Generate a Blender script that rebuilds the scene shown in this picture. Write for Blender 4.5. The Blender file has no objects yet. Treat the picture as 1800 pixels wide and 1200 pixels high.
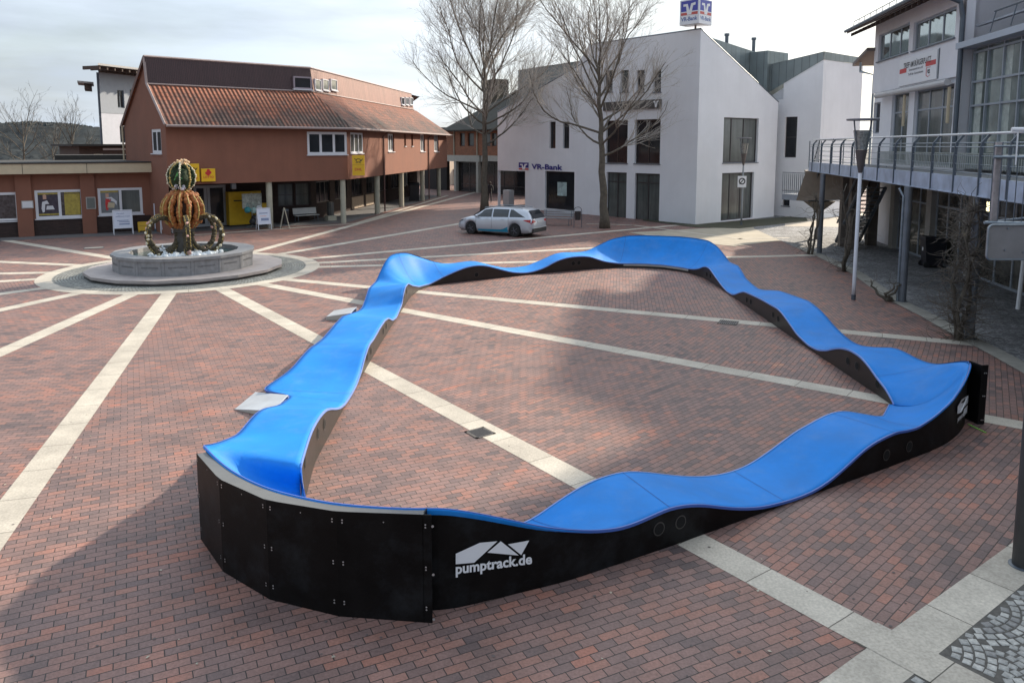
import bpy, bmesh, math, random
from mathutils import Vector, Matrix, noise
R = math.radians
random.seed(7)
scn = bpy.context.scene
COL = scn.collection
# ------------------------------------------------------------------ camera
CH = 4.7; CF = 1352.0; CCX = 900.0; CCY = 419.0; HOR = 257.0
PITCH = math.atan((CCY - HOR) / CF)
SN, CS = math.sin(PITCH), math.cos(PITCH)
cd = bpy.data.cameras.new("camera"); cam = bpy.data.objects.new("camera", cd); COL.objects.link(cam)
cam.location = (0, 0, CH); cam.rotation_euler = (R(90) - PITCH, 0, 0)
cd.sensor_width = 36; cd.lens = CF * 36 / 1800; cd.shift_y = -(600 - CCY) / 1800
cd.clip_start = .1; cd.clip_end = 4000
scn.camera = cam
# ------------------------------------------------------------------ light
SAZ, SEL = 45.0, 27.0            # degrees clockwise from +Y, elevation
w = bpy.data.worlds.new("World"); scn.world = w; w.use_nodes = True
nt = w.node_tree; nt.nodes.clear()
def wn(t, **k):
    n = nt.nodes.new(t)
    for a, b in k.items(): setattr(n, a, b)
    return n
wo = wn('ShaderNodeOutputWorld'); bg = wn('ShaderNodeBackground')
sky = wn('ShaderNodeTexSky'); sky.sky_type = 'NISHITA'; sky.sun_disc = False
sky.sun_elevation = R(SEL); sky.sun_rotation = R(SAZ); sky.air_density = 1.3; sky.dust_density = 2.5; sky.altitude = 200
tc = wn('ShaderNodeTexCoord'); mp = wn('ShaderNodeMapping'); mp.inputs['Scale'].default_value = (1.6, 1.6, 9)
nz = wn('ShaderNodeTexNoise'); nz.inputs['Scale'].default_value = 1.5; nz.inputs['Detail'].default_value = 7; nz.inputs['Roughness'].default_value = .58
nz.inputs['Distortion'].default_value = .5
cr = wn('ShaderNodeValToRGB'); cr.color_ramp.elements[0].position = .36; cr.color_ramp.elements[1].position = .60
cr.color_ramp.elements[0].color = (.62, .62, .62, 1)
nt.links.new(tc.outputs['Generated'], mp.inputs[0]); nt.links.new(mp.outputs[0], nz.inputs[0]); nt.links.new(nz.outputs[0], cr.inputs[0])
# thin cloud veil: brighter towards the sun, greyer away from it
dp = wn('ShaderNodeVectorMath', operation='DOT_PRODUCT')
dp.inputs[1].default_value = (math.sin(R(SAZ)) * math.cos(R(SEL)), math.cos(R(SAZ)) * math.cos(R(SEL)), math.sin(R(SEL)))
nt.links.new(tc.outputs['Generated'], dp.inputs[0])
r2 = wn('ShaderNodeValToRGB'); e = r2.color_ramp.elements
e[0].position = .0; e[0].color = (3.3, 3.7, 4.2, 1); e[1].position = .97; e[1].color = (8.2, 8.4, 8.1, 1)
m_ = e.new(.45); m_.color = (4.9, 5.6, 6.5, 1); m2 = e.new(.75); m2.color = (6.9, 7.35, 7.6, 1)
nt.links.new(dp.outputs['Value'], r2.inputs[0])
# clouds thin out overhead
sx = wn('ShaderNodeSeparateXYZ'); nt.links.new(tc.outputs['Generated'], sx.inputs[0])
mr = wn('ShaderNodeMapRange'); mr.inputs[1].default_value = .22; mr.inputs[2].default_value = .7; mr.inputs[3].default_value = 1; mr.inputs[4].default_value = .8
nt.links.new(sx.outputs['Z'], mr.inputs[0])
mu = wn('ShaderNodeMath', operation='MULTIPLY'); nt.links.new(cr.outputs[0], mu.inputs[0]); nt.links.new(mr.outputs[0], mu.inputs[1])
mx = wn('ShaderNodeMix', data_type='RGBA'); nt.links.new(mu.outputs[0], mx.inputs[0])
nt.links.new(sky.outputs[0], mx.inputs[6]); nt.links.new(r2.outputs[0], mx.inputs[7])
mb_ = wn('ShaderNodeMapRange'); mb_.inputs[1].default_value = .22; mb_.inputs[2].default_value = .6; mb_.inputs[3].default_value = .92; mb_.inputs[4].default_value = 1.45
nt.links.new(sx.outputs['Z'], mb_.inputs[0])
mp3 = wn('ShaderNodeMapping'); mp3.inputs['Scale'].default_value = (2.6, 2.6, 15); nt.links.new(tc.outputs['Generated'], mp3.inputs[0])
nz3 = wn('ShaderNodeTexNoise'); nz3.inputs['Scale'].default_value = 1.4; nz3.inputs['Detail'].default_value = 8; nz3.inputs['Roughness'].default_value = .55; nt.links.new(mp3.outputs[0], nz3.inputs[0])
mc3 = wn('ShaderNodeMapRange'); mc3.inputs[1].default_value = .36; mc3.inputs[2].default_value = .62; mc3.inputs[3].default_value = .94; mc3.inputs[4].default_value = 1.16; nt.links.new(nz3.outputs[0], mc3.inputs[0])
pre = wn('ShaderNodeVectorMath', operation='SCALE'); nt.links.new(mx.outputs[2], pre.inputs[0]); nt.links.new(mc3.outputs[0], pre.inputs['Scale'])
ms_ = wn('ShaderNodeVectorMath', operation='SCALE'); nt.links.new(pre.outputs[0], ms_.inputs[0]); nt.links.new(mb_.outputs[0], ms_.inputs['Scale'])
nt.links.new(ms_.outputs[0], bg.inputs[0]); bg.inputs[1].default_value = .1
nt.links.new(bg.outputs[0], wo.inputs[0])
sl = bpy.data.lights.new("sun", 'SUN'); sl.energy = 4.7; sl.angle = R(1.6); sl.color = (1, .88, .72)
so = bpy.data.objects.new("sun", sl); COL.objects.link(so)
_d = Vector((math.sin(R(SAZ)) * math.cos(R(SEL)), math.cos(R(SAZ)) * math.cos(R(SEL)), math.sin(R(SEL))))
so.rotation_euler = _d.to_track_quat('Z', 'Y').to_euler(); so.location = (20, 20, 30)
scn.view_settings.view_transform = 'Standard'; scn.view_settings.look = 'None'
scn.view_settings.exposure = 0.76; scn.view_settings.gamma = 1
# ------------------------------------------------------------------ measuring helpers (photo pixel -> world on a known plane)
def ray(px, py):
    x = px - CCX; y = py - CCY
    return Vector((x, CF * CS - y * SN, -(CF * SN + y * CS)))
def G(px, py, z=0.0):
    r = ray(px, py); t = (z - CH) / r.z
    return Vector((r.x * t, r.y * t, z))
def AT(px, py, Y):
    r = ray(px, py); t = Y / r.y
    return Vector((r.x * t, Y, CH + r.z * t))
class Fac:
    """vertical plane through ground points a -> b (u runs a->b, n points towards the square)"""
    def __init__(s, a, b):
        s.a = Vector((a[0], a[1], 0)); b = Vector((b[0], b[1], 0))
        s.L = (b - s.a).length; s.u = (b - s.a).normalized()
        n = Vector((s.u.y, -s.u.x, 0))
        if n.dot(-s.a) < 0: n = -n
        s.n = n
    def uz(s, px, py):
        r = ray(px, py); o = Vector((0, 0, CH))
        t = (s.a - o).dot(s.n) / r.dot(s.n); p = o + r * t
        return ((p - s.a).dot(s.u), p.z)
    def P(s, u, z, d=0):
        return s.a + s.u * u + s.n * d + Vector((0, 0, z))
    def rect(s, x0, y0, x1, y1):
        c = [s.uz(x0, y0), s.uz(x1, y0), s.uz(x0, y1), s.uz(x1, y1)]
        return (min(c[0][0], c[1][0]), max(c[0][0], c[1][0]), (c[2][1] + c[3][1]) / 2, (c[0][1] + c[1][1]) / 2)
    def quad(s, tl, tr, bl, br):
        a, b, c, d = s.uz(*tl), s.uz(*tr), s.uz(*bl), s.uz(*br)
        return ((a[0] + c[0]) / 2, (b[0] + d[0]) / 2, (c[1] + d[1]) / 2, (a[1] + b[1]) / 2)
    def off(s, d):
        f = Fac((0, 1), (1, 1)); f.a = s.a + s.n * d; f.u = s.u; f.n = s.n; f.L = s.L
        return f
# ------------------------------------------------------------------ materials
MATS = {}
def base_mat(name, col, rough=.8, metal=0, var=.12, scale=3.0, bump=.0, bscale=40, spec=.5, coat=0, streak=0):
    if name in MATS: return MATS[name]
    m = bpy.data.materials.new(name); m.use_nodes = True; n = m.node_tree; b = n.nodes['Principled BSDF']
    b.inputs['Roughness'].default_value = rough; b.inputs['Metallic'].default_value = metal
    b.inputs['Specular IOR Level'].default_value = spec; b.inputs['Coat Weight'].default_value = coat
    t = n.nodes.new('ShaderNodeTexCoord')
    if var > 0:
        z = n.nodes.new('ShaderNodeTexNoise'); z.inputs['Scale'].default_value = scale; z.inputs['Detail'].default_value = 6
        z.inputs['Roughness'].default_value = .62
        n.links.new(t.outputs['Object'], z.inputs[0])
        r = n.nodes.new('ShaderNodeMapRange'); r.inputs[1].default_value = .3; r.inputs[2].default_value = .7
        r.inputs[3].default_value = 1 - var; r.inputs[4].default_value = 1 + var
        n.links.new(z.outputs[0], r.inputs[0])
        h = n.nodes.new('ShaderNodeHueSaturation'); h.inputs['Color'].default_value = (*col, 1)
        if streak:
            mp = n.nodes.new('ShaderNodeMapping'); mp.inputs['Scale'].default_value = (1, 1, .07); n.links.new(t.outputs['Object'], mp.inputs[0])
            zs = n.nodes.new('ShaderNodeTexNoise'); zs.inputs['Scale'].default_value = 2.6; zs.inputs['Detail'].default_value = 8; zs.inputs['Roughness'].default_value = .7; n.links.new(mp.outputs[0], zs.inputs[0])
            rs = n.nodes.new('ShaderNodeMapRange'); rs.inputs[1].default_value = .35; rs.inputs[2].default_value = .75; rs.inputs[3].default_value = 1 + streak * .3; rs.inputs[4].default_value = 1 - streak; n.links.new(zs.outputs[0], rs.inputs[0])
            mq = n.nodes.new('ShaderNodeMath'); mq.operation = 'MULTIPLY'; n.links.new(r.outputs[0], mq.inputs[0]); n.links.new(rs.outputs[0], mq.inputs[1]); r = mq
        n.links.new(r.outputs[0], h.inputs['Value']); n.links.new(h.outputs[0], b.inputs['Base Color'])
        rr = n.nodes.new('ShaderNodeMapRange'); rr.inputs[3].default_value = max(0.02, rough - .08); rr.inputs[4].default_value = min(1, rough + .08)
        n.links.new(z.outputs[0], rr.inputs[0]); n.links.new(rr.outputs[0], b.inputs['Roughness'])
    else: b.inputs['Base Color'].default_value = (*col, 1)
    if bump > 0:
        z2 = n.nodes.new('ShaderNodeTexNoise'); z2.inputs['Scale'].default_value = bscale; z2.inputs['Detail'].default_value = 4
        n.links.new(t.outputs['Object'], z2.inputs[0])
        bp = n.nodes.new('ShaderNodeBump'); bp.inputs['Strength'].default_value = bump; bp.inputs['Distance'].default_value = .02
        n.links.new(z2.outputs[0], bp.inputs['Height']); n.links.new(bp.outputs[0], b.inputs['Normal'])
    MATS[name] = m
    return m
def emis(name, col, s):
    m = bpy.data.materials.new(name); m.use_nodes = True; b = m.node_tree.nodes['Principled BSDF']
    b.inputs['Base Color'].default_value = (*col, 1); b.inputs['Emission Color'].default_value = (*col, 1); b.inputs['Emission Strength'].default_value = s
    MATS[name] = m; return m
def brick_mat(name, bw, bh, mortar, stops, mcol, big=.35, rough=.8, bump=.35, sat=.35, msmooth=.1, coord='UV', offset=.5):
    """brick by brick colours drawn from stops, joints, dirt and slow drifts of tone"""
    m = bpy.data.materials.new(name); m.use_nodes = True; n = m.node_tree; b = n.nodes['Principled BSDF']; L = n.links.new
    t = n.nodes.new('ShaderNodeTexCoord')
    wob = n.nodes.new('ShaderNodeTexNoise'); wob.inputs['Scale'].default_value = 3.1; wob.inputs['Detail'].default_value = 2
    L(t.outputs['Object'], wob.inputs[0])
    vm = n.nodes.new('ShaderNodeVectorMath'); vm.operation = 'MULTIPLY_ADD'; vm.inputs[1].default_value = (.012, .012, 0)
    L(wob.outputs['Color'], vm.inputs[0]); L(t.outputs[coord], vm.inputs[2])
    bt = n.nodes.new('ShaderNodeTexBrick'); bt.inputs['Scale'].default_value = 1
    bt.inputs['Brick Width'].default_value = bw; bt.inputs['Row Height'].default_value = bh
    bt.inputs['Mortar Size'].default_value = mortar; bt.inputs['Mortar Smooth'].default_value = msmooth
    bt.inputs['Color1'].default_value = (0, 0, 0, 1); bt.inputs['Color2'].default_value = (1, 1, 1, 1); bt.offset = offset
    bt.inputs['Mortar'].default_value = (.5, .5, .5, 1)
    L(vm.outputs[0], bt.inputs[0])
    big_n = n.nodes.new('ShaderNodeTexNoise'); big_n.inputs['Scale'].default_value = .45; big_n.inputs['Detail'].default_value = 3
    L(t.outputs['Object'], big_n.inputs[0])
    mm = n.nodes.new('ShaderNodeMath'); mm.operation = 'MULTIPLY_ADD'; mm.inputs[1].default_value = big; 
    L(big_n.outputs[0], mm.inputs[0])
    mid_n = n.nodes.new('ShaderNodeTexNoise'); mid_n.inputs['Scale'].default_value = 1.7; mid_n.inputs['Detail'].default_value = 3; L(t.outputs['Object'], mid_n.inputs[0])
    mad = n.nodes.new('ShaderNodeMath'); mad.operation = 'MULTIPLY_ADD'; mad.inputs[1].default_value = big * .8; L(mid_n.outputs[0], mad.inputs[0])
    scl = n.nodes.new('ShaderNodeMath'); scl.operation = 'MULTIPLY_ADD'; scl.inputs[1].default_value = 1 - sat; scl.inputs[2].default_value = sat * .5; L(bt.outputs['Color'], scl.inputs[0]); L(scl.outputs[0], mad.inputs[2])
    sub = n.nodes.new('ShaderNodeMath'); sub.operation = 'SUBTRACT'; L(mad.outputs[0], sub.inputs[0]); sub.inputs[1].default_value = big * .9
    L(sub.outputs[0], mm.inputs[2])
    cr = n.nodes.new('ShaderNodeValToRGB'); cr.color_ramp.interpolation = 'LINEAR'
    for i, (p, c) in enumerate(stops):
        el = cr.color_ramp.elements[i] if i < 2 else cr.color_ramp.elements.new(p)
        el.position = p; el.color = (*c, 1)
    L(mm.outputs[0], cr.inputs[0])
    fine = n.nodes.new('ShaderNodeTexNoise'); fine.inputs['Scale'].default_value = 35; fine.inputs['Detail'].default_value = 5
    L(t.outputs['Object'], fine.inputs[0])
    dirt = n.nodes.new('ShaderNodeTexNoise'); dirt.inputs['Scale'].default_value = 1.3; dirt.inputs['Detail'].default_value = 7; dirt.inputs['Roughness'].default_value = .65
    L(t.outputs['Object'], dirt.inputs[0])
    r1 = n.nodes.new('ShaderNodeMapRange'); r1.inputs[1].default_value = .25; r1.inputs[2].default_value = .75; r1.inputs[3].default_value = .78; r1.inputs[4].default_value = 1.22
    L(fine.outputs[0], r1.inputs[0])
    r2 = n.nodes.new('ShaderNodeMapRange'); r2.inputs[1].default_value = .3; r2.inputs[2].default_value = .7; r2.inputs[3].default_value = .76; r2.inputs[4].default_value = 1.16
    L(dirt.outputs[0], r2.inputs[0])
    mv = n.nodes.new('ShaderNodeMath'); mv.operation = 'MULTIPLY'; L(r1.outputs[0], mv.inputs[0]); L(r2.outputs[0], mv.inputs[1])
    hs = n.nodes.new('ShaderNodeHueSaturation'); L(cr.outputs[0], hs.inputs['Color']); L(mv.outputs[0], hs.inputs['Value'])
    mx = n.nodes.new('ShaderNodeMix'); mx.data_type = 'RGBA'; L(bt.outputs['Fac'], mx.inputs[0]); L(hs.outputs[0], mx.inputs[6]); mx.inputs[7].default_value = (*mcol, 1)
    L(mx.outputs[2], b.inputs['Base Color'])
    rr = n.nodes.new('ShaderNodeMapRange'); rr.inputs[3].default_value = rough - .15; rr.inputs[4].default_value = rough + .12
    L(dirt.outputs[0], rr.inputs[0]); L(rr.outputs[0], b.inputs['Roughness'])
    hh = n.nodes.new('ShaderNodeMath'); hh.operation = 'MULTIPLY_ADD'; hh.inputs[1].default_value = -1.0; L(bt.outputs['Fac'], hh.inputs[0])
    h2 = n.nodes.new('ShaderNodeMath'); h2.operation = 'MULTIPLY'; h2.inputs[1].default_value = .25; L(fine.outputs[0], h2.inputs[0]); L(h2.outputs[0], hh.inputs[2])
    bp = n.nodes.new('ShaderNodeBump'); bp.inputs['Strength'].default_value = bump; bp.inputs['Distance'].default_value = .01
    L(hh.outputs[0], bp.inputs['Height']); L(bp.outputs[0], b.inputs['Normal'])
    b.inputs['Specular IOR Level'].default_value = .35
    MATS[name] = m
    return m
def vor_mat(name, scale, cols, gap, rough=.8):
    m = bpy.data.materials.new(name); m.use_nodes = True; n = m.node_tree; b = n.nodes['Principled BSDF']; L = n.links.new
    t = n.nodes.new('ShaderNodeTexCoord')
    v = n.nodes.new('ShaderNodeTexVoronoi'); v.inputs['Scale'].default_value = scale; v.inputs['Randomness'].default_value = .45
    v2 = n.nodes.new('ShaderNodeTexVoronoi'); v2.feature = 'DISTANCE_TO_EDGE'; v2.inputs['Scale'].default_value = scale; v2.inputs['Randomness'].default_value = .45
    L(t.outputs['Object'], v.inputs[0]); L(t.outputs['Object'], v2.inputs[0])
    sp = n.nodes.new('ShaderNodeSeparateColor'); L(v.outputs['Color'], sp.inputs[0])
    cr = n.nodes.new('ShaderNodeValToRGB')
    cr.color_ramp.elements[0].color = (*cols[0], 1); cr.color_ramp.elements[1].color = (*cols[1], 1); L(sp.outputs[0], cr.inputs[0])
    ns = n.nodes.new('ShaderNodeTexNoise'); ns.inputs['Scale'].default_value = .9; ns.inputs['Detail'].default_value = 7; L(t.outputs['Object'], ns.inputs[0])
    r = n.nodes.new('ShaderNodeMapRange'); r.inputs[1].default_value = .3; r.inputs[2].default_value = .7; r.inputs[3].default_value = .65; r.inputs[4].default_value = 1.3; L(ns.outputs[0], r.inputs[0])
    hs = n.nodes.new('ShaderNodeHueSaturation'); L(cr.outputs[0], hs.inputs['Color']); L(r.outputs[0], hs.inputs['Value'])
    e = n.nodes.new('ShaderNodeMapRange'); e.inputs[1].default_value = gap * .4; e.inputs[2].default_value = gap; L(v2.outputs['Distance'], e.inputs[0])
    mx = n.nodes.new('ShaderNodeMix'); mx.data_type = 'RGBA'; L(e.outputs[0], mx.inputs[0]); mx.inputs[6].default_value = (.035, .033, .03, 1); L(hs.outputs[0], mx.inputs[7])
    L(mx.outputs[2], b.inputs['Base Color']); b.inputs['Roughness'].default_value = rough
    bp = n.nodes.new('ShaderNodeBump'); bp.inputs['Strength'].default_value = .5; bp.inputs['Distance'].default_value = .01; L(e.outputs[0], bp.inputs['Height']); L(bp.outputs[0], b.inputs['Normal'])
    MATS[name] = m; return m
def tile_mat(name):
    """ribbed clay tiles: UV u along eave (m), v up the slope (m)"""
    m = bpy.data.materials.new(name); m.use_nodes = True; n = m.node_tree; b = n.nodes['Principled BSDF']; L = n.links.new
    t = n.nodes.new('ShaderNodeTexCoord'); s = n.nodes.new('ShaderNodeSeparateXYZ'); L(t.outputs['UV'], s.inputs[0])
    def mth(op, a, bb=None):
        q = n.nodes.new('ShaderNodeMath'); q.operation = op
        for i, x in enumerate((a, bb)):
            if x is None: continue
            if isinstance(x, (int, float)): q.inputs[i].default_value = x
            else: L(x, q.inputs[i])
        return q.outputs[0]
    cu = mth('SINE', mth('MULTIPLY', s.outputs['X'], 2 * math.pi / .24))
    vv = mth('FRACT', mth('DIVIDE', s.outputs['Y'], .36))
    hgt = mth('ADD', mth('MULTIPLY', cu, .5), mth('MULTIPLY', vv, -.5))
    cell = n.nodes.new('ShaderNodeTexWhiteNoise'); cell.noise_dimensions = '2D'
    fl = n.nodes.new('ShaderNodeCombineXYZ'); L(mth('FLOOR', mth('DIVIDE', s.outputs['X'], .24)), fl.inputs[0]); L(mth('FLOOR', mth('DIVIDE', s.outputs['Y'], .36)), fl.inputs[1])
    L(fl.outputs[0], cell.inputs['Vector'])
    ns = n.nodes.new('ShaderNodeTexNoise'); ns.inputs['Scale'].default_value = .55; ns.inputs['Detail'].default_value = 6; L(t.outputs['Object'], ns.inputs[0])
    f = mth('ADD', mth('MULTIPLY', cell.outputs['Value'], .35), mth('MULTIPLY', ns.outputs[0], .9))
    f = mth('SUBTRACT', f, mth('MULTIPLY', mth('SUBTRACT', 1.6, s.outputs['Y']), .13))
    cr = n.nodes.new('ShaderNodeValToRGB'); ee = cr.color_ramp.elements
    ee[0].position = .2; ee[0].color = (.035, .026, .021, 1); ee[1].position = .85; ee[1].color = (.27, .088, .045, 1)
    q = ee.new(.5); q.color = (.115, .05, .035, 1); L(f, cr.inputs[0])
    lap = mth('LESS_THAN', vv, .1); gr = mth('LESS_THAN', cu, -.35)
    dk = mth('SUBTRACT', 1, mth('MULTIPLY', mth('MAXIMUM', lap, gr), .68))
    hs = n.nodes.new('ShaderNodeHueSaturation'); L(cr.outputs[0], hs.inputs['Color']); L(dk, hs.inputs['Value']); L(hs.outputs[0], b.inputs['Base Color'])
    b.inputs['Roughness'].default_value = .75
    bp = n.nodes.new('ShaderNodeBump'); bp.inputs['Strength'].default_value = 1; bp.inputs['Distance'].default_value = .06; L(hgt, bp.inputs['Height']); L(bp.outputs[0], b.inputs['Normal'])
    MATS[name] = m; return m
def rib_mat(name, col, pitch, rough=.5, metal=0, var=.1):
    """standing seam sheet: UV u across seams"""
    m = bpy.data.materials.new(name); m.use_nodes = True; n = m.node_tree; b = n.nodes['Principled BSDF']; L = n.links.new
    t = n.nodes.new('ShaderNodeTexCoord'); bt = n.nodes.new('ShaderNodeTexBrick'); bt.inputs['Scale'].default_value = 1
    bt.inputs['Brick Width'].default_value = pitch; bt.inputs['Row Height'].default_value = 60; bt.inputs['Mortar Size'].default_value = .022; bt.inputs['Mortar Smooth'].default_value = .3
    bt.inputs['Color1'].default_value = (1 - var,) * 3 + (1,); bt.inputs['Color2'].default_value = (1 + var,) * 3 + (1,); bt.inputs['Mortar'].default_value = (.5, .5, .5, 1)
    L(t.outputs['UV'], bt.inputs[0])
    ns = n.nodes.new('ShaderNodeTexNoise'); ns.inputs['Scale'].default_value = 1.1; ns.inputs['Detail'].default_value = 6; L(t.outputs['Object'], ns.inputs[0])
    r = n.nodes.new('ShaderNodeMapRange'); r.inputs[3].default_value = .75; r.inputs[4].default_value = 1.25; L(ns.outputs[0], r.inputs[0])
    mx = n.nodes.new('ShaderNodeMix'); mx.data_type = 'RGBA'; mx.blend_type = 'MULTIPLY'; mx.inputs[0].default_value = 1; mx.inputs[6].default_value = (*col, 1); L(bt.outputs['Color'], mx.inputs[7])
    hs = n.nodes.new('ShaderNodeHueSaturation'); L(mx.outputs[2], hs.inputs['Color']); L(r.outputs[0], hs.inputs['Value']); L(hs.outputs[0], b.inputs['Base Color'])
    b.inputs['Roughness'].default_value = rough; b.inputs['Metallic'].default_value = metal
    bp = n.nodes.new('ShaderNodeBump'); bp.inputs['Strength'].default_value = .6; bp.inputs['Distance'].default_value = .03; L(bt.outputs['Fac'], bp.inputs['Height']); L(bp.outputs[0], b.inputs['Normal'])
    MATS[name] = m; return m

# ------------------------------------------------------------------ mesh builder
ORG = {}
class MB:
    def __init__(s): s.v = []; s.f = []; s.uv = {}; s.smooth = False; s.mi = {}
    def vert(s, p): s.v.append(Vector(p)); return len(s.v) - 1
    def face(s, pts, uv=None, mi=0):
        ids = [s.vert(p) for p in pts]; s.f.append(ids)
        if uv: s.uv[len(s.f) - 1] = uv
        if mi: s.mi[len(s.f) - 1] = mi
    def box(s, c, size, rz=0, M=None):
        hx, hy, hz = size[0] / 2, size[1] / 2, size[2] / 2
        q = Matrix.Rotation(rz, 3, 'Z') if M is None else M
        i0 = len(s.v)
        for x, y, z in ((-1,-1,-1),(1,-1,-1),(1,1,-1),(-1,1,-1),(-1,-1,1),(1,-1,1),(1,1,1),(-1,1,1)):
            s.v.append(Vector(c) + q @ Vector((x * hx, y * hy, z * hz)))
        for f in ((0,3,2,1),(4,5,6,7),(0,1,5,4),(1,2,6,5),(2,3,7,6),(3,0,4,7)): s.f.append([i0 + k for k in f])
    def hexa(s, P8):
        i0 = len(s.v); s.v += [Vector(p) for p in P8]
        for f in ((0,3,2,1),(4,5,6,7),(0,1,5,4),(1,2,6,5),(2,3,7,6),(3,0,4,7)): s.f.append([i0 + k for k in f])
    def fbox(s, F, u0, u1, z0, z1, d0, d1):
        s.hexa([F.P(u0,z0,d1),F.P(u1,z0,d1),F.P(u1,z0,d0),F.P(u0,z0,d0),F.P(u0,z1,d1),F.P(u1,z1,d1),F.P(u1,z1,d0),F.P(u0,z1,d0)])
    def prism(s, poly, d):
        """poly: list of points, extruded by vector d"""
        n = len(poly); i0 = len(s.v); d = Vector(d)
        s.v += [Vector(p) for p in poly]; s.v += [Vector(p) + d for p in poly]
        s.f.append([i0 + k for k in range(n)][::-1]); s.f.append([i0 + n + k for k in range(n)])
        for k in range(n): s.f.append([i0 + k, i0 + (k + 1) % n, i0 + n + (k + 1) % n, i0 + n + k])
    def tube(s, pts, rad, n=8, cap=True, closed=False):
        pts = [Vector(p) for p in pts]; N = len(pts)
        if N < 2: return
        rings = []; up = Vector((0, 0, 1)); pu = None
        for i, p in enumerate(pts):
            if closed: t = pts[(i + 1) % N] - pts[i - 1]
            else: t = (pts[min(i + 1, N - 1)] - pts[max(i - 1, 0)])
            if t.length < 1e-9: t = Vector((0, 0, 1))
            t.normalize()
            if pu is None:
                a = Vector((1, 0, 0)) if abs(t.z) > .9 else up
                pu = (a - t * a.dot(t)).normalized()
            else:
                pu = pu - t * pu.dot(t)
                pu = pu.normalized() if pu.length > 1e-6 else t.orthogonal().normalized()
            b = t.cross(pu); r = rad[i] if isinstance(rad, (list, tuple)) else rad
            i0 = len(s.v)
            for k in range(n):
                an = 2 * math.pi * k / n
                s.v.append(p + (pu * math.cos(an) + b * math.sin(an)) * r)
            rings.append(i0)
        m = N if closed else N - 1
        for i in range(m):
            a, b2 = rings[i], rings[(i + 1) % N]
            for k in range(n): s.f.append([a + k, a + (k + 1) % n, b2 + (k + 1) % n, b2 + k])
        if cap and not closed:
            s.f.append([rings[0] + k for k in range(n)][::-1]); s.f.append([rings[-1] + k for k in range(n)])
    def lathe(s, c, prof, n=24, M=None, cap=True):
        c = Vector(c); M = M or Matrix.Identity(3); rings = []
        for r, z in prof:
            i0 = len(s.v); rings.append(i0)
            for k in range(n):
                a = 2 * math.pi * k / n; s.v.append(c + M @ Vector((r * math.cos(a), r * math.sin(a), z)))
        for i in range(len(prof) - 1):
            for k in range(n): s.f.append([rings[i] + k, rings[i] + (k + 1) % n, rings[i + 1] + (k + 1) % n, rings[i + 1] + k])
        if cap:
            s.f.append([rings[0] + k for k in range(n)][::-1]); s.f.append([rings[-1] + k for k in range(n)])
    def ball(s, c, r, n=8, m=6, sc=(1, 1, 1), jit=0):
        c = Vector(c); rings = []
        for i in range(1, m):
            th = math.pi * i / m; i0 = len(s.v); rings.append(i0)
            for k in range(n):
                a = 2 * math.pi * k / n; rr = r * (1 + random.uniform(-jit, jit))
                s.v.append(c + Vector((rr * math.sin(th) * math.cos(a) * sc[0], rr * math.sin(th) * math.sin(a) * sc[1], rr * math.cos(th) * sc[2])))
        t = s.vert(c + Vector((0, 0, r * sc[2]))); b = s.vert(c - Vector((0, 0, r * sc[2])))
        for k in range(n):
            s.f.append([t, rings[0] + k, rings[0] + (k + 1) % n]); s.f.append([b, rings[-1] + (k + 1) % n, rings[-1] + k])
        for i in range(len(rings) - 1):
            for k in range(n): s.f.append([rings[i] + k, rings[i + 1] + k, rings[i + 1] + (k + 1) % n, rings[i] + (k + 1) % n])
    def build(s, name, mat, parent=None, smooth=None, bevel=0, weld=False, org=None):
        me = bpy.data.meshes.new(name)
        o_ = ORG.get(parent.name, Vector()) if parent else (Vector(org) if org else Vector())
        me.from_pydata([tuple(p - o_) for p in s.v], [], s.f)
        if s.uv:
            ul = me.uv_layers.new(name='UVMap')
            for fi, uvs in s.uv.items():
                p = me.polygons[fi]
                for li, q in zip(p.loop_indices, uvs): ul.data[li].uv = q
        mats = mat if isinstance(mat, (list, tuple)) else [mat]
        for m in mats: me.materials.append(m)
        for fi, k in s.mi.items(): me.polygons[fi].material_index = k
        sm = s.smooth if smooth is None else smooth
        if sm:
            for p in me.polygons: p.use_smooth = True
        if weld or sm:
            bm = bmesh.new(); bm.from_mesh(me); bmesh.ops.remove_doubles(bm, verts=bm.verts, dist=.0004)
            bmesh.ops.recalc_face_normals(bm, faces=bm.faces); bm.to_mesh(me); bm.free()
        me.update()
        o = bpy.data.objects.new(name, me); COL.objects.link(o)
        if parent: o.parent = parent; ORG[o.name] = ORG.get(parent.name, Vector())
        else: o.location = o_; ORG[o.name] = o_
        if bevel:
            b = o.modifiers.new('bevel', 'BEVEL'); b.width = bevel; b.segments = 2; b.limit_method = 'ANGLE'; b.angle_limit = R(40)
        return o
def tag(o, label=None, cat=None, group=None, kind=None):
    if label: o['label'] = label
    if cat: o['category'] = cat
    if group: o['group'] = group
    if kind: o['kind'] = kind
    return o
def thing(name, label, cat, loc=(0, 0, 0), rz=0, group=None, local=False):
    o = bpy.data.objects.new(name, None); COL.objects.link(o); o.empty_display_size = .2
    o.location = loc; o.rotation_euler = (0, 0, rz); ORG[o.name] = Vector() if local else Vector(loc)
    return tag(o, label, cat, group)
def struct(o): o['kind'] = 'structure'; return o
def copy_tree(o, parent=None, label=None):
    c = o.copy(); COL.objects.link(c); c.parent = parent
    if label: c['label'] = label
    for ch in list(o.children): copy_tree(ch, c)
    return c
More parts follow.
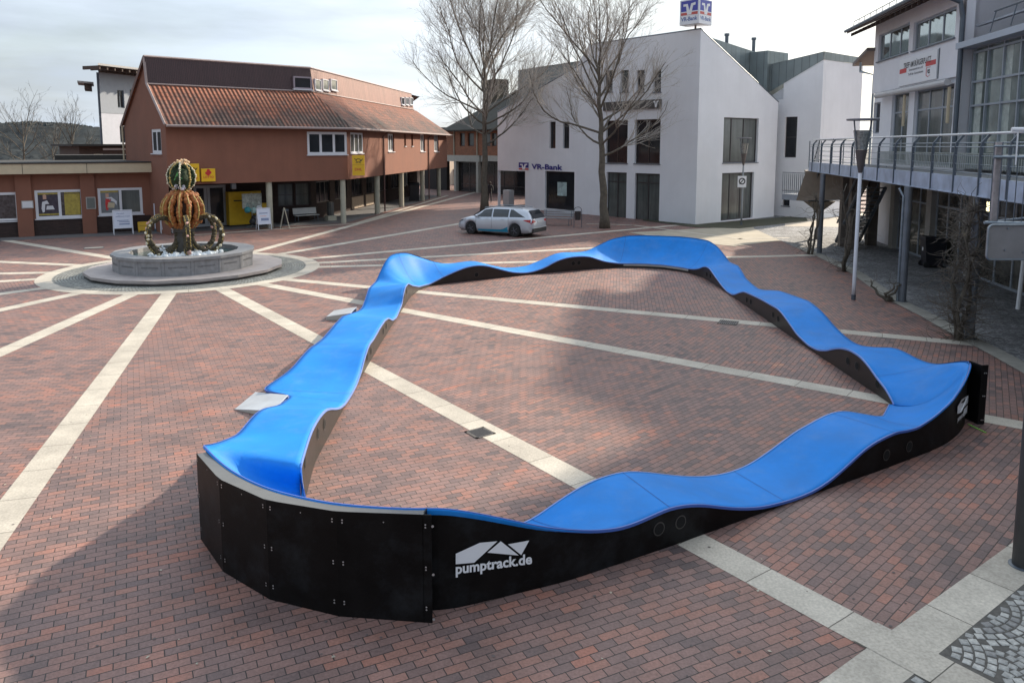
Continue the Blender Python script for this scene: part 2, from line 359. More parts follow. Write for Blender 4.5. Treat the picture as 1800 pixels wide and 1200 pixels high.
def text_mesh(txt, size=1.0, bold=0.0, extrude=0.0):
    """triangulated glyph outline of txt in the XY plane: (verts, faces, width)"""
    cu = bpy.data.curves.new('txt', 'FONT'); cu.body = txt; cu.size = size; cu.offset = bold; cu.extrude = extrude; cu.resolution_u = 3
    o = bpy.data.objects.new('txt', cu); COL.objects.link(o)
    dg = bpy.context.evaluated_depsgraph_get(); dg.update()
    me = bpy.data.meshes.new_from_object(o.evaluated_get(dg))
    vs = [v.co.copy() for v in me.vertices]; fs = [list(p.vertices) for p in me.polygons]
    bpy.data.objects.remove(o); bpy.data.curves.remove(cu); bpy.data.meshes.remove(me)
    return vs, fs, (max(v.x for v in vs) - min(v.x for v in vs)) if vs else 0
def text_on(mb, txt, fn, x0, x1, y0, h, bold=.02):
    """put txt into mb; fn(x, y) -> world point; fitted to width x0..x1, baseline y0, cap height h"""
    vs, fs, wd = text_mesh(txt, 1.0, bold)
    mn = min(v.x for v in vs); cap = .7
    i0 = len(mb.v)
    for v in vs: mb.v.append(Vector(fn(x0 + (v.x - mn) / wd * (x1 - x0), y0 + v.y / cap * h)))
    for f in fs: mb.f.append([i0 + k for k in f])

# shared materials
M_white = base_mat('white_render', (.68, .69, .72), .85, var=.05, scale=.5, bump=.25, bscale=60, streak=.035)
M_zinc = rib_mat('zinc_sheet', (.17, .205, .215), .55, .42, .35)
M_glass = base_mat('window_glass', (.018, .02, .024), .09, var=.35, scale=.9, spec=.45)
M_glass2 = base_mat('glass_with_curtains', (.10, .11, .105), .12, var=.25, scale=.6, spec=.5, streak=.55)
M_frame_dark = base_mat('dark_frame', (.035, .03, .032), .4, var=.05)
M_frame_white = base_mat('white_frame', (.62, .62, .65), .45, var=.05)
M_frame_blue = base_mat('bluegrey_frame', (.30, .335, .38), .4, metal=.3, var=.07)
M_terra = base_mat('terracotta_render', (.215, .092, .060), .9, var=.10, scale=.7, bump=.3, bscale=50, streak=.08)
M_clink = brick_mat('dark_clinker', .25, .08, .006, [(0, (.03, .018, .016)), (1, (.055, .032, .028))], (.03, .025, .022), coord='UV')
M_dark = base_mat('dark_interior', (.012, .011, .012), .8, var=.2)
M_cream = base_mat('cream_fascia', (.50, .42, .29), .7, var=.06)
M_column = base_mat('column_concrete', (.40, .38, .30), .8, var=.12, bump=.15)
M_galv = base_mat('galvanised_steel', (.26, .30, .335), .42, metal=.75, var=.22, scale=5)
M_galvd = base_mat('steel_painted_dark', (.10, .12, .145), .45, metal=.4, var=.12)
M_roofdark = base_mat('dark_roof', (.032, .029, .026), .85, var=.2, bump=.3, bscale=12)
M_black = base_mat('black_ply', (.0045, .004, .004), .5, var=.5, scale=3, spec=.16, bump=.06, bscale=90)
M_yellow = base_mat('sign_yellow', (.72, .43, .015), .4, var=.04)
M_red = base_mat('sign_red', (.52, .03, .03), .45, var=.04)
M_sblack = base_mat('sign_black', (.02, .02, .022), .5, var=.04)
M_navy = base_mat('sign_navy', (.015, .02, .20), .4, var=.04)
M_swhite = base_mat('sign_white', (.72, .73, .75), .45, var=.03)
M_alu = base_mat('aluminium_plate', (.62, .64, .65), .35, metal=.55, var=.08, bump=.05)
M_asph = base_mat('grey_paving', (.13, .125, .125), .85, var=.12, scale=2, bump=.2)
M_bark = base_mat('bark', (.105, .088, .068), .9, var=.3, scale=6, bump=.6, bscale=14)
M_twig = base_mat('twigs', (.33, .295, .26), .85, var=.25)
M_beige = base_mat('concrete_slab', (.40, .37, .31), .82, var=.12, scale=2.5, bump=.15, bscale=60)
# ================================================================== PAVING
FC = Vector((-12.45, 29.05, 0))                  # fountain centre
SPAN = [(0, (.080, .066, .068)), (.12, (.130, .094, .090)), (.36, (.195, .126, .112)), (.60, (.235, .138, .117)), (.80, (.275, .142, .110)), (.93, (.34, .140, .098)), (1, (.40, .22, .14))]
M_pave = brick_mat('clinker_paving', .215, .108, .005, SPAN, (.035, .03, .028), big=.55, rough=.62, bump=.7)
M_slab = brick_mat('cream_slabs', .98, .62, .006, [(0, (.39, .352, .295)), (1, (.52, .475, .40))], (.10, .09, .075), big=.2, rough=.75, bump=.25)
M_cob = brick_mat('cobble_ring', .105, .095, .012, [(0, (.13, .14, .135)), (1, (.33, .335, .31))], (.07, .065, .055), big=.2, rough=.8, bump=.9, msmooth=.5)
M_vcob = vor_mat('cobbles', 9.5, [(.13, .132, .14), (.29, .29, .29)], .09)
g = MB(); S_ = 900
g.face([(-S_, -60, -.012), (S_, -60, -.012), (S_, 1200, -.012), (-S_, 1200, -.012)])
tag(struct(g.build('ground', base_mat('far_ground', (.10, .095, .085), .95, var=.25, scale=.05))))
radial_px = [(37, 427), (75, 463.5), (45, 480), (28, 493), (35, 512), (0, 545), (0, 620), (50, 853), (1400, 1047), (1089, 616), (1142, 551),
             (672, 466.5), (672, 456), (850, 427), (815, 392), (605, 400)]
def bearing(p): d = p - FC; return math.atan2(d.y, d.x)
bears = sorted(bearing(G(*p)) for p in radial_px)
# add the unseen far ones so the sectors stay narrow
full = list(bears); k = 0
while k < len(full):
    nx_ = full[(k + 1) % len(full)] + (2 * math.pi if k + 1 == len(full) else 0)
    if nx_ - full[k] > .75 : full.insert(k + 1, full[k] + .42)
    k += 1
    if len(full) > 40: break
pv = MB(); RO = 75
for i, a in enumerate(full):
    b = full[(i + 1) % len(full)] + (2 * math.pi if i + 1 == len(full) else 0)
    mid = (a + b) / 2; ct = Vector((-math.sin(mid), math.cos(mid), 0)); cr_ = Vector((math.cos(mid), math.sin(mid), 0))
    pts = []
    for an in (a, b): pts.append(FC + Vector((math.cos(an), math.sin(an), 0)) * 4.6)
    far = [FC + Vector((math.cos(an), math.sin(an), 0)) * RO for an in (b, a)]
    poly = [pts[0], pts[1]] + far
    pv.face(poly, uv=[((p - FC).dot(ct) + i * 3.17, (p - FC).dot(cr_)) for p in poly])
struct(pv.build('brick_paving', M_pave))
# cream bands running out from the fountain
bd = MB()
ends = {}
for i, a in enumerate(bears):
    d = Vector((math.cos(a), math.sin(a), 0)); t = Vector((-d.y, d.x, 0)); r1 = 62
    if -.62 < a < -.05: r1 = 0
    w = .225
    for r0, r1_ in ([(4.55, 62)]):
        q = [FC + d * r0 - t * w, FC + d * r1_ - t * w, FC + d * r1_ + t * w, FC + d * r0 + t * w]
        bd.face([p + Vector((0, 0, .004)) for p in q], uv=[(r0, .05), (r1_, .05), (r1_, .57), (r0, .57)])
struct(bd.build('paving_bands', M_slab))
# ring of slabs and cobbles round the fountain
def ring(mb, r0, r1, z, n=72, c=FC, uw=1.0):
    for k in range(n):
        a, b = 2 * math.pi * k / n, 2 * math.pi * (k + 1) / n
        P = lambda r, an: c + Vector((r * math.cos(an), r * math.sin(an), z))
        rm = (r0 + r1) / 2
        mb.face([P(r0, a), P(r1, a), P(r1, b), P(r0, b)], uv=[(a * rm, .03), (a * rm, r1 - r0 + .03), (b * rm, r1 - r0 + .03), (b * rm, .03)])
rg = MB(); ring(rg, 4.42, 4.95, .008); struct(rg.build('paving_ring', M_slab))
rg = MB(); ring(rg, 2.5, 4.425, .0125); struct(rg.build('cobble_ring', M_cob))
# building-side pavements
def sheet(name, pts, z, mat, d=(1, 0, 0)):
    m = MB(); u = Vector(d).normalized(); v = Vector((-u.y, u.x, 0)); pts = [Vector((p[0], p[1], z)) for p in pts]
    m.face(pts, uv=[(p.dot(u), p.dot(v)) for p in pts]); return struct(m.build(name, mat))
right_edge = [G(*p) for p in [(1400, 436), (1436, 451), (1498, 482), (1556, 524.6), (1622, 558), (1667, 585), (1734, 620), (1796, 655)]]
perim = [G(1718, 1000), G(1568, 1110.5), G(1445, 1198)]
pd = (perim[0] - perim[2]).normalized()
cor = perim[0] + pd * 5.2
poly = [(19, 60), (13.9, 44)] + [(p.x, p.y) for p in right_edge] + [(cor.x, cor.y), (perim[2].x - pd.x * 5, perim[2].y - pd.y * 5), (19, -4)]
sheet('cobbled_pavement', poly, .012, M_vcob)
# slab border of that pavement
bo = MB()
def strip(mb, pts, w, z, side=1):
    s_ = 0
    for a, b in zip(pts, pts[1:]):
        d = (b - a); L_ = d.length; d.normalize(); n = Vector((-d.y, d.x, 0)) * side * w
        mb.face([a + Vector((0, 0, z)), b + Vector((0, 0, z)), b + n + Vector((0, 0, z)), a + n + Vector((0, 0, z))], uv=[(s_, .02), (s_ + L_, .02), (s_ + L_, .02 + w), (s_, .02 + w)])
        s_ += L_
strip(bo, [Vector((p.x, p.y, 0)) for p in right_edge] + [cor + Vector((.3, .2, 0))], .45, .016, 1)
struct(bo.build('pavement_border', base_mat('grey_border_slabs', (.27, .255, .22), .85, var=.25, scale=2, bump=.3)))
bo = MB(); strip(bo, [cor, perim[2] - pd * 5], .44, .0165, 1)
struct(bo.build('perimeter_slabs', M_slab))
# the band that crosses the perimeter near the camera
aC = bearing(G(1400, 1047)); dC = Vector((math.cos(aC), math.sin(aC), 0)); tC = Vector((-dC.y, dC.x, 0))
bo = MB(); r0 = (perim[1] - FC).length - .15
q = [FC + dC * r0 - tC * .225, FC + dC * (r0 + 5) - tC * .225, FC + dC * (r0 + 5) + tC * .225, FC + dC * r0 + tC * .225]
bo.face([p + Vector((0, 0, .0205)) for p in q], uv=[(r0, .05), (r0 + 5, .05), (r0 + 5, .57), (r0, .57)]); struct(bo.build('crossing_band', M_slab))
# individually set stones in the near corner (fan pattern)
cs = MB(); random.seed(5)
n_in = Vector((pd.y, -pd.x, 0))                                   # towards the cobbled side
PUT = []
def ok(p):
    if (p - perim[1]).dot(n_in) < .485: return False
    if abs((p - FC).dot(tC)) < .30: return False
    if any((p - s).length_squared < .0072 for s in PUT[-260:]): return False
    return 6.0 < p.y < 9.6 and 2.5 < p.x < 8.2
for ci in range(-3, 9):
    for cj in range(-1, 4):
        cc = perim[1] + pd * (ci * 1.06) + n_in * (.1 + cj * .75)
        for ri in range(8):
            rad = .08 + ri * .094
            nst = max(3, int(rad * 2.1 / .098))
            for k in range(nst):
                an = -1.05 + 2.1 * (k + .5) / nst
                p = cc + (n_in * math.cos(an) + pd * math.sin(an)) * rad
                q_ = (p - perim[1]); vv = q_.dot(pd) - ci * 1.06
                if abs(vv) > .53 or not ok(p): continue
                PUT.append(p)
                s1 = .040 * random.uniform(.86, 1.06); s2 = .040 * random.uniform(.86, 1.08)
                e1 = (n_in * math.cos(an + random.uniform(-.08, .08)) + pd * math.sin(an)).normalized(); e2 = Vector((-e1.y, e1.x, 0))
                h = random.uniform(.020, .027); i0 = len(cs.v)
                for fx, zz in ((1, .010), (1, h - .007), (.74, h)):
                    for a_, b_ in ((-1, -1), (1, -1), (1, 1), (-1, 1)):
                        cs.v.append(Vector((p.x, p.y, 0)) + e1 * (a_ * s1 * fx) + e2 * (b_ * s2 * fx) + Vector((0, 0, zz)))
                for r_ in (0, 4):
                    for k2 in range(4): cs.f.append([i0 + r_ + k2, i0 + r_ + (k2 + 1) % 4, i0 + r_ + 4 + (k2 + 1) % 4, i0 + r_ + 4 + k2])
                cs.f.append([i0 + 8, i0 + 9, i0 + 10, i0 + 11])
                mi_ = random.choice((0, 1, 2))
                if mi_:
                    for k3 in range(9): cs.mi[len(cs.f) - 1 - k3] = mi_
_n = len(PUT); gy = 5.9
while gy < 9.7:
    gx = 2.5
    while gx < 8.3:
        p = Vector((gx + random.uniform(-.01, .01), gy + random.uniform(-.01, .01), 0)); gx += .03
        if (p - perim[1]).dot(n_in) < .475 or abs((p - FC).dot(tC)) < .28 or not (p.x < p.y * .74 and p.x > 2.4): continue
        if any((p - s).length_squared < .0066 for s in PUT): continue
        PUT.append(p); a_ = random.uniform(-.4, .4); e1 = (n_in * math.cos(a_) + pd * math.sin(a_)); e2 = Vector((-e1.y, e1.x, 0)); h = random.uniform(.018, .025); i0 = len(cs.v); s1 = random.uniform(.034, .041)
        for fx, zz in ((1, .010), (1, h - .007), (.74, h)):
            for q1, q2 in ((-1, -1), (1, -1), (1, 1), (-1, 1)): cs.v.append(p + e1 * (q1 * s1 * fx) + e2 * (q2 * s1 * fx) + Vector((0, 0, zz)))
        for r_ in (0, 4):
            for k2 in range(4): cs.f.append([i0 + r_ + k2, i0 + r_ + (k2 + 1) % 4, i0 + r_ + 4 + (k2 + 1) % 4, i0 + r_ + 4 + k2])
        cs.f.append([i0 + 8, i0 + 9, i0 + 10, i0 + 11])
    gy += .03
tag(cs.build('cobblestones', [base_mat('granite_a', (.32, .315, .295), .7, var=.3, scale=30, bump=.5), base_mat('granite_b', (.42, .41, .38), .7, var=.3, scale=30, bump=.5), base_mat('granite_c', (.23, .225, .215), .7, var=.3, scale=30, bump=.5)], smooth=False), kind='structure')
sheet('cobble_bed', [(2.6, 5.9), (9, 5.9), (9, 10.4), (5.6, 8.3)], .0145, base_mat('joint_soil', (.095, .088, .078), .95, var=.3, scale=20))
# light path in the gap between the two buildings, and pavement strips by the shops
sheet('beige_path', [tuple(G(*p)[:2]) for p in [(1105, 409), (1200, 424), (1290, 433), (1400, 420), (1440, 404), (1425, 392), (1230, 402)]] , .010, base_mat('pale_path', (.36, .32, .25), .85, var=.15, scale=1.2, bump=.2))
sheet('far_street', [tuple(G(*p)[:2]) for p in [(1380, 398), (1640, 402), (1640, 372), (1380, 372)]], .014, base_mat('pale_street', (.38, .33, .27), .85, var=.12, scale=1))
st = MB(); strip(st, [Vector((*G(*p)[:2], 0)) for p in [(1030, 394), (1110, 396.5), (1300, 421), (1390, 419)]], .3, .015)
struct(st.build('path_edge_slabs', M_slab))
A0_ = Vector((-18.0, 40.35, 0)); C1_ = Vector((-10.03, 47.18, 0)); E1_ = Vector((-6.6, 73.6, 0))
st = MB(); strip(st, [A0_ + Vector((.2, -.25, 0)), C1_ + Vector((.35, -.25, 0)), E1_ + Vector((.3, 0, 0))], .32, .015, -1)
struct(st.build('arcade_edge_slabs', M_slab))
sheet('shop_pavement', [(-34, 34.2), (-25.5, 38.2), (-19.4, 41.2), (-10.2, 47.3), (-6.8, 73.6), (-12, 74), (-14, 52), (-24, 46), (-34, 42)], .0095, M_asph)
# rough kerb planting strip along the bank
sheet('planting_strip', [tuple(G(*p)[:2]) for p in [(1130, 388), (1222, 400), (1300, 402), (1420, 389), (1415, 379), (1222, 394.5), (1130, 386)]], .02, base_mat('winter_soil', (.045, .045, .025), .95, var=.4, scale=6, bump=.6))
# drain covers
for k, (px, py, s_, lab) in enumerate([(844, 760.5, .38, 'square dark drain grate set in the cream band in the middle of the ring'), (1280, 567, .5, 'small drain grate at the end of the far cream band inside the ring')]):
    p = G(px, py); m = MB(); a_ = aC if k == 0 else bearing(G(1142, 551))
    M3 = Matrix.Rotation(a_, 3, 'Z')
    o = thing('drain_grate', lab, 'drain grate', (p.x, p.y, 0), group=None)
    for sx_, sy_, w1, w2 in ((0, -1, s_, .05), (0, 1, s_, .05), (-1, 0, .05, s_), (1, 0, .05, s_)):
        m.box(p + M3 @ Vector((sx_ * (s_ / 2 - .025), sy_ * (s_ / 2 - .025), .0065)), (w1 if sx_ == 0 else .05, w2 if sy_ == 0 else .05, .006), M=M3)
    m.build('frame', base_mat('grate_stone', (.09, .08, .07), .8, var=.2), o)
    m = MB()
    for q in range(-4, 5): m.box(p + M3 @ Vector((q * s_ * .1, 0, .0072)), (s_ * .05, s_ * .86, .006), M=M3)
    m.build('bars', M_frame_dark, o)
    m = MB(); m.box(p + Vector((0, 0, .0052)), (s_ * .88, s_ * .88, .003), M=M3); m.build('pit', M_dark, o)
# ================================================================== PUMP TRACK
def isec(px, py, pl, lo, hi):
    """ray azimuth meets plan polyline pl between segment lo..hi"""
    r = ray(px, py); best = None
    for i in range(lo, hi):
        a = Vector(pl[i]); d = Vector(pl[i + 1]) - a
        den = r.x * d.y - r.y * d.x
        if abs(den) < 1e-9: continue
        t = (a.x * r.y - a.y * r.x) / den
        p = a + d * t; pen = 0 if 0 <= t <= 1 else (-t if t < 0 else t - 1) * d.length
        if best is None or pen < best[0]: best = (pen, p)
    p = best[1]; k = p.y / r.y
    return Vector((p.x, p.y, max(.03, CH + r.z * k)))
def edge3d(groups):
    out = []
    for pl, pxs in groups:
        if pl is None: out += [Vector(q) for q in pxs]
        else: out += [isec(x, y, pl, 0, len(pl) - 1) for x, y in pxs]
    return out
OUT = edge3d([
 ([(-3.92,9.3),(-4.02,11),(-4.10,12.6),(-4.12,13.8)], [(357,782),(370,781),(385,777),(400,771),(415,765),(424,756),(433,745),(444,732),(455,722),(466,717),(476,715),(490,712),(505,701),(512,695)]),
 ([(-4.76,14.1),(-4.64,14.5),(-4.46,15.2),(-4.40,16.7),(-4.38,20),(-4.36,23.5)], [(460,685),(480,671),(500,658),(515,645),(530,627),(545,611),(553,606),(567,595),(580,580),(590,568),(597,561),(601,556),(632,553),(638,538),(643,523),(648,507)]),
 ([(-4.42,23.6),(-4.45,24.8),(-4.12,26.0),(-3.4,26.75),(-2.5,27.25)], [(660,495),(664,488),(669,476),(677,460),(683,452),(690,447),(700,444.5),(715,444),(728,448),(740,452),(751,456)]),
 ([(-2.55,27.2),(2.6,30.3)], [(762,460),(782,463.7),(795,463),(807,461),(827,458.5),(838,459.5),(847,462),(862,466),(887,471),(905,470),(925,467.5),(950,457.5),(975,446),(988,443.5),(1000,443.5),(1020,443)]),
 ([(2.6,30.3),(3.6,30.85),(4.6,31.1),(5.8,31.0),(7.0,30.4),(7.75,29.4),(8.05,28.2),(8.08,27)], [(1032,441),(1050,432),(1075,420),(1100,414.5),(1130,413.5),(1165,414.5),(1200,416),(1225,419),(1245,422.5),(1260,432),(1267,440),(1274,449)]),
 ([(8.08,27.2),(8.02,18),(8.1,14.2)], [(1283,461),(1298,467),(1305,478),(1311,489),(1323,500),(1334,508),(1345,510),(1356,510),(1370,511),(1378,513.5),(1400,521),(1422,529),(1434,538),(1444.5,547),(1456,560),(1467,573),(1478,584),(1487,592),(1496,599),(1505,604),(1516,608),(1535,610),(1556,610.5),(1567,610.5),(1578,613),(1593.5,620),(1613.6,631)]),
 ([(8.1,14.4),(8.08,13.7),(8.02,13.2),(7.94,12.93)], [(1633,638),(1650,640),(1667,638),(1689,634.5),(1699,634),(1705,636)]),
 ([(7.93,12.92),(7.75,12.65),(7.45,12.25),(6.81,11.64)], [(1706,641),(1703,654),(1692,677),(1682,692)]),
 ([(7.45,12.25),(6.81,11.64),(5.5,10.8),(4.09,9.95)], [(1672,706),(1643,732),(1614,751),(1594.5,756),(1575,759),(1555.5,768),(1536,778),(1517,792),(1497,811),(1460,844)]),
 ([(4.09,9.95),(2.03,8.67)], [(1430,863),(1400,875),(1380,881),(1344,890),(1317,892.5),(1289,892),(1261,889),(1233,885.5),(1205.5,886.5)]),
 ([(2.03,8.67),(.61,7.85)], [(1178,891.7),(1150,904),(1122,916.7),(1094,926.4),(1067,930.5),(1040,932),(1011,931)]),
 ([(.61,7.85),(-.6,7.34),(-.85,7.31)], [(985,929.5),(955.6,925.6),(927,920),(900,914),(850,903.5),(800,895),(770,892)]),
 ([(-.85,7.31),(-1.75,7.42),(-2.5,7.78),(-3.15,8.28),(-3.68,8.85),(-3.92,9.3)], [(757.6,893),(720,894),(686,892),(640,889.5),(592.6,885),(560,880),(532.6,874),(505,868),(480,861),(450,850),(424,837),(404,825),(386,811),(373,799),(364,789)]),
])
INN = edge3d([
 ([(-2.72,9.6),(-2.93,11),(-3.04,14),(-3.12,17.4),(-3.16,21),(-3.16,23.6)], [(533,858),(530,840),(528,823),(532,807),(541.7,775),(548,757),(555,743),(563,730),(573,719),(582,716.5),(590,717),(597,716),(603,712),(608,707),(618,692),(627,675),(635,653),(640,633),(647,610),(651,602),(657,595),(667,577),(677,562),(683,558),(690,562),(697,557),(702,545),(707,533),(709,518),(713,503)]),
 ([(-3.16,23.6),(-3.12,24.7),(-2.75,25.6),(-1.97,26.3)], [(718,497.5),(725,501),(737,503),(757,498)]),
 ([(-1.97,26.3),(.63,27.96),(3.2,29.3)], [(780,486),(802,476),(818,470),(830,467),(843,466),(857.5,467),(872,471),(887.5,475),(900,478),(912.5,479),(925,479),(937.5,477),(950,473),(962.5,467.5),(975,460),(987.5,455),(1000,452),(1012.5,450.5),(1025,450),(1037.5,451),(1050,455)]),
 ([(3.2,29.3),(4.44,29.7),(5.7,29.35),(6.53,28.5),(6.85,27.4)], [(1062.5,459),(1075,461),(1087.5,462.5),(1130,463),(1165,465),(1195,469),(1211,472),(1222,472.5),(1230,471)]),
 ([(6.85,27.4),(6.92,26),(6.92,18.2),(6.93,13.7)], [(1235,468.5),(1241,468),(1247,471),(1258,487),(1269,502),(1278,512),(1287,517),(1293,516.5),(1300,513.5),(1308,512),(1322.6,518),(1340,526.5),(1356,535.7),(1366,541),(1374,549),(1387,567),(1400,586),(1419.4,605),(1430,611),(1439,614.5),(1452.5,615),(1465,612),(1478,610.7),(1493,614),(1511,624.7),(1526.4,642),(1540,661.7),(1555.5,681)]),
 ([(6.93,13.9),(6.9,13.2),(6.6,12.85)], [(1566,699),(1573,714),(1563,726)]),
 ([(6.93,12.97),(3.55,10.85),(1.5,9.56),(.05,8.65)], [(1551.7,732),(1536,730.7),(1507,725.5),(1483.6,721.6),(1462,725),(1439,735.5),(1415.5,749),(1400,757),(1372,778),(1344,798.6),(1317,816),(1289,828),(1261,834.7),(1233,837.5),(1205.6,837),(1178,834.7),(1136,829.5),(1110,828),(1094,829),(1067,835.5),(1039,845.5),(1011,861),(983,879),(956,898),(933,914)]),
 (None, [(-.35,8.5,.17),(-1.0,8.42,.13),(-1.7,8.6,.1),(-2.25,9.0,.1),(-2.6,9.35,.1)]),
])
def near_idx(lst, xy):
    return min(range(len(lst)), key=lambda i: (Vector(lst[i][:2]) - Vector(xy[:2])).length)
def resample(pts, n):
    L = [0]
    for a, b in zip(pts, pts[1:]): L.append(L[-1] + (b - a).length)
    T = L[-1]; out = []
    for k in range(n):
        s_ = T * k / n; i = max(j for j in range(len(L)) if L[j] <= s_ + 1e-9); i = min(i, len(pts) - 2)
        t = (s_ - L[i]) / max(1e-6, L[i + 1] - L[i])
        out.append(pts[i].lerp(pts[i + 1], t))
    return out
def opx(lst, x, y):   # index of list point nearest in the picture
    def pr(p):
        d = p - Vector((0, 0, CH)); f = d.y * CS - d.z * SN; dn = -(d.z * CS) - d.y * SN
        return (CCX + CF * d.x / f, CCY + CF * dn / f)
    return min(range(len(lst)), key=lambda i: (pr(lst[i])[0] - x) ** 2 + (pr(lst[i])[1] - y) ** 2)
pairs = [((357,782),(533,858)),((476,715),(582,716.5)),((512,695),(608,707)),((460,685),(614,698)),((553,606),(651,602)),((601,556),(683,558)),((648,507),(718,497.5)),
 ((700,444.5),(737,503)),((762,460),(780,486)),((830,459),(843,466)),((905,470),(912.5,479)),((1000,443.5),(1025,450)),((1100,414.5),(1087.5,462.5)),((1245,422.5),(1211,472)),
 ((1298,467),(1241,468)),((1334,508),(1287,517)),((1370,511),(1308,512)),((1434,538),(1370,545)),((1505,604),(1439,614.5)),((1567,610.5),(1478,610.7)),((1655,640),(1545,668)),
 ((1702,640),(1573,714)),((1614,751),(1536,730.7)),((1565,762),(1462,725)),((1380,881),(1289,828)),((1190,889),(1094,829)),((1026,931),(933,914))]
OI = [opx(OUT, *p[0]) for p in pairs]; II = [opx(INN, *p[1]) for p in pairs]
OI.append(OUT.index(next(p for p in OUT if abs(p.x + .85) < .25 and p.y < 7.6))); II.append(len(INN) - 4)
OI.append(len(OUT)); II.append(len(INN))
O2 = OUT + [OUT[0]]; I2 = INN + [INN[0]]
SO, SI, SEAM = [], [], []
for k in range(len(OI) - 1):
    a = O2[OI[k]:OI[k + 1] + 1]; b = I2[II[k]:II[k + 1] + 1]
    if len(a) < 2: a = [O2[OI[k]], O2[OI[k]].lerp(O2[min(OI[k] + 1, len(O2) - 1)], .3)]
    if len(b) < 2: b = [I2[II[k]], I2[II[k]].lerp(I2[min(II[k] + 1, len(I2) - 1)], .3)]
    ln = max(sum((q - p).length for p, q in zip(a, a[1:])), sum((q - p).length for p, q in zip(b, b[1:])))
    n = max(2, int(ln / .11)); SEAM.append(len(SO))
    SO += resample(a, n); SI += resample(b, n)
NS = len(SO)
STEP = [i for i in range(NS) if (SO[i].xy - SO[i - 1].xy).length > .45]
def smooth_loop(P, it, brk=()):
    for _ in range(it):
        Q = [p.copy() for p in P]
        for i in range(len(P)):
            if any(abs(i - b) <= 1 for b in brk): continue
            Q[i] = P[i] * .5 + (P[i - 1] + P[(i + 1) % len(P)]) * .25
        P = Q
    return P
SO = smooth_loop(SO, 2, STEP); SI = smooth_loop(SI, 2)
track = thing('pump_track', 'blue wave shaped modular riding track laid as a closed ring on the brick square', 'pump track', (2, 17, 0))
def dusty(m, amt=.10, lo=.5):
    n = m.node_tree; b = n.nodes['Principled BSDF']; src = b.inputs['Base Color'].links[0].from_socket
    t = n.nodes.new('ShaderNodeTexCoord'); z = n.nodes.new('ShaderNodeTexNoise'); z.inputs['Scale'].default_value = 2.3; z.inputs['Detail'].default_value = 9; z.inputs['Roughness'].default_value = .72
    n.links.new(t.outputs['Object'], z.inputs[0]); r = n.nodes.new('ShaderNodeMapRange'); r.inputs[1].default_value = lo; r.inputs[2].default_value = .72; r.inputs[3].default_value = 0; r.inputs[4].default_value = amt
    n.links.new(z.outputs[0], r.inputs[0]); mx = n.nodes.new('ShaderNodeMix'); mx.data_type = 'RGBA'; n.links.new(r.outputs[0], mx.inputs[0]); n.links.new(src, mx.inputs[6]); mx.inputs[7].default_value = (.30, .36, .42, 1)
    n.links.new(mx.outputs[2], b.inputs['Base Color'])
M_blue = base_mat('blue_riding_surface', (.003, .195, .61), .62, var=.13, scale=1.3, bump=.05, bscale=200, spec=.28)
dusty(M_blue); dusty(M_black, .035, .48)
M_edge = base_mat('blue_edge', (.05, .12, .42), .45, var=.05)
NC = 12
def cross(i, t):
    a, b = SI[i % NS], SO[i % NS]; d = b.z - a.z
    p = 1 + 1.1 * min(1, max(0, d - .05) / .45)
    q = a.lerp(b, t); q.z = a.z + d * (t ** p); return q
sf = MB(); i0 = 0
for i in range(NS):
    for k in range(NC + 1): sf.v.append(cross(i, k / NC))
for i in range(NS):
    j = (i + 1) % NS
    for k in range(NC): sf.f.append([i * (NC + 1) + k, i * (NC + 1) + k + 1, j * (NC + 1) + k + 1, j * (NC + 1) + k])
surf = sf.build('riding_surface', M_blue, track, smooth=True)
# make sure the sheet looks up
if sum(p.normal.z for p in surf.data.polygons) < 0: surf.data.flip_normals()
sol = surf.modifiers.new('thick', 'SOLIDIFY'); sol.thickness = .022; sol.offset = -1
# rim strips along both edges
for nm, S in (('outer_rim', SO), ('inner_rim', SI)):
    m = MB()
    oth = SI if S is SO else SO
    for i in range(NS):
        for j_ in (0,):
            a, b = S[i], S[(i + 1) % NS]; ia, ib = (oth[i] - a).normalized(), (oth[(i + 1) % NS] - b).normalized()
            ia.z = ib.z = 0
            A = [a - ia * .008 + Vector((0, 0, .004)), b - ib * .008 + Vector((0, 0, .004)), b + ib * .012 + Vector((0, 0, .004)), a + ia * .012 + Vector((0, 0, .004))]
            m.face(A); m.face([A[1], A[0], A[0] - Vector((0, 0, .034)), A[1] - Vector((0, 0, .034))])
    m.build(nm, base_mat('rim_lightblue', (.16, .27, .62), .4, var=.05) if nm == 'inner_rim' else M_edge, track, weld=True)
for nm, S, oth in (('outer_wall', SO, SI), ('inner_wall', SI, SO)):
    m = MB(); L_ = []
    for i in range(NS):
        d = (oth[i] - S[i]); d.z = 0; d.normalize(); q = S[i] + d * .02; L_.append(q)
    for i in range(NS):
        a, b = L_[i], L_[(i + 1) % NS]
        m.face([Vector((a.x, a.y, .004)), Vector((b.x, b.y, .004)), b - Vector((0, 0, .016)), a - Vector((0, 0, .016))])
    m.build(nm, M_black if nm == 'outer_wall' else base_mat('lit_black_ply', (.018, .015, .013), .4, var=.25, scale=4), track, weld=True)  # inner wall is black ply too, its lit brown-grey look put into the colour
# module joints across the surface
for s_ in SEAM:
    if s_ in (0,): continue
    m = MB()
    for k in range(NC):
        a, b = cross(s_, k / NC), cross(s_, (k + 1) / NC); t = (SO[(s_ + 1) % NS] - SO[s_ - 1]); t.z = 0; t.normalize()
        u_ = Vector((0, 0, .0035)); w_ = .0035
        m.face([a + u_ - t * w_, b + u_ - t * w_, b + u_ + t * w_, a + u_ + t * w_])
    jo = m.build('module_joint', base_mat('joint_dark_blue', (.004, .04, .22), .6, var=0), track)
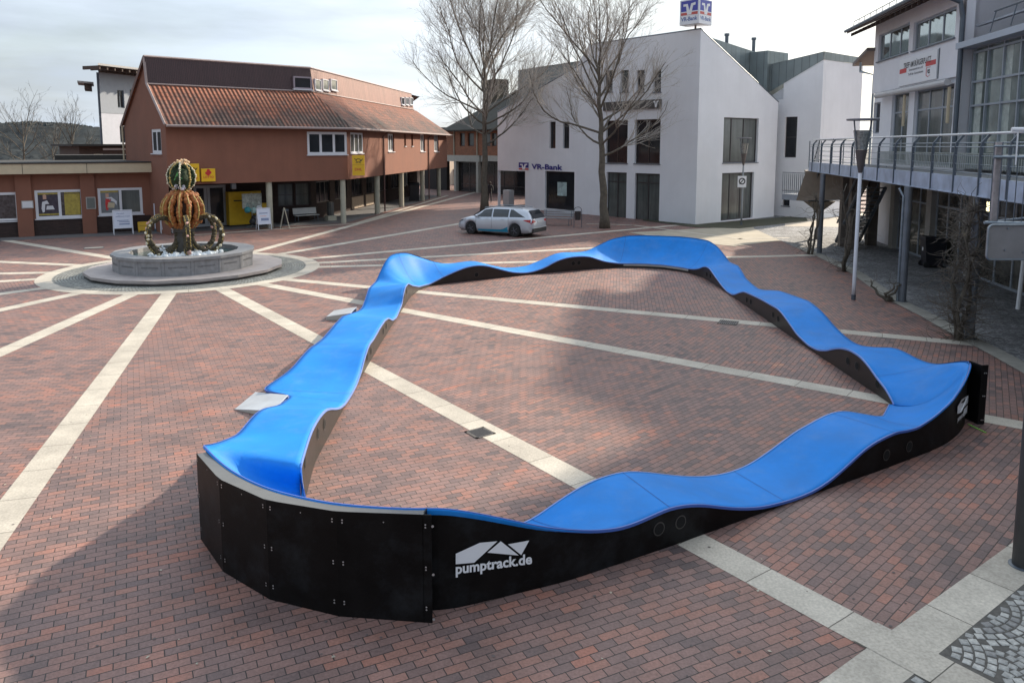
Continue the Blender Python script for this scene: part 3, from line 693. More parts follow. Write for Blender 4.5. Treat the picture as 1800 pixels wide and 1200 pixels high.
# round hand holes in the walls
def hole_pts(S, oth, hump_idx, which):
    pass
def put_hole(px, py, wall, rw=.075):
    # nearest azimuth on wall loop
    r = ray(px, py); best = None
    for i in range(NS):
        a, b = wall[i], wall[(i + 1) % NS]; d = b - a
        den = r.x * d.y - r.y * d.x
        if abs(den) < 1e-9: continue
        t = (a.x * r.y - a.y * r.x) / den
        if -.02 <= t <= 1.02:
            p = a + d * t; k = p.y / r.y; z = CH + r.z * k
            if k > 0 and 0.03 < z < max(a.z, b.z) + .05:
                if best is None or k < best[0]: best = (k, Vector((p.x, p.y, z)), d.normalized(), i)
    if not best: return
    k, p, d, i = best; n = Vector((d.y, -d.x, 0)).normalized()
    oth = SI if wall is SO else SO
    if n.dot(oth[i] - p) > 0: n = -n
    d.z = 0; d.normalize()
    par = track
    for nm_, rr, of, mt_ in (('hand_hole', rw * 1.22, -.013, base_mat('rim_grey', (.05, .045, .042), .5, var=.1)), ('opening', rw, -.010, base_mat('hole_black', (.001, .001, .001), .9, var=0))):
        mb = MB(); i0 = len(mb.v)
        for q in range(20):
            an = 2 * math.pi * q / 20; mb.v.append(p + n * of + d * (rr * math.cos(an)) + Vector((0, 0, rr * math.sin(an))))
        mb.f.append([i0 + q for q in range(20)])
        par = mb.build(nm_, mt_, par)
for px, py in [(572,745),(561,762),(538,812),(680,573),(675,582),(653,617),(647,627),(634,615+30),(716,512),(711,520)]: put_hole(px, py, SI)
for px, py in [(1242,482),(1248,485),(1312,527),(1319,530),(1358,553),(1367,560),(1489,634),(1505,643),(1541,675),(838,483),(1018,462),(1008,463)]: put_hole(px, py, SI)
for px, py in [(1198,918),(1160,930),(1330,905),(1560,800),(1600,785)]: put_hole(px, py, SO, .07)
# near berm: straight dark panels outside the curve with grey ledge on top
PB = [Vector(q) for q in [(-3.755, 8.78, 0), (-3.215, 8.06, 0), (-2.53, 7.53, 0), (-1.74, 7.24, 0), (-.79, 7.13, 0)]]
ztop = [1.075, 1.08, 1.09, 1.11, 1.13]
CB = []
for q in PB:
    i = min(range(NS), key=lambda i: (SO[i].xy - q.xy).length if SO[i].z > .6 else 9); CB.append(i)
for k in range(len(PB) - 1):
    a, b = PB[k], PB[k + 1]; n = Vector(((b - a).y, -(b - a).x, 0)).normalized()
    m = MB(); t_ = n * .012
    m.hexa([a + Vector((0,0,.003)), b + Vector((0,0,.003)), b - t_ + Vector((0,0,.003)), a - t_ + Vector((0,0,.003)), a + Vector((0,0,ztop[k])), b + Vector((0,0,ztop[k+1])), b - t_ + Vector((0,0,ztop[k+1])), a - t_ + Vector((0,0,ztop[k]))])
    m.build('berm_panel', M_black, track)
m = MB()
seg = []
i_a, i_b = CB[-1], CB[0]
idx = list(range(i_a, i_b + 1)) if i_b > i_a else list(range(i_a, NS)) + list(range(0, i_b + 1))
outer = []
for q in idx:
    p = SO[q]; f = 0; best = None
    for k in range(len(PB) - 1):
        a, b = PB[k], PB[k + 1]; t = max(0, min(1, (p.xy - a.xy).dot((b - a).xy) / (b - a).xy.length_squared)); w_ = a.lerp(b, t); w_.z = ztop[k] + (ztop[k + 1] - ztop[k]) * t
        dd = (w_.xy - p.xy).length
        if best is None or dd < best[0]: best = (dd, w_)
    outer.append((p, best[1]))
for (p, w1), (q, w2) in zip(outer, outer[1:]):
    zi1 = min(p.z - .012, w1.z); zi2 = min(q.z - .012, w2.z)
    m.face([Vector((p.x, p.y, zi1)), w1 + Vector((0, 0, .003)), w2 + Vector((0, 0, .003)), Vector((q.x, q.y, zi2))])
m.build('berm_ledge', base_mat('ledge_grey', (.10, .105, .108), .5, var=.1), track)
for e_, lab in ((0, 'end'), (-1, 'end')):
    p, w1 = outer[-1] if e_ == 0 else outer[0]; m = MB()
    d = (Vector((w1.x, w1.y, 0)) - Vector((p.x, p.y, 0))); t_ = Vector((d.y, -d.x, 0)).normalized() * .012
    A = Vector((p.x, p.y, .003)); B = Vector((w1.x, w1.y, .003))
    m.hexa([A, B, B + t_, A + t_, Vector((p.x, p.y, w1.z - .02)), w1 - Vector((0,0,.004)), w1 - Vector((0,0,.004)) + t_, Vector((p.x, p.y, w1.z - .02)) + t_])
    m.build('berm_end_panel', M_black, track)
# upright fin at the right-hand berm
Kc = Vector((7.99, 12.66, 0)); m = MB()
m.box(Kc + Vector((-.01, -.02, .52)), (.13, .03, 1.03), rz=.15); m.box(Kc + Vector((-.08, .12, .52)), (.02, .28, 1.03), rz=.15); m.build('corner_bracket', M_black, track, bevel=.004)
# bolts
def bolt(p, n, r=.009):
    m = MB(); z = n.cross(Vector((0, 0, 1))).normalized(); i0 = len(m.v)
    for q in range(8):
        an = 2 * math.pi * q / 8; m.v.append(p + n * .004 + z * (r * math.cos(an)) + Vector((0, 0, r * math.sin(an))))
    m.f.append([i0 + q for q in range(8)]); m.build('bolt', base_mat('zinc_bolts', (.5, .5, .5), .3, metal=.6, var=0), track)
for k in range(len(PB) - 1):
    a, b = PB[k], PB[k + 1]; n = Vector(((b - a).y, -(b - a).x, 0)).normalized(); n = n if n.y < 0 else -n
    for zz in (.14, .56, 1.0):
        for t in (.06, .94):
            for dz in (0, .028): bolt(a.lerp(b, t) + Vector((0, 0, zz + dz)), n)
    bolt(a.lerp(b, .5) + Vector((0, 0, 1.03)), n, .007)
for zz in (.05, .52, 1.02): bolt(Vector((-.775, 7.12, zz)), Vector((.1, -1, 0)).normalized(), .014)
for zz in (.08, .5, .9):
    for s_ in (-.012, .018): bolt(Kc + Vector((0 + s_, -.037, zz)), Vector((.15, -1, 0)).normalized(), .012)
# lettering and emblem on the outside wall
def wallpix(px, py, off=.006):
    r = ray(px, py); best = None
    pl = [Vector((s.x, s.y, 0)) for s in SO]
    for i in range(NS):
        a, b = pl[i], pl[(i + 1) % NS]
        if a.y > 13.2: continue
        d = b - a; den = r.x * d.y - r.y * d.x
        if abs(den) < 1e-9: continue
        t = (a.x * r.y - a.y * r.x) / den
        if -.01 <= t <= 1.01:
            p = a + d * t
            if best is None or p.y < best[0].y: best = (p, d.normalized())
    if best is None:
        q = max((v for v in pl if v.y < 13.2), key=lambda v: v.x / v.y); best = (q, Vector((.6, .8, 0)))
    p, d = best; n = Vector((d.y, -d.x, 0)); n = n if n.y < 0 else -n
    p = p + n * off; k = p.y / r.y
    return Vector((p.x, p.y, CH + r.z * k))
m = MB()
def emb(poly):
    # subdivide polygon edges so it follows the wall
    m.f.append([m.vert(wallpix(*q, off=.004)) for q in poly])
s3 = lambda x, y: (700 + x / 3, 700 + y / 3)
emb([s3(303,818), s3(430,760), s3(522,752), s3(400,865), s3(303,873)])
emb([s3(470,812), s3(540,752), s3(635,827)]); emb([s3(578,768), s3(690,748), s3(648,825)])
text_on(m, 'pumptrack.de', lambda x, y: wallpix(x, y, .004), 801, 935, 0, 1, .035) if False else None
def txtfn(x, y):
    t = (x - 801) / 134.; return wallpix(x, 1008 - 18.3 * t - y, .004)
text_on(m, 'pumptrack.de', txtfn, 801, 935, 0, 17.5, .03)
m.build('lettering', M_swhite, track)
m = MB()
c5 = lambda x, y: (1400 + x / 5.143, 580 + y / 5.143)
m.f.append([m.vert(wallpix(*c5(*q), off=.004)) for q in [(1452,755),(1456,690),(1492,625),(1556,588),(1552,660),(1508,700),(1492,740),(1470,752)]])
m.f.append([m.vert(wallpix(*c5(*q), off=.004)) for q in [(1505,755),(1512,715),(1550,675),(1546,730),(1528,750)]])
def txt2(x, y):
    t = (x - 1683) / 17.; return wallpix(x, 740.5 - 16 * t - y, .004)
text_on(m, 'pumptrack.de', txt2, 1683, 1700, 0, 8, .03)
m.build('lettering', M_swhite, track)
# pale strip on the inner wall of the far berm
m = MB(); 
ii = [i for i in range(NS) if 4.3 < SI[i].x < 6.6 and SI[i].y > 28.3]
for a, b in zip(ii, ii[1:]):
    if b != a + 1: continue
    P_, Q_ = SI[a], SI[b]; na = (P_ - SO[a]); na.z = 0; na.normalize()
    m.face([Vector((P_.x, P_.y, P_.z * .45)) + na * .02, Vector((Q_.x, Q_.y, Q_.z * .45)) + na * .02, Vector((Q_.x, Q_.y, Q_.z * .8)) + na * .02, Vector((P_.x, P_.y, P_.z * .8)) + na * .02])
m.build('pale_plank', base_mat('plank_grey', (.33, .32, .30), .6, var=.1), track)
# entry ramps: aluminium wedges leaning on the outer edge
for pts, lab in (([(-4.98,13.35,.012),(-4.93,14.32,.012),(-4.12,13.72,.15),(-4.15,12.90,.14)], 'pale metal entry ramp on the left side of the blue track, the nearer of two'),
                 ([(-5.05,20.5,.10),(-5.02,21.3,.10),(-4.38,21.3,.20),(-4.38,20.5,.20)], 'thin pale metal ramp on the left side of the blue track, the farther of two')):
    t = thing('entry_ramp', lab, 'ramp', (pts[0][0], pts[0][1], 0), group='metal ramps at the left side of the track')
    P_ = [Vector(q) for q in pts]; m = MB()
    m.hexa([p - Vector((0, 0, .010)) for p in P_] + [p + Vector((0, 0, .006)) for p in P_]); m.build('plate', M_alu, t, bevel=.003)
    for a, b in ((0, 3), (1, 2)):
        m = MB(); A, B = P_[a], P_[b]; t_ = Vector((0, .02, 0)) * (1 if a == 0 else -1)
        m.hexa([Vector((A.x, A.y, .006)), Vector((B.x, B.y, .006)), Vector((B.x, B.y, .006)) + t_, Vector((A.x, A.y, .006)) + t_, A - Vector((0,0,.0101)), B - Vector((0,0,.0101)), B + t_ - Vector((0,0,.0101)), A + t_ - Vector((0,0,.0101))])
        m.build('side_cheek', base_mat('cheek_cream', (.45, .43, .38), .5, var=.1), t)
# lime chalk mark by the berm
m = MB(); a, b = G(1702, 746), G(1733, 761); d = (b - a).normalized(); n = Vector((-d.y, d.x, 0)) * .014
m.hexa([a - n + Vector((0,0,.006)), b - n + Vector((0,0,.006)), b + n + Vector((0,0,.006)), a + n + Vector((0,0,.006)), a - n + Vector((0,0,.012)), b - n + Vector((0,0,.012)), b + n + Vector((0,0,.012)), a + n + Vector((0,0,.012))])
tag(m.build('paint_mark', base_mat('lime_paint', (.22, .55, .08), .6, var=.1)), 'short lime green mark on the bricks beside the right-hand corner of the blue track', 'paint mark')
# ================================================================== BUILDING HELPERS
def wall(mb, F, u0, u1, z0, top, ops=(), depth=.22, brk=()):
    tf = top if callable(top) else (lambda u: top)
    us = sorted(set([u0, u1] + [x for o in ops for x in (o[0], o[1]) if u0 < x < u1] + [b for b in brk if u0 < b < u1]))
    for a, b in zip(us, us[1:]):
        mid = (a + b) / 2
        oo = sorted([(o[2], o[3]) for o in ops if o[0] <= mid <= o[1]])
        z = z0
        for (p, q) in oo:
            if p > z + .001: mb.face([F.P(a, z), F.P(b, z), F.P(b, p), F.P(a, p)], uv=[(a, z), (b, z), (b, p), (a, p)])
            z = max(z, q)
        mb.face([F.P(a, z), F.P(b, z), F.P(b, tf(b)), F.P(a, tf(a))], uv=[(a, z), (b, z), (b, tf(b)), (a, tf(a))])
    for (a, b, p, q) in ops:
        D = -depth
        for A, B in (((a, p), (b, p)), ((b, p), (b, q)), ((b, q), (a, q)), ((a, q), (a, p))):
            mb.face([F.P(*A), F.P(*B), F.P(*B, D), F.P(*A, D)], uv=[(A[0], A[1])] * 4)
def window(parent, F, r, nx=1, nz=1, fm=None, gm=None, fw=.06, rec=.16, sill=None, name='window', zs=None, xs=None):
    fm = fm or M_frame_dark; gm = gm or M_glass; a, b, p, q = r; m = MB(); T = .05
    def bar(u0, u1, z0, z1, e=0): m.fbox(F, u0, u1, z0, z1, -rec - T, -rec + .012 + e)
    bar(a, a + fw, p, q); bar(b - fw, b, p, q); bar(a + fw, b - fw, p, p + fw); bar(a + fw, b - fw, q - fw, q)
    X = xs if xs is not None else [(b - a) * k / nx for k in range(1, nx)]
    Z = zs if zs is not None else [(q - p) * k / nz for k in range(1, nz)]
    for x in X: bar(a + x - fw / 2, a + x + fw / 2, p + fw, q - fw, -.002)
    for z in Z: bar(a + fw, b - fw, p + z - fw * .42, p + z + fw * .42, -.004)
    w_ = m.build(name, fm, parent)
    g_ = MB(); g_.face([F.P(a + .01, p + .01, -rec - .02), F.P(b - .01, p + .01, -rec - .02), F.P(b - .01, q - .01, -rec - .02), F.P(a + .01, q - .01, -rec - .02)])
    g_.build('pane', gm, w_)
    if sill:
        s = MB(); s.fbox(F, a - .06, b + .06, p - .05, p - .002, -rec + .014, .07); s.build('sill', sill, w_)
    return w_
def backbox(mb, F, u0, u1, z0, z1, d0, d1):
    mb.fbox(F, u0, u1, z0, z1, -d1, -d0)
def roofslab(mb, pts, th=.12, uvd=None):
    """pts quad(s) of the top; thickened downwards"""
    P_ = [Vector(p) for p in pts]; n = len(P_)
    e = (P_[1] - P_[0]).normalized(); nn = (P_[1] - P_[0]).cross(P_[-1] - P_[0]).normalized(); v = nn.cross(e)
    uv = [((p - P_[0]).dot(e), abs((p - P_[0]).dot(v))) for p in P_]
    mb.face(P_, uv=uv); B = [p - Vector((0, 0, th)) for p in P_]
    mb.face(B[::-1], uv=[(0, 0)] * n)
    for k in range(n): mb.face([P_[k], B[k], B[(k + 1) % n], P_[(k + 1) % n]], uv=[(0, 0)] * 4)
# ================================================================== BANK (white render, zinc)
BL = Vector((-1.13, 60.82, 0)); BC = Vector((11.05, 46.14, 0)); BR = Vector((17.56, 51.42, 0))
F1 = Fac(BL, BC); F2 = Fac(BC, BR)
bank = thing('bank_building', 'white rendered bank with sloping roof edges, tall dark windows and a zinc clad roof storey', 'building', BC)
ustep = F1.uz(1035, 105)[0]; zl = F1.uz(875, 198)[1]; zstep = F1.uz(1035, 106)[1]; ztp = F1.uz(1237, 51)[1]
L1 = F1.L
top1 = lambda u: (zl + (zstep - zl) * u / ustep) if u <= ustep - .0005 else ztp
rw = [F1.quad((1265-200+0,212),(1103,212),(1065,287),(1103,287)), F1.quad((1117,210),(1161,210),(1115,288),(1160,288)),
      F1.quad((1066,303),(1102,303),(1066,384),(1100,385)), F1.quad((1116,305),(1160,305),(1115,387),(1158,390)),
      F1.quad((958,301.5),(1010,301.5),(958,368),(1009,369)),
      F1.quad((966,214),(976.5,214),(966,261),(976.5,261)), F1.quad((989.5,214),(1000.5,214),(989.5,261),(1000.5,261))]
up = [F1.quad((x, 125),(x + 14, 122),(x, 163),(x + 14, 162)) for x in (1063, 1091, 1119, 1148)]
ent = F1.quad((875.5,300.5),(923,300.5),(875.5,361),(923,365)); ent = (ent[0], ent[1], .0, ent[3])
m = MB()
wall(m, F1, 0, ustep, 0, top1, [o for o in rw[4:]] + [ent], depth=.25); 
wall(m, F1, ustep, L1, 0, ztp, rw[:4] + up, depth=.25)
# gable side
zr = F2.uz(1366, 180)[1]; L2 = F2.L
g1 = F2.quad((1273,207),(1334,208),(1270,286),(1331,286)); g2 = F2.quad((1269,304),(1326,303),(1267,395),(1322,389)); g2 = (g2[0], g2[1], .06, g2[3])
wall(m, F2, 0, L2, 0, lambda u: ztp + (zr - ztp) * u / L2, [g1, g2], depth=.25)
# body behind the skin
bkn = -F1.n; D = 14
Q = lambda u, z, d: F1.P(u, z, -d)
m.hexa([Q(0,0,3.4),Q(ustep,0,.3),Q(ustep,0,D),Q(0,0,D),Q(0,zl,3.4),Q(ustep,zstep-.03,.3),Q(ustep,zstep-.03,D),Q(0,zl,D)])
m.face([Q(ustep,0,0),Q(ustep,0,.3),Q(ustep,ztp,.3),Q(ustep,ztp,0)])
U2 = F2.u
bp_ = [F1.P(ustep, 0, -.3), F1.P(L1 - .3, 0, -.3), BR - F2.n * .3 - U2 * 0, BR - F2.n * .3 + (F1.P(ustep,0,-.3) - F1.P(L1 - .3,0,-.3))]
tz = [ztp - .03, ztp - .03, zr - .03, zr - .03]
m.hexa([p for p in bp_] + [Vector((p.x, p.y, z)) for p, z in zip(bp_, tz)])
m.fbox(F1, .6, ent[1] + .2, 0, ent[3] + .3, -3.4, -2.6)
m.fbox(F1, ent[1], ent[1] + .25, 0, ent[3] + .3, -2.6, -.26)
m.build('wall', M_white, bank)
# dark coping along the roof edges
m = MB()
m.tube([F1.P(0, zl + .03, -.02), F1.P(ustep, zstep + .03, -.02)], .06, 4); m.tube([F1.P(ustep, ztp + .03, -.03), F1.P(L1, ztp + .03, -.03)], .05, 4)
m.tube([F2.P(0, ztp + .03, -.03), F2.P(L2, zr + .03, -.03)], .06, 4)
m.build('coping', M_galvd, bank)
for r_ in rw[:2]: window(bank, F1, r_, nx=2, fw=.07, fm=base_mat('bronze_frame', (.045, .032, .028), .4, var=.05), sill=M_galvd)
for r_ in rw[2:4]: window(bank, F1, r_, nx=2, fw=.07, zs=[(r_[3] - r_[2]) * .8], gm=M_glass2)
window(bank, F1, rw[4], fw=.06)
for r_ in rw[5:]: window(bank, F1, r_, fw=.04, fm=MATS['bronze_frame'])
for k, r_ in enumerate(up): window(bank, F1, r_, fw=.05, nx=2 if k > 1 else 1, sill=M_galvd)
window(bank, F2, g1, fw=.08, xs=[(g1[1] - g1[0]) * .27, (g1[1] - g1[0]) * .62], gm=M_glass2, sill=M_galvd); window(bank, F2, g2, fw=.08, xs=[(g2[1] - g2[0]) * .3, (g2[1] - g2[0]) * .64], gm=M_glass2)
# poster behind the shop pane
a = F1.uz(977, 320); b = F1.uz(993, 345); m = MB(); m.fbox(F1, a[0], b[0], b[1], a[1], -.175, -.165); 
ps = m.build('window_poster', base_mat('poster_teal', (.32, .42, .42), .6, var=.4, scale=3), bank)
# passage recess: panels, cabinet
m = MB(); 
for k in range(3): m.fbox(F1, .75 + k * .75, 1.42 + k * .75, .1, ent[3] - .1, -2.59, -2.52)
m.build('entrance_panels', base_mat('panel_grey', (.16, .165, .18), .5, var=.1), bank)
t = thing('parcel_cabinet', 'light grey metal cabinet standing in the passage at the left end of the white bank', 'cabinet', F1.P(.55, 0, -.5)); m = MB()
m.fbox(F1, .15, .95, .08, 1.25, -.9, -.4); m.build('housing', base_mat('cabinet_grey', (.38, .39, .40), .5, var=.06), t, bevel=.02)
m = MB(); m.fbox(F1, .2, .9, .0, .079, -.86, -.44); m.build('plinth', M_galvd, t)
m = MB(); m.fbox(F1, .22, .88, .18, 1.18, -.399, -.392); m.build('door', base_mat('cabinet_door', (.44, .45, .46), .45, var=.05), t)
# fascia board with small emblem, and the lettering
fb = F1.quad((1062,179),(1163,176),(1062,196),(1163,190)); m = MB(); m.fbox(F1, fb[0], fb[1], fb[2], fb[3], .003, .12)
fbo = m.build('fascia_board', base_mat('fascia_bronze', (.06, .055, .052), .45, var=.1), bank)
def vr_logo(mbs, fn, x0, y0, w_, h_):
    """blue field, red foot, white winged V; mbs = (blue, red, white)"""
    b_, r_, wt = mbs; f = lambda x, y, k=0: fn(x0 + x * w_, y0 + y * h_, k)
    b_.f.append([b_.vert(f(*q)) for q in [(0,.26),(1,.26),(1,1),(0,1)]]); r_.f.append([r_.vert(f(*q)) for q in [(0,0),(1,0),(1,.19),(0,.19)]])
    for P_ in ([(.14,.78),(.40,.78),(.50,.30),(.50,.02),(.38,.02),(.30,.62),(.14,.62)], [(.50,.02),(.50,.30),(.60,.78),(.86,.84),(.86,.66),(.72,.62),(.62,.02)]):
        wt.f.append([wt.vert(f(q[0], q[1], 1)) for q in P_])
blue, red, wht = MB(), MB(), MB()
a = F1.uz(1149, 189); vr_logo((MB(), MB(), wht), lambda x, y, k=0: F1.P(x, y, .124), a[0], a[1] - .02, .55, .5)
wht.build('emblem', M_swhite, fbo)
blue, red, wht = MB(), MB(), MB()
a = F1.uz(913, 298); b = F1.uz(930.5, 286)
vr_logo((blue, red, wht), lambda x, y, k=0: F1.P(x, y, .07 + .006 * k), a[0], a[1], b[0] - a[0], b[1] - a[1])
t = thing('bank_sign', 'blue VR-Bank lettering with winged emblem on the white wall above the passage', 'sign', F1.P(a[0], 0, .1))
m = MB(); m.fbox(F1, a[0], b[0], a[1], b[1], .003, .066); m.build('backing', M_swhite, t)
blue.build('blue_field', M_navy, t); red.build('red_bar', M_red, t); wht.build('emblem', M_swhite, t)
m = MB(); a = F1.uz(935, 297); b = F1.uz(989.5, 297)
text_on(m, 'VR-Bank', lambda x, y: F1.P(x, y, .05), a[0], b[0], a[1], .37, .03); m.build('lettering', M_navy, t)
# zinc roof storey behind the gables
m = MB()
zz = F1.off(-3.5)
za = zz.uz(911, 124); zb = zz.uz(1040, 112)
def ribquad(mb, pts):
    P_ = [Vector(p) for p in pts]; e = Vector((P_[1].x - P_[0].x, P_[1].y - P_[0].y, 0)).normalized()
    mb.face(P_, uv=[((p - P_[0]).dot(e), p.z) for p in P_])
ue = L1 - 1.5
ribquad(m, [zz.P(za[0], 5, 0), zz.P(ustep, 5, 0), zz.P(ustep, za[1] + .25, 0), zz.P(za[0], za[1], 0)])
ribquad(m, [zz.P(za[0], 5, -8), zz.P(za[0], 5, 0), zz.P(za[0], za[1], 0), zz.P(za[0], za[1], -8)])
m.face([zz.P(za[0] - .1, za[1] + .002, .1), zz.P(ustep, za[1] + .252, .1), zz.P(ustep, za[1] + .252, -8), zz.P(za[0] - .1, za[1] + .002, -8)], uv=[(0, 0), (9, 0), (9, 8), (0, 8)])
# right part: slanting zinc face seen over the gable slope
z2 = F2.off(-2.6); p1 = z2.uz(1262, 73); p2 = z2.uz(1344, 97)
ribquad(m, [z2.P(p1[0] - 1, 6, 0), z2.P(p2[0], 5, 0), z2.P(p2[0], p2[1], 0), z2.P(p1[0] - 1, p1[1] + .2, 0)])
ribquad(m, [z2.P(p2[0], 5, 0), z2.P(p2[0], 5, -5), z2.P(p2[0], p2[1], -5), z2.P(p2[0], p2[1], 0)])
m.face([z2.P(p1[0] - 1, p1[1] + .2, 0), z2.P(p2[0], p2[1], 0), z2.P(p2[0], p2[1], -6), z2.P(p1[0] - 1, p1[1] + .2, -6)], uv=[(0, 0), (9, 0), (9, 8), (0, 8)])
# stack of the middle
z3 = F2.off(-1.2); c0 = z3.uz(1350, 89); c1 = z3.uz(1386, 88)
def tower(mb, F, u0, u1, z0, z1, dep):
    for A, B in (((u0, 0), (u1, 0)), ((u1, 0), (u1, -dep)), ((u1, -dep), (u0, -dep)), ((u0, -dep), (u0, 0))):
        L = abs(B[0] - A[0]) + abs(B[1] - A[1])
        mb.face([F.P(A[0], z0, A[1]), F.P(B[0], z0, B[1]), F.P(B[0], z1, B[1]), F.P(A[0], z1, A[1])], uv=[(0, z0), (L, z0), (L, z1), (0, z1)])
    mb.face([F.P(u0, z1, 0), F.P(u1, z1, 0), F.P(u1, z1, -dep), F.P(u0, z1, -dep)], uv=[(0, 0)] * 4)
tower(m, z3, c0[0], c1[0], 5, c0[1], 2.2)
m.build('zinc_roof', M_zinc, bank)
for px in (1294.5, 1342):
    q = z2.uz(px, 90); m = MB(); m.lathe(z2.P(q[0], 0, -.8), [(.12, 8), (.12, p2[1] + 1.1), (.17, p2[1] + 1.1), (.17, p2[1] + 1.25)], 10); m.build('vent_pipe', M_galvd, bank)
# right wing with own gable
K = Vector((19.8, 49.85, 0)); KL = Vector((18.0, 52.2, 0)); KR = K + Vector((.776, .63, 0)) * 5.1
F3 = Fac(KL, K); F4 = Fac(K, KR); m = MB()
kz0 = F3.uz(1378, 146)[1]; kz1 = F3.uz(1437, 106)[1]; uu0 = F3.uz(1378, 146)[0]
wn3 = F3.quad((1380,206),(1402,205),(1378,277),(1399,277)); wn4 = F3.quad((1375,346),(1388,346),(1375,362),(1388,362))
F3L = F3.L
wall(m, F3, -1.6, F3L, 0, lambda u: kz0 + (kz1 - kz0) * (u - uu0) / (F3L - uu0) if u > uu0 else F3.uz(1395, 174)[1], [wn3, wn4], brk=[uu0, uu0 + .002])
wall(m, F4, 0, F4.L, 0, kz1, [])
bb = [F3.P(-1.6, 0, -.3), F3.P(F3L, 0, -.3) , F4.P(F4.L, 0, -.0), F4.P(F4.L, 0, -.0) + (F3.P(-1.6, 0, 0) - F3.P(F3L, 0, 0))]
zlow = F3.uz(1395, 174)[1]
m.hexa(bb + [Vector((p.x, p.y, z)) for p, z in zip(bb, (zlow - .02, kz1 - .02, kz1 - .02, zlow - .02))])
# link wall between the gable end and the wing
F5 = Fac(BR, F3.P(-1.55, 0, 0)); wall(m, F5, 0, F5.L, 0, zlow, [])
m.build('wing_wall', M_white, bank)
window(bank, F3, wn3, nz=2, fw=.05); window(bank, F3, wn4, fw=.05, sill=M_galvd)
m = MB(); zt = F3.uz(1438, 92)[1]
ribquad(m, [F3.P(uu0 - 1.2, kz0 - .6, .03), F3.P(F3L, kz1, .03), F3.P(F3L, zt, .03), F3.P(uu0 - 1.2, zt - .5, .03)])
ribquad(m, [F4.P(0, kz1, .03), F4.P(F4.L, kz1 , .03), F4.P(F4.L, zt - .05, .03), F4.P(0, zt, .03)])
m.face([F3.P(uu0 - 1.2, zt - .5, .05), F3.P(F3L, zt, .05), F4.P(F4.L, zt - .05, .05), F4.P(F4.L, zt - .5, .05) + (F3.P(uu0 - 1.2, 0, 0) - F3.P(F3L, 0, 0))], uv=[(0, 0), (3, 0), (3, 5), (0, 5)])
m.build('wing_roof', M_zinc, bank)
m = MB(); dpx = F5.P(.25, 0, .1); m.tube([dpx + Vector((0, 0, .1)), dpx + Vector((0, 0, zr - .7)), dpx + Vector((-.1, -.1, zr - .3))], .06, 8); m.lathe(dpx + Vector((0, 0, zr - .75)), [(.07, 0), (.16, .3), (.16, .45)], 8); m.build('downpipe', M_galv, bank)
# cube sign on the roof corner
cp = BC + Vector((-.2, .5, 0)); zc = F1.uz(1232, 52)[1]
t = thing('cube_sign', 'white cube sign with blue emblem fields on the bank roof corner', 'sign', (cp.x, cp.y, zc))
m = MB(); m.lathe(cp, [(.06, zc - .2), (.06, zc + .35)], 10); m.build('mast', base_mat('mast_brown', (.12, .08, .06), .5, var=.1), t)
cs_ = 1.45; rot = R(-47); m = MB(); cz = zc + .28 + cs_ / 2
m.box(cp + Vector((0, 0, cz)), (cs_ * .93, cs_ * .93, cs_), rz=rot + R(45 - 45)); m.build('cube', base_mat('cube_white', (.70, .72, .76), .4, var=.04), t, bevel=.03)
e1 = Vector((math.cos(rot), math.sin(rot), 0)); e2 = Vector((-e1.y, e1.x, 0))
blue, red, wht, tx = MB(), MB(), MB(), MB(); hh = cs_ * .93 / 2
for (eu, en) in ((e1, -e2), (e2, -e1), (e2 * 1, e1), (e1 * -1, e2)):
    # orient u so text reads left to right seen from outside
    u_ = Vector((-en.y, en.x, 0))
    fn = lambda x, y, k=0, u_=u_, en=en: cp + u_ * x + en * (hh + .004 + .003 * k) + Vector((0, 0, cz + y))
    vr_logo((blue, red, wht), fn, -hh * .86, -.18, hh * 1.72, .82)
    text_on(tx, 'VR-Bank', fn, -hh * .84, hh * .84, -.50, .22, .03)
blue.build('blue_field', base_mat('cube_blue', (.06, .07, .36), .4, var=.05), t); red.build('red_bar', base_mat('cube_red', (.5, .10, .09), .45, var=.05), t); wht.build('emblem', M_swhite, t); tx.build('lettering', base_mat('cube_text', (.10, .16, .36), .4, var=0), t)
# ================================================================== POST OFFICE (terracotta render, arcade)
A0 = Vector((-18.0, 40.35, 0)); C1 = Vector((-10.03, 47.18, 0)); E1 = Vector((-6.3, 75.2, 0))
FL = Fac(A0, C1); FR = Fac(C1, E1); FG = Fac(A0 + Vector((-.65, .76, 0)) * 7.9, A0)
post = thing('post_office_building', 'long terracotta rendered building with clay tile roof, dark upper storey and an open arcade', 'building', A0)
ZS, ZE = 2.67, 6.0
wA = FL.quad((540,232),(608,232),(540,272),(612,272)); wB = FR.quad((616,233),(638,234),(616,270),(638,269))
fr_ops = [wB] + [FR.quad((a, 235),(b, 236),(a, 267),(b, 266.5)) for a, b in ((682,693),(739,747),(763,771))] + [FR.quad((a, 236),(b, 236),(a, 257),(b, 257)) for a, b in ((710.5,713.5),(723,726))]
m = MB()
wall(m, FL, 0, FL.L, ZS, ZE + .1, [wA]); wall(m, FR, 0, FR.L, ZS, ZE + .1, fr_ops)
# inset panels below the windows are shallow ribs
gz = [(0, 2.2), (5.3, 9.47)]
prof = lambda d: (6.0 + 2.0 * d / 2.4) if d < 2.4 else ((8.0 + 1.47 * (d - 2.4) / .2) if d < 2.6 else 9.47 - 3.47 * (d - 2.6) / 5.3)
gw = FG.quad((265.5,227),(283,227),(267,270),(283.5,270))
wall(m, FG, 0, FG.L, 0, lambda u: prof(FG.L - u), [gw], brk=[FG.L - 2.4, FG.L - 2.6])
m.build('wall', M_terra, post)
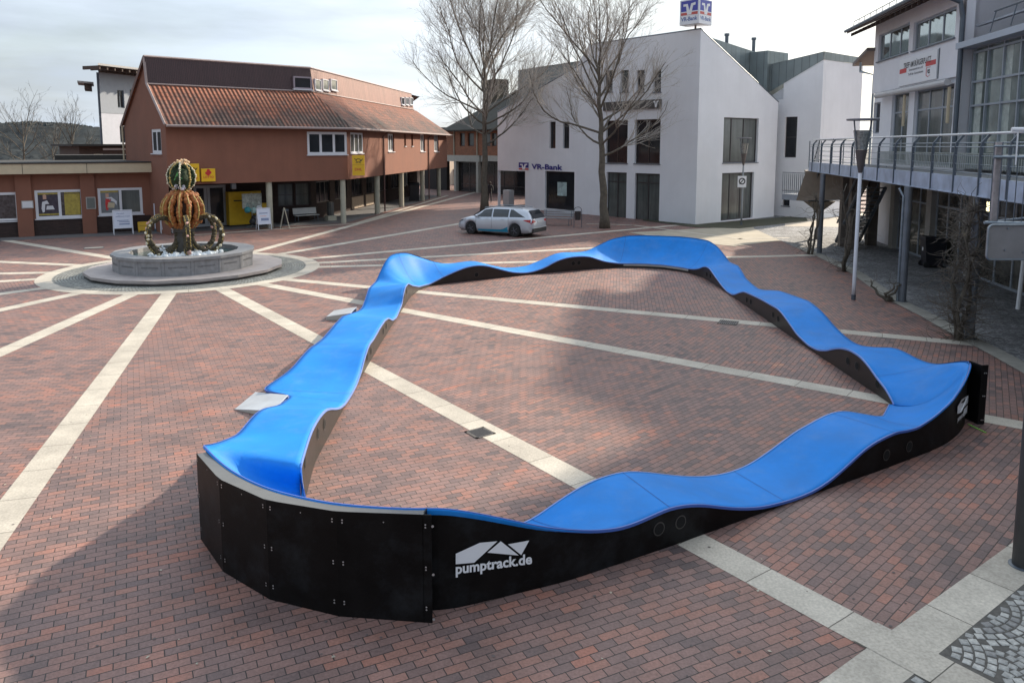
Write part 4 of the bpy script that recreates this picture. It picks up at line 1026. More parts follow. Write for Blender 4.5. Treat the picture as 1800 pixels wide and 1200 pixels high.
# soffit, recessed ground floor, body
m = MB(); DEP = 3.0
inn = lambda F, u, z, d: F.P(u, z, -d)
Ci = C1 + Vector((-.943, .509, 0)) * DEP
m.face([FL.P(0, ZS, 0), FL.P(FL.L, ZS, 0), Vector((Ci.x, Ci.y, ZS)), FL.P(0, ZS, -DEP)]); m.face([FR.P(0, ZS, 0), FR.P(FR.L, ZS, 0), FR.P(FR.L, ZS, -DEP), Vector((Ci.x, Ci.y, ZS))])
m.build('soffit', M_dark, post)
Gi = Fac(FL.P(0, 0, -DEP), Ci); Gr = Fac(Ci, FR.P(FR.L, 0, -DEP))
m = MB()
def opx_(F, xs_): return [F.quad((a, t0), (b, t0), (a, t1), (b, t1)) for a, b, t0, t1 in xs_]
lo = [(Gi.uz(340,330)[0], Gi.uz(397,330)[0], .05, 2.45), (Gi.uz(488,330)[0], Gi.uz(516,330)[0], 1.0, 2.4), (Gi.uz(519,330)[0], Gi.uz(546,330)[0], 1.0, 2.4)]
ro = []
for k in range(7):
    ro.append((1.2 + k * 3.4, 3.6 + k * 3.4, 1.0, 2.4))
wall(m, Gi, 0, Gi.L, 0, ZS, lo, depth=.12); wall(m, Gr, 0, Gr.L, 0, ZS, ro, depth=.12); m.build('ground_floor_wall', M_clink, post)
window(post, Gi, lo[0], xs=[(lo[0][1]-lo[0][0]) * .36, (lo[0][1]-lo[0][0]) * .46], fm=base_mat('alu_frame', (.34, .35, .36), .4, metal=.3, var=.06), gm=M_glass, fw=.16, rec=.06, name='shop_door')
for r_ in lo[1:]: window(post, Gi, r_, nz=2, rec=.06, gm=M_glass2)
for r_ in ro: window(post, Gr, r_, nx=3, rec=.06, gm=M_glass)
m = MB()
for a_, b_ in ((618, 638), (642.5, 656), (659, 663)):
    ua, ub_ = Gr.uz(a_, 360)[0], Gr.uz(b_, 360)[0]; m.fbox(Gr, min(ua, ub_), max(ua, ub_), .10, .95, .01, .06)
m.build('parapet_panel', base_mat('panel_beige', (.40, .32, .24), .8, var=.1, scale=8), post)
m = MB()
P0 = FL.P(.05, 0, -.3); 
def roofring(d, z): # point sequence along left then right wing at inset d
    return [FL.P(.06, z, -d), Vector((C1.x - .943 * d, C1.y + .509 * d, z)), FR.P(FR.L - .06, z, -d)]
a_, b_, c_ = roofring(.3, 0), roofring(7.6, 0), None
for k in range(2):
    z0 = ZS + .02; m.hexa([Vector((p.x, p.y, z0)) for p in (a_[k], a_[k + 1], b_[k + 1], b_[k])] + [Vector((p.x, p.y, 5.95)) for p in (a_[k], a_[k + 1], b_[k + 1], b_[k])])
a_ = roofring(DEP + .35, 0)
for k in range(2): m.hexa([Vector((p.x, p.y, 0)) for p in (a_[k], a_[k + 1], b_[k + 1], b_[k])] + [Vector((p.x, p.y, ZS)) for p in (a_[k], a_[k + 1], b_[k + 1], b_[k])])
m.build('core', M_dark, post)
# arcade columns
def col_at(p, name='column', r=.17, z=ZS):
    m = MB(); m.lathe((p.x, p.y, 0), [(r, 0), (r, z)], 16); return m.build(name, M_column, post, smooth=False)
for F, u in [(FL, FL.uz(477, 360)[0]), (FL, FL.L - .25)]: col_at(F.P(u, 0, -.25))
for px in (669, 711, 747.5, 776): col_at(FR.P(FR.uz(px, 340)[0], 0, -.25), r=.19)
# roof
tl = MB()
ring_e = roofring(-.45, 5.78); ring_t = roofring(2.4, 8.0)
ring_e[0] = FL.P(-.12, 5.78, .45); ring_t[0] = FL.P(-.12, 8.0, -2.4)
for k in range(2):
    P4 = [ring_e[k], ring_e[k + 1], ring_t[k + 1], ring_t[k]]
    if k == 1:
        ue_ = 2.9; P4[2] = FR.P(FR.L - 2.4, 8.0, -2.4)
    e = (P4[1] - P4[0]).normalized()
    up_ = (P4[3] - P4[0]); up_ = (up_ - e * up_.dot(e)); v_ = up_.normalized()
    tl.face(P4, uv=[((p - P4[0]).dot(e), (p - P4[0]).dot(v_)) for p in P4])
# hipped far end and rear slope
pe = [ring_e[2], FR.P(FR.L, 5.9, -7.9), FR.P(FR.L - 2.4, 8.0, -5.0), FR.P(FR.L - 2.4, 8.0, -2.4)]
tl.face(pe, uv=[(0, 0), (8, 0), (5.5, 3), (2.4, 3)])
back_t, back_e = roofring(2.62, 9.44), roofring(8.0, 5.9)
back_t[0] = FL.P(-.12, 9.44, -2.62); back_e[0] = FL.P(-.12, 5.9, -8.0)
for k in range(2):
    P4 = [back_t[k], back_t[k + 1], back_e[k + 1], back_e[k]]; tl.face(P4, uv=[(0, 0), (9, 0), (9, 6), (0, 6)])
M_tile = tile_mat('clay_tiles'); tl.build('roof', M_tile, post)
# upper storey: dark cladding on the left wing, paler on the right one
ub = roofring(2.4, 8.0); ut = roofring(2.6, 9.47)
M_clad = rib_mat('dark_red_cladding', (.052, .022, .024), .12, .55); M_clad2 = rib_mat('pale_red_cladding', (.21, .098, .076), .35, .6)
FU1 = Fac(ub[0], ub[1]); FU2 = Fac(ub[1], ub[2])
m = MB(); uv4 = lambda L: [(0, 0), (L, 0), (L, 1.5), (0, 1.5)]
m.face([FL.P(-.12, 8.0, -2.4), ub[1], ut[1], FL.P(-.12, 9.47, -2.6)], uv=uv4(12)); m.build('upper_storey_left', M_clad, post)
u_e = FU2.uz(727, 175)[0]; m = MB()
m.face([ub[1], FU2.P(u_e, 8.0), FU2.P(u_e, 9.47, -.2), ut[1]], uv=uv4(u_e)); m.face([FU2.P(u_e, 8.0), FU2.P(u_e, 8.0, -4), FU2.P(u_e, 9.47, -4), FU2.P(u_e, 9.47, -.2)], uv=uv4(4))
m.build('upper_storey_right', M_clad2, post)
m = MB(); 
m.tube([FL.P(-.14, 9.5, -2.62), ut[1] + Vector((0, 0, .03)), FU2.P(u_e, 9.5, -.22)], .07, 4); m.tube([FL.P(-.14, 8.03, -2.36), ub[1] + Vector((0, 0, .04)), FU2.P(u_e, 8.04, .04)], .05, 4)
m.tube([FL.P(-.14, 5.8, .42), FL.P(-.14, 8.05, -2.4), FL.P(-.14, 9.5, -2.62), FL.P(-.14, 5.9, -8.0)], .07, 4)
m.tube([FL.P(-.1, 5.74, .5), Vector((C1.x + .943 * .5, C1.y - .509 * .5, 5.74)), FR.P(FR.L, 5.74, .5)], .07, 6)
m.build('roof_edging', base_mat('edging_pinkgrey', (.30, .235, .22), .6, var=.1), post)
uw = FU1.quad((515,134),(547,136),(516,156),(548,158))
def proudwin(F, r, nx, d, fm, gm, nm='window', fw=.09, lean=0, sillm=None):
    m = MB(); a, b, p, q = r
    for (x0, x1, z0, z1) in [(a, a + fw, p, q), (b - fw, b, p, q), (a, b, p, p + fw), (a, b, q - fw, q)] + [(a + (b - a) * k / nx - fw / 2, a + (b - a) * k / nx + fw / 2, p, q) for k in range(1, nx)]:
        m.fbox(F, x0, x1, z0, z1, d - .16, d + (.001 if x1 - x0 < .2 else 0))
    w_ = m.build(nm, fm, post); g_ = MB(); g_.fbox(F, a + .02, b - .02, p + .02, q - .02, d - .15, d - .04); g_.build('pane', gm, w_)
    s_ = MB(); s_.fbox(F, a - .05, b + .05, p - .07, p - .003, d - .16, d + .08); s_.build('sill', sillm or M_frame_white, w_)
proudwin(FU1, uw, 1, .05, base_mat('mauve_frame', (.30, .25, .28), .5, var=.05), M_glass)
for a, b in ((554,564.5),(567.5,578),(582,592.5)): proudwin(FU2, FU2.quad((a,139),(b,141),(a,158),(b,160)), 1, .02, M_frame_white, base_mat('glass_pale', (.16, .17, .16), .1, var=.3, scale=2), fw=.05)
for a, b in ((706,711),(713,718.5),(720.5,726)): proudwin(FU2, FU2.quad((a,171),(b,172),(a,184),(b,185)), 1, .02, M_frame_white, M_glass, fw=.05)
window(post, FL, wA, nx=3, fm=M_frame_white, fw=.15, rec=.03, sill=M_frame_white); window(post, FR, wB, nx=3, fm=M_frame_white, fw=.11, rec=.03, sill=M_frame_white, gm=M_glass2)
for r_ in fr_ops[1:4]: window(post, FR, r_, nx=3, fm=M_frame_white, fw=.12, rec=.12, sill=M_frame_white, gm=M_glass2)
for r_ in fr_ops[4:]: window(post, FR, r_, fm=M_frame_dark, fw=.04, rec=.15, sill=M_frame_white)
window(post, FG, gw, nx=2, fm=M_frame_white, fw=.16, rec=.05, gm=M_glass2, sill=M_frame_white)
for px in (673, 752):
    m = MB(); u = FR.uz(px, 280)[0]; m.tube([FR.P(u, 5.7, .45), FR.P(u, 5.4, .08), FR.P(u, .1 if px == 673 else .1, .08)], .055, 8); m.build('downpipe', base_mat('pipe_brown', (.09, .04, .035), .5, var=.1), post)
m = MB(); 
for d_ in (.07,): m.tube([FG.P(.02, 5.9, .1), FG.P(.02, 5.7, .12), FG.P(.02, 3.3, .12)], .05, 8)
m.build('downpipe', M_cream, post)
# signs on the post office: horn emblem
def horn(mb, fn, x, y, s):
    pts = []
    for k in range(24):
        a = 2 * math.pi * k / 24; pts.append((x + math.cos(a) * s * .36, y + math.sin(a) * s * .26))
    def ribbon(P_, w_, closed=False):
        n = len(P_)
        for i in range(n if closed else n - 1):
            (x0, y0), (x1, y1) = P_[i], P_[(i + 1) % n]; l = math.hypot(x1 - x0, y1 - y0) or 1; nx_, ny_ = -(y1 - y0) / l * w_, (x1 - x0) / l * w_
            mb.f.append([mb.vert(fn(*q)) for q in ((x0 - nx_, y0 - ny_), (x1 - nx_, y1 - ny_), (x1 + nx_, y1 + ny_), (x0 + nx_, y0 + ny_))])
    ribbon(pts, s * .055, True)
    ribbon([(x - s * .62, y + s * .30), (x - s * .42, y + s * .20), (x - s * .3, y + s * .02)], s * .05)
    mb.f.append([mb.vert(fn(*q)) for q in ((x + s * .28, y - s * .08), (x + s * .42, y + s * .02), (x + s * .70, y + s * .38), (x + s * .62, y + s * .04), (x + s * .36, y - s * .2))])
    ribbon([(x - s * .45, y - s * .42), (x - s * .12, y - s * .34)], s * .04); ribbon([(x + s * .12, y - s * .34), (x + s * .45, y - s * .42)], s * .04)
def ysign(F, r, label, d=.05, split=None, lines=(), hn=None, dep=.14):
    a, b, p, q = r; t = thing('hanging_sign', label, 'sign', F.P((a + b) / 2, p, d))
    m = MB(); m.fbox(F, a, b, p, q, d, d + dep); m.build('box', M_yellow, t, bevel=.01)
    m = MB(); fn = lambda x, y: F.P(x, y, d + dep + .006)
    if hn: horn(m, fn, (a + b) / 2, p + (q - p) * hn[0], (b - a) * hn[1])
    if m.v: m.build('emblem', M_sblack, t)
    for (txt, fx0, fx1, fy, hh_, mt) in lines:
        m = MB(); text_on(m, txt, fn, a + (b - a) * fx0, a + (b - a) * fx1, p + (q - p) * fy, (q - p) * hh_, .02); m.build('lettering', mt, t)
    if split:
        m = MB(); m.fbox(F, a, b, p + (q - p) * split - .012, p + (q - p) * split + .012, d + dep + .001, d + dep + .004); m.build('joint', base_mat('joint_orange', (.4, .2, .02), .5, var=0), t)
    return t
ysign(FL, FL.quad((327,287.5),(348,288),(327,319),(349,319)), 'tall yellow post sign with horn emblem on the wall behind the fountain crown', hn=(.68, .5), lines=[('DHL', .2, .8, .34, .11, M_red), ('POST', .15, .85, .12, .10, M_red)])
ls = ysign(FL, FL.quad((352,297),(376,296),(352,319),(377,319)), 'square yellow sign with red clover and lotto lettering', lines=[('LOTTO', .14, .86, .26, .17, M_red)])
m = MB(); q_ = FL.quad((352,297),(376,296),(352,319),(377,319))
for dx, dy in ((-.09, .0), (.08, .03), (.0, .13), (-.01, -.06)): m.lathe(FL.P((q_[0] + q_[1]) / 2 + dx, q_[2] + (q_[3] - q_[2]) * .66 + dy, .197), [(.085, 0), (.085, .004)], 12, M=Matrix((FL.u, Vector((0, 0, 1)), FL.n)).transposed())
m.build('clover', M_red, ls)
FS = Fac(C1 + Vector((.15, -.25, 0)), C1 + Vector((1.05, -.13, 0)))
ysign(FS, FS.quad((619.5,273),(641,273),(619.5,309),(641,308)), 'tall yellow post sign with black horn hanging from the corner of the terracotta upper floor', hn=(.74, .52), split=.52, lines=[('DHL', .2, .8, .24, .13, M_red)], d=0)
# ================================================================== LOW SHOP BUILDING at the left
S0 = Vector((-34.5, 34.72, 0)); S1 = Vector((-19.35, 43.45, 0)); FSb = Fac(S0, S1)
shop = thing('low_shop_building', 'single storey terracotta shop with flat roof and cream roof fascia at the left edge', 'building', S0)
m = MB(); zt_ = FSb.uz(150, 304)[1]; zf = FSb.uz(150, 287)[1]
w1 = FSb.quad((60,335.5),(145,332),(64,386),(149,381)); w2 = FSb.quad((171,331),(249,330),(174,379),(252,376)); w0 = FSb.quad((-45,340),(31,337.5),(-43,391),(35,388))
wall(m, FSb, 0, FSb.L + .3, w1[2] - .02, zt_, [w0, w1, w2], depth=.2); m.build('wall', M_terra, shop)
m = MB(); wall(m, FSb, 0, FSb.L + .3, 0, w1[2] - .021, [], depth=.2); m.build('plinth', M_clink, shop)
for a, b in ((29,57),(143,168)):
    m = MB(); u0, u1 = FSb.uz(a, 360)[0], FSb.uz(b, 360)[0]; m.fbox(FSb, u0, u1, 0, zt_ - .01, .002, .16); m.build('pilaster', M_terra, shop)
m = MB(); m.fbox(FSb, -.2, FSb.L - .2, zt_, zf, -.3, .55); m.build('roof_fascia', M_cream, shop)
m = MB(); m.fbox(FSb, -.2, FSb.L - .15, zf, zf + .07, -9, .6); m.fbox(FSb, 0, FSb.L, 0, zt_, -9, -.25)
m.fbox(FSb, -.2, FSb.L - .3, zt_ - .01, zt_ + .1, -9, -.31); m.build('flat_roof', M_roofdark, shop)
m = MB()
for px in (40, 152): u = FSb.uz(px, 295)[0]; m.fbox(FSb, u - .012, u + .012, zt_ - .003, zf - .01, .551, .556)
m.build('fascia_joint', M_frame_dark, shop)
M_int = base_mat('shop_interior', (.05, .045, .05), .15, var=.8, scale=5)
for r_, g_ in ((w0, M_int), (w1, M_int), (w2, M_glass2)): window(shop, FSb, r_, nx=2, fm=M_frame_white, fw=.13, rec=.02, gm=g_, sill=M_frame_white)
def poster(F, r, label, base, bits, d=-.03):
    a, b, p, q = r; t = thing('window_poster', label, 'poster', F.P(a, p, d)); m = MB(); m.fbox(F, a, b, p, q, d, d + .006); m.build('sheet', base, t)
    for nm, mt, poly in bits:
        m = MB(); m.f.append([m.vert(F.P(a + (b - a) * x, p + (q - p) * y, d + .009)) for x, y in poly]); m.build(nm, mt, t)
def sub(r, x0, x1, y0, y1): return (r[0] + (r[1] - r[0]) * x0, r[0] + (r[1] - r[0]) * x1, r[2] + (r[3] - r[2]) * y0, r[2] + (r[3] - r[2]) * y1)
M_mustard = base_mat('poster_mustard', (.36, .28, .05), .5, var=.3, scale=6); M_skin = base_mat('print_skin', (.5, .30, .22), .6, var=.05); M_cap = base_mat('print_white', (.6, .6, .62), .6, var=.05)
poster(FSb, sub(w1, .06, .47, .12, .90), 'dark poster with figure in white hat in the middle shop window', base_mat('poster_dark', (.04, .03, .045), .5, var=.5, scale=6),
  [('edge_band', M_mustard, [(0,.93),(1,.93),(1,1),(0,1)]), ('edge_band', M_mustard, [(0,0),(1,0),(1,.07),(0,.07)]), ('face', M_skin, [(.25,.72),(.42,.72),(.42,.9),(.33,.95),(.25,.9)]), ('figure', M_cap, [(.15,.3),(.2,.6),(.45,.66),(.55,.5),(.35,.5),(.3,.15),(.2,.12)]), ('paper', M_cap, [(.38,.25),(.8,.25),(.72,.42),(.42,.42)])])
poster(FSb, sub(w1, .60, .93, .10, .90), 'mustard yellow poster in the right pane of the middle shop window', M_mustard, [('dark_edge', M_sblack, [(0,.94),(1,.94),(1,.97),(0,.97)])])
poster(FSb, sub(w2, .05, .45, .10, .92), 'grey poster with figure in red top above the white pavement board', base_mat('poster_grey', (.16, .17, .18), .5, var=.2, scale=3),
  [('edge_band', M_mustard, [(0,.9),(1,.9),(1,1),(0,1)]), ('face', M_skin, [(.3,.68),(.48,.68),(.48,.86),(.3,.86)]), ('red_top', M_red, [(.26,.4),(.3,.64),(.62,.62),(.55,.5),(.42,.45),(.42,.12),(.3,.1)]), ('sleeve', M_cap, [(.3,.66),(.62,.7),(.92,.5),(.88,.32),(.78,.46),(.5,.56)]), ('parcel', M_cream, [(.36,.22),(.75,.2),(.8,.42),(.42,.46)])])
for px0, py0, px1, py1, mt, lb in ((37.5,352.5,58.5,366, M_cap, 'small white notice plate on the terracotta pillar left of the middle shop window'), (150.5,346,167.5,367, base_mat('plate_grey', (.12, .13, .12), .5, var=.1), 'grey framed notice board on the pillar between the two right shop windows')):
    r_ = FSb.rect(px0, py0, px1, py1); t = thing('notice_board', lb, 'notice board', FSb.P(r_[0], r_[2], .2)); m = MB(); m.fbox(FSb, r_[0], r_[1], r_[2], r_[3], .162, .19); m.build('frame', base_mat('board_edge', (.35, .34, .32), .5, var=.1), t)
    m = MB(); m.fbox(FSb, r_[0] + .04, r_[1] - .04, r_[2] + .04, r_[3] - .04, .191, .196); m.build('panel', mt, t)
# ================================================================== BUILDINGS BEHIND
tw = thing('grey_tower_house', 'pale blue-grey rendered block with flat overhanging timber roofs behind the terracotta gable', 'building', (-33, 62, 0))
a = AT(181, 250, 62); b = AT(262, 250, 66.5); FT = Fac((a.x, a.y), (b.x, b.y)); m = MB(); zt_ = FT.uz(182, 128)[1]; zm = FT.uz(182, 199)[1]
ww = [FT.quad((205,159),(218,159),(208,190),(219,190)), FT.quad((229,158),(240,158),(229,190),(240,190)), FT.quad((210,222),(222,222),(212,251),(222,251))]
vd = FT.a.normalized() * 9
wall(m, FT, 0, FT.L + 3, zm, zt_, ww[:2]); q0_, q1_ = FT.P(0, 0, -.25), FT.P(FT.L + 3, 0, -.25)
m.hexa([q0_, q1_, q1_ + vd, q0_ + vd] + [v + Vector((0, 0, zt_)) for v in (q0_, q1_, q1_ + vd, q0_ + vd)])
m.build('upper_wall', base_mat('tower_grey', (.30, .325, .36), .85, var=.05), tw)
m = MB(); wall(m, FT, 0, FT.L + 3, 0, zm - .02, ww[2:]); m.build('lower_wall', base_mat('tower_pale', (.50, .51, .56), .85, var=.05), tw)
for r_ in ww: window(tw, FT, r_, nx=2 if r_ is not ww[2] else 1, fm=M_galvd, fw=.07, rec=.12)
def skew(mb, u0, u1, z0, z1, d0, f):
    A = [FT.P(u0, 0, d0), FT.P(u1, 0, d0), FT.P(u1, 0, d0) + vd * f, FT.P(u0, 0, d0) + vd * f]
    mb.hexa([v + Vector((0, 0, z0)) for v in A] + [v + Vector((0, 0, z1)) for v in A])
m = MB(); skew(m, -1.5, FT.L + 3, zt_ + .35, zt_ + .5, 1.6, 1.1); m.build('roof', base_mat('roof_edge_pale', (.35, .34, .33), .6, var=.1), tw)
m = MB()
for k in range(16): u = -1.3 + k * .72; m.fbox(FT, u, u + .12, zt_ + .08, zt_ + .349, -.2, 1.5)
skew(m, -.3, FT.L + 3, zt_, zt_ + .07, .3, 1.0); m.build('rafters', base_mat('timber_dark', (.075, .05, .04), .8, var=.2), tw)
q = FT.uz(182, 148)[1]; m = MB(); skew(m, -1.5, .0, q, q + .14, -.6, .35); m.build('lower_roof', base_mat('roof_edge_pale2', (.28, .26, .25), .6, var=.1), tw); m = MB()
skew(m, -.7, -.01, q - .45, q - .01, -.8, .3); m.build('lower_rafters', MATS['timber_dark'], tw)
lr = thing('low_dark_roofed_house', 'low dark flat-roofed house with pale fascia line seen over the shop roof', 'building', (-36, 58, 0))
a = AT(126, 262, 56); b = AT(228, 262, 58.5); FD = Fac((a.x, a.y), (b.x, b.y)); m = MB(); z0_ = FD.uz(140, 254)[1]; m.fbox(FD, .6, FD.L + 1, 0, z0_ - .12, -8, -.6); m.build('wall', base_mat('brown_wood', (.09, .06, .05), .85, var=.2), lr)
m = MB(); m.fbox(FD, 0, FD.L + 1, z0_ - .12, z0_ + .02, -8, .2); m.build('roof', M_roofdark, lr)
m = MB(); u = FD.uz(184, 260)[0]; m.fbox(FD, u, FD.L, z0_ - .42, z0_ - .27, -.59, -.52); m.build('fascia', M_swhite, lr)
m = MB(); u0, u1 = FD.uz(168, 270)[0], FD.uz(184, 270)[0]; m.fbox(FD, u0, u1, z0_ - 1.05, z0_ - .7, -.59, -.55); m.build('panel', M_cream, lr)
lr = thing('dark_annex', 'long black flat roof upstand standing directly on the shop roof line', 'building', (-28, 46, 0))
a = AT(96, 275, 46.5); b = AT(228, 275, 48.5); FD = Fac((a.x, a.y), (b.x, b.y)); m = MB(); z0_ = FD.uz(100, 273)[1]; m.fbox(FD, 0, FD.L + .5, 0, z0_, -4, 0); m.build('upstand', M_roofdark, lr)
# brick house closing the lane
B0 = AT(764, 333, 84); Bp = G(840, 339); Bq = G(800, 336); dB = (Bp - Bq).normalized()
BB0 = Bq - dB * 6; BB1 = Bp + dB * 9; FB = Fac(BB0, BB1); FB_L = FB.L
bh = thing('brick_lane_house', 'red brick house with dark roof and pale shopfront beam left of the white bank', 'building', Bp)
M_redbr = brick_mat('red_brick', .24, .083, .01, [(0, (.22, .085, .045)), (1, (.38, .145, .075))], (.22, .17, .13), big=.2)
m = MB(); ze = FB.uz(800, 229)[1]; zb_ = FB.uz(812, 284)[1]; zt2 = FB.uz(812, 273)[1]
wb = [FB.quad((a, 234),(b, 234),(a, 257),(b, 257)) for a, b in ((808,817),(822,833),(851,862),(864,873))]
wall(m, FB, 0, FB_L, zt2, ze, wb, depth=.25); m.build('wall', M_redbr, bh)
for r_ in wb: window(bh, FB, r_, nx=1, fm=M_frame_dark, fw=.1, rec=.15, gm=M_glass2)
m = MB(); m.fbox(FB, FB.uz(780, 280)[0], FB.uz(843.5, 280)[0], zb_, zt2, -.3, .12); m.fbox(FB, FB.uz(853, 280)[0], FB_L, zb_ + .1, zt2, -.3, .5); m.build('shopfront_beam', base_mat('pale_concrete', (.42, .42, .38), .8, var=.08), bh)
for px in (801, 840):
    u = FB.uz(px, 310)[0]; m = MB(); m.fbox(FB, u - .17, u + .17, 0, zb_ - .003, -.25, .1); m.build('pillar', MATS['pale_concrete'], bh)
m = MB()
for px in (799, 839.5): u = FB.uz(px, 250)[0]; m.tube([FB.P(u, zt2 + .02, .08), FB.P(u, ze, .08)], .07, 8)
m.build('downpipe', M_column, bh)
sf = (FB.uz(805.5, 300)[0], FB.uz(836.5, 300)[0], .05, zb_ - .05); window(bh, FB, sf, nx=2, zs=[.75], fm=M_frame_dark, fw=.09, rec=.35, gm=M_glass, name='shopfront')
sf = (FB.uz(846, 300)[0], FB_L - .5, .05, zb_ - .05); window(bh, FB, sf, nx=5, zs=[.75], fm=M_frame_dark, fw=.09, rec=.35, gm=M_glass, name='shopfront')
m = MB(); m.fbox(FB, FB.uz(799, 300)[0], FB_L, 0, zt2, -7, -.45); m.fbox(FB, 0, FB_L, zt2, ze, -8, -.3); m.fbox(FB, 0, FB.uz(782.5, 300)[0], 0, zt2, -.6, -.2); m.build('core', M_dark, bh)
zr_ = FB.uz(850, 144)[1]; rd = 6
m = MB(); ul = FB.uz(783, 231)[0]
roofslab(m, [FB.P(ul, ze, .6), FB.P(FB_L, ze, .6), FB.P(FB_L, zr_, -rd), FB.P(ul + 6, zr_, -rd)], .15)
roofslab(m, [FB.P(FB_L, zr_, -rd), FB.P(ul + 6, zr_, -rd), FB.P(ul, ze, -rd * 2.1), FB.P(FB_L, ze, -rd * 2.1)], .15)
roofslab(m, [FB.P(ul, ze, -rd * 2.1), FB.P(ul, ze, .6), FB.P(ul + 6, zr_, -rd)], .15)
rf = m.build('roof', base_mat('dark_tiles', (.036, .034, .026), .85, var=.35, scale=1.5, bump=.6, bscale=9), bh)
fc = FB.off(-rd + 1.0); a = fc.uz(853, 141); b = fc.uz(874, 160); m = MB(); m.fbox(fc, a[0], b[0], ze + 1, a[1], -1.6, 0); m.build('chimney', base_mat('chimney_brown', (.06, .05, .035), .85, var=.2), rf)
# sunny house beyond the opening
p = AT(785, 315, 96); oh = thing('sunlit_house', 'pale sunlit house front far down the lane beyond the arcade', 'building', (p.x, p.y, 0)); m = MB()
m.box((p.x - 2, p.y + 3, 3.2), (9, 6, 6.4), rz=R(-30)); m.build('wall', base_mat('sunlit_cream', (.60, .48, .38), .85, var=.05), oh)
m = MB(); m.box((p.x - 2, p.y + 3, 6.7), (9.8, 6.8, .5), rz=R(-30)); m.build('roof', M_roofdark, oh)
# ================================================================== CIVIC BUILDING on the right
RA = Vector((17.93, 38.6, 0)); dR = Vector((-1.6, -11.6, 0)).normalized(); RBp = RA + dR * 40
FC_ = Fac(RA, RBp)
civ = thing('civic_building', 'pale grey rendered civic building with large glazed fronts and overhanging eaves on the right', 'building', RA)
zE = 10.35; usp = FC_.uz(1698, 40)[0]
c1 = FC_.quad((1551,59),(1605,41),(1546,109),(1601,93)); c2 = FC_.quad((1613,38),(1688,12),(1608,89),(1684,68))
zsh = FC_.uz(1533, 166)[1]
g_a = FC_.quad((1566,166),(1595,160),(1565,285),(1594,285)); g_a = (g_a[0], g_a[1], 3.95, g_a[3]); g_b = FC_.quad((1605,159),(1673,149),(1604,290),(1673,290)); g_b = (g_b[0], g_b[1], 3.95, g_b[3])
g_c = FC_.quad((1535,181),(1547,180),(1535,235),(1546,235))
m = MB()
wall(m, FC_.off(.12), 0, usp, zsh, zE + .42, [c1, c2]); wall(m, FC_, 0, usp, 3.6, zsh, [g_a, g_b, g_c])
m.face([FC_.P(0, zsh, 0), FC_.P(usp, zsh, 0), FC_.P(usp, zsh, .12), FC_.P(0, zsh, .12)])
FE = Fac(RA + Vector((.137, -.99, 0)) * 0 + FC_.n * 0 - FC_.n * 9, RA)     # end wall facing away
m.face([RA + Vector((0,0,0)), RA - FC_.n * 9, RA - FC_.n * 9 + Vector((0,0,zE)), RA + Vector((0,0,zE))])
m.fbox(FC_, 0, usp, 3.6, zE, -9, -.3); m.fbox(FC_, .02, 3.0, 0, 3.6, -9, -.3)
# tall set-back block
m.fbox(FC_, usp - .05, 40, 3.6, 15.5, -12, -2.2)
m.fbox(FC_, usp - .06, usp, 3.6, zE, -2.2, .0)
m.build('wall', base_mat('civic_render', (.70, .70, .73), .85, var=.06, scale=.7, bump=.2), civ)
Fo = FC_.off(.12)
window(civ, Fo, c1, nx=3, fm=M_frame_blue, fw=.08, rec=.12, sill=M_galvd, gm=base_mat('sky_glass', (.34, .38, .38), .02, metal=.75, var=.1, spec=1.0)); window(civ, Fo, c2, nx=3, fm=M_frame_blue, fw=.08, rec=.12, sill=M_galvd, gm=MATS['sky_glass'])
H_ = g_a[3] - g_a[2]; window(civ, FC_, g_a, nx=2, zs=[H_ * .72], fm=M_frame_blue, fw=.09, rec=.14, gm=M_glass2); window(civ, FC_, g_b, nx=3, zs=[H_ * .72], fm=M_frame_blue, fw=.09, rec=.14, gm=M_glass2); window(civ, FC_, g_c, nz=2, fm=M_frame_blue, fw=.07, rec=.14)
# main roof over the left part: rises inwards from the overhanging eave
m = MB(); ez = 10.42
roofslab(m, [FC_.P(-.75, ez, 1.25), FC_.P(usp + .1, ez, 1.25), FC_.P(usp + .1, ez + 3.6, -7), FC_.P(-.75, ez + 3.6, -7)], .14); m.build('roof', base_mat('roof_soffit', (.16, .13, .12), .7, var=.15), civ)
m = MB()
for k in range(18): u = -.6 + k * .62; m.hexa([FC_.P(u, ez - .30, 1.1), FC_.P(u + .09, ez - .30, 1.1), FC_.P(u + .09, ez + .22, -.1), FC_.P(u, ez + .22, -.1), FC_.P(u, ez - .145, 1.1), FC_.P(u + .09, ez - .145, 1.1), FC_.P(u + .09, ez + .38, -.1), FC_.P(u, ez + .38, -.1)])
m.build('rafters', MATS['timber_dark'], civ)
m = MB(); m.tube([FC_.P(-.75, ez - .02, 1.33), FC_.P(usp + .1, ez - .02, 1.33)], .075, 8); gu = FC_.uz(1700, 20)[0] - .15
m.tube([FC_.P(usp + .05, ez - .05, 1.3), FC_.P(usp + .15, ez - .25, .9), FC_.P(usp + .2, ez - .55, .3), FC_.P(usp + .2, ez - 1.1, .2), FC_.P(usp + .2, 3.9, .2)], .09, 10); m.build('gutter', M_galvd, civ)
m = MB()
m.tube([FC_.P(-.5, ez + .42, 1.0), FC_.P(usp, ez + .42, 1.0)], .02, 5)
for k in range(12): m.tube([FC_.P(-.5 + k * .85, ez + .02, 1.05), FC_.P(-.5 + k * .85, ez + .42, 1.0)], .015, 4)
m.build('snow_guard', M_galv, civ)
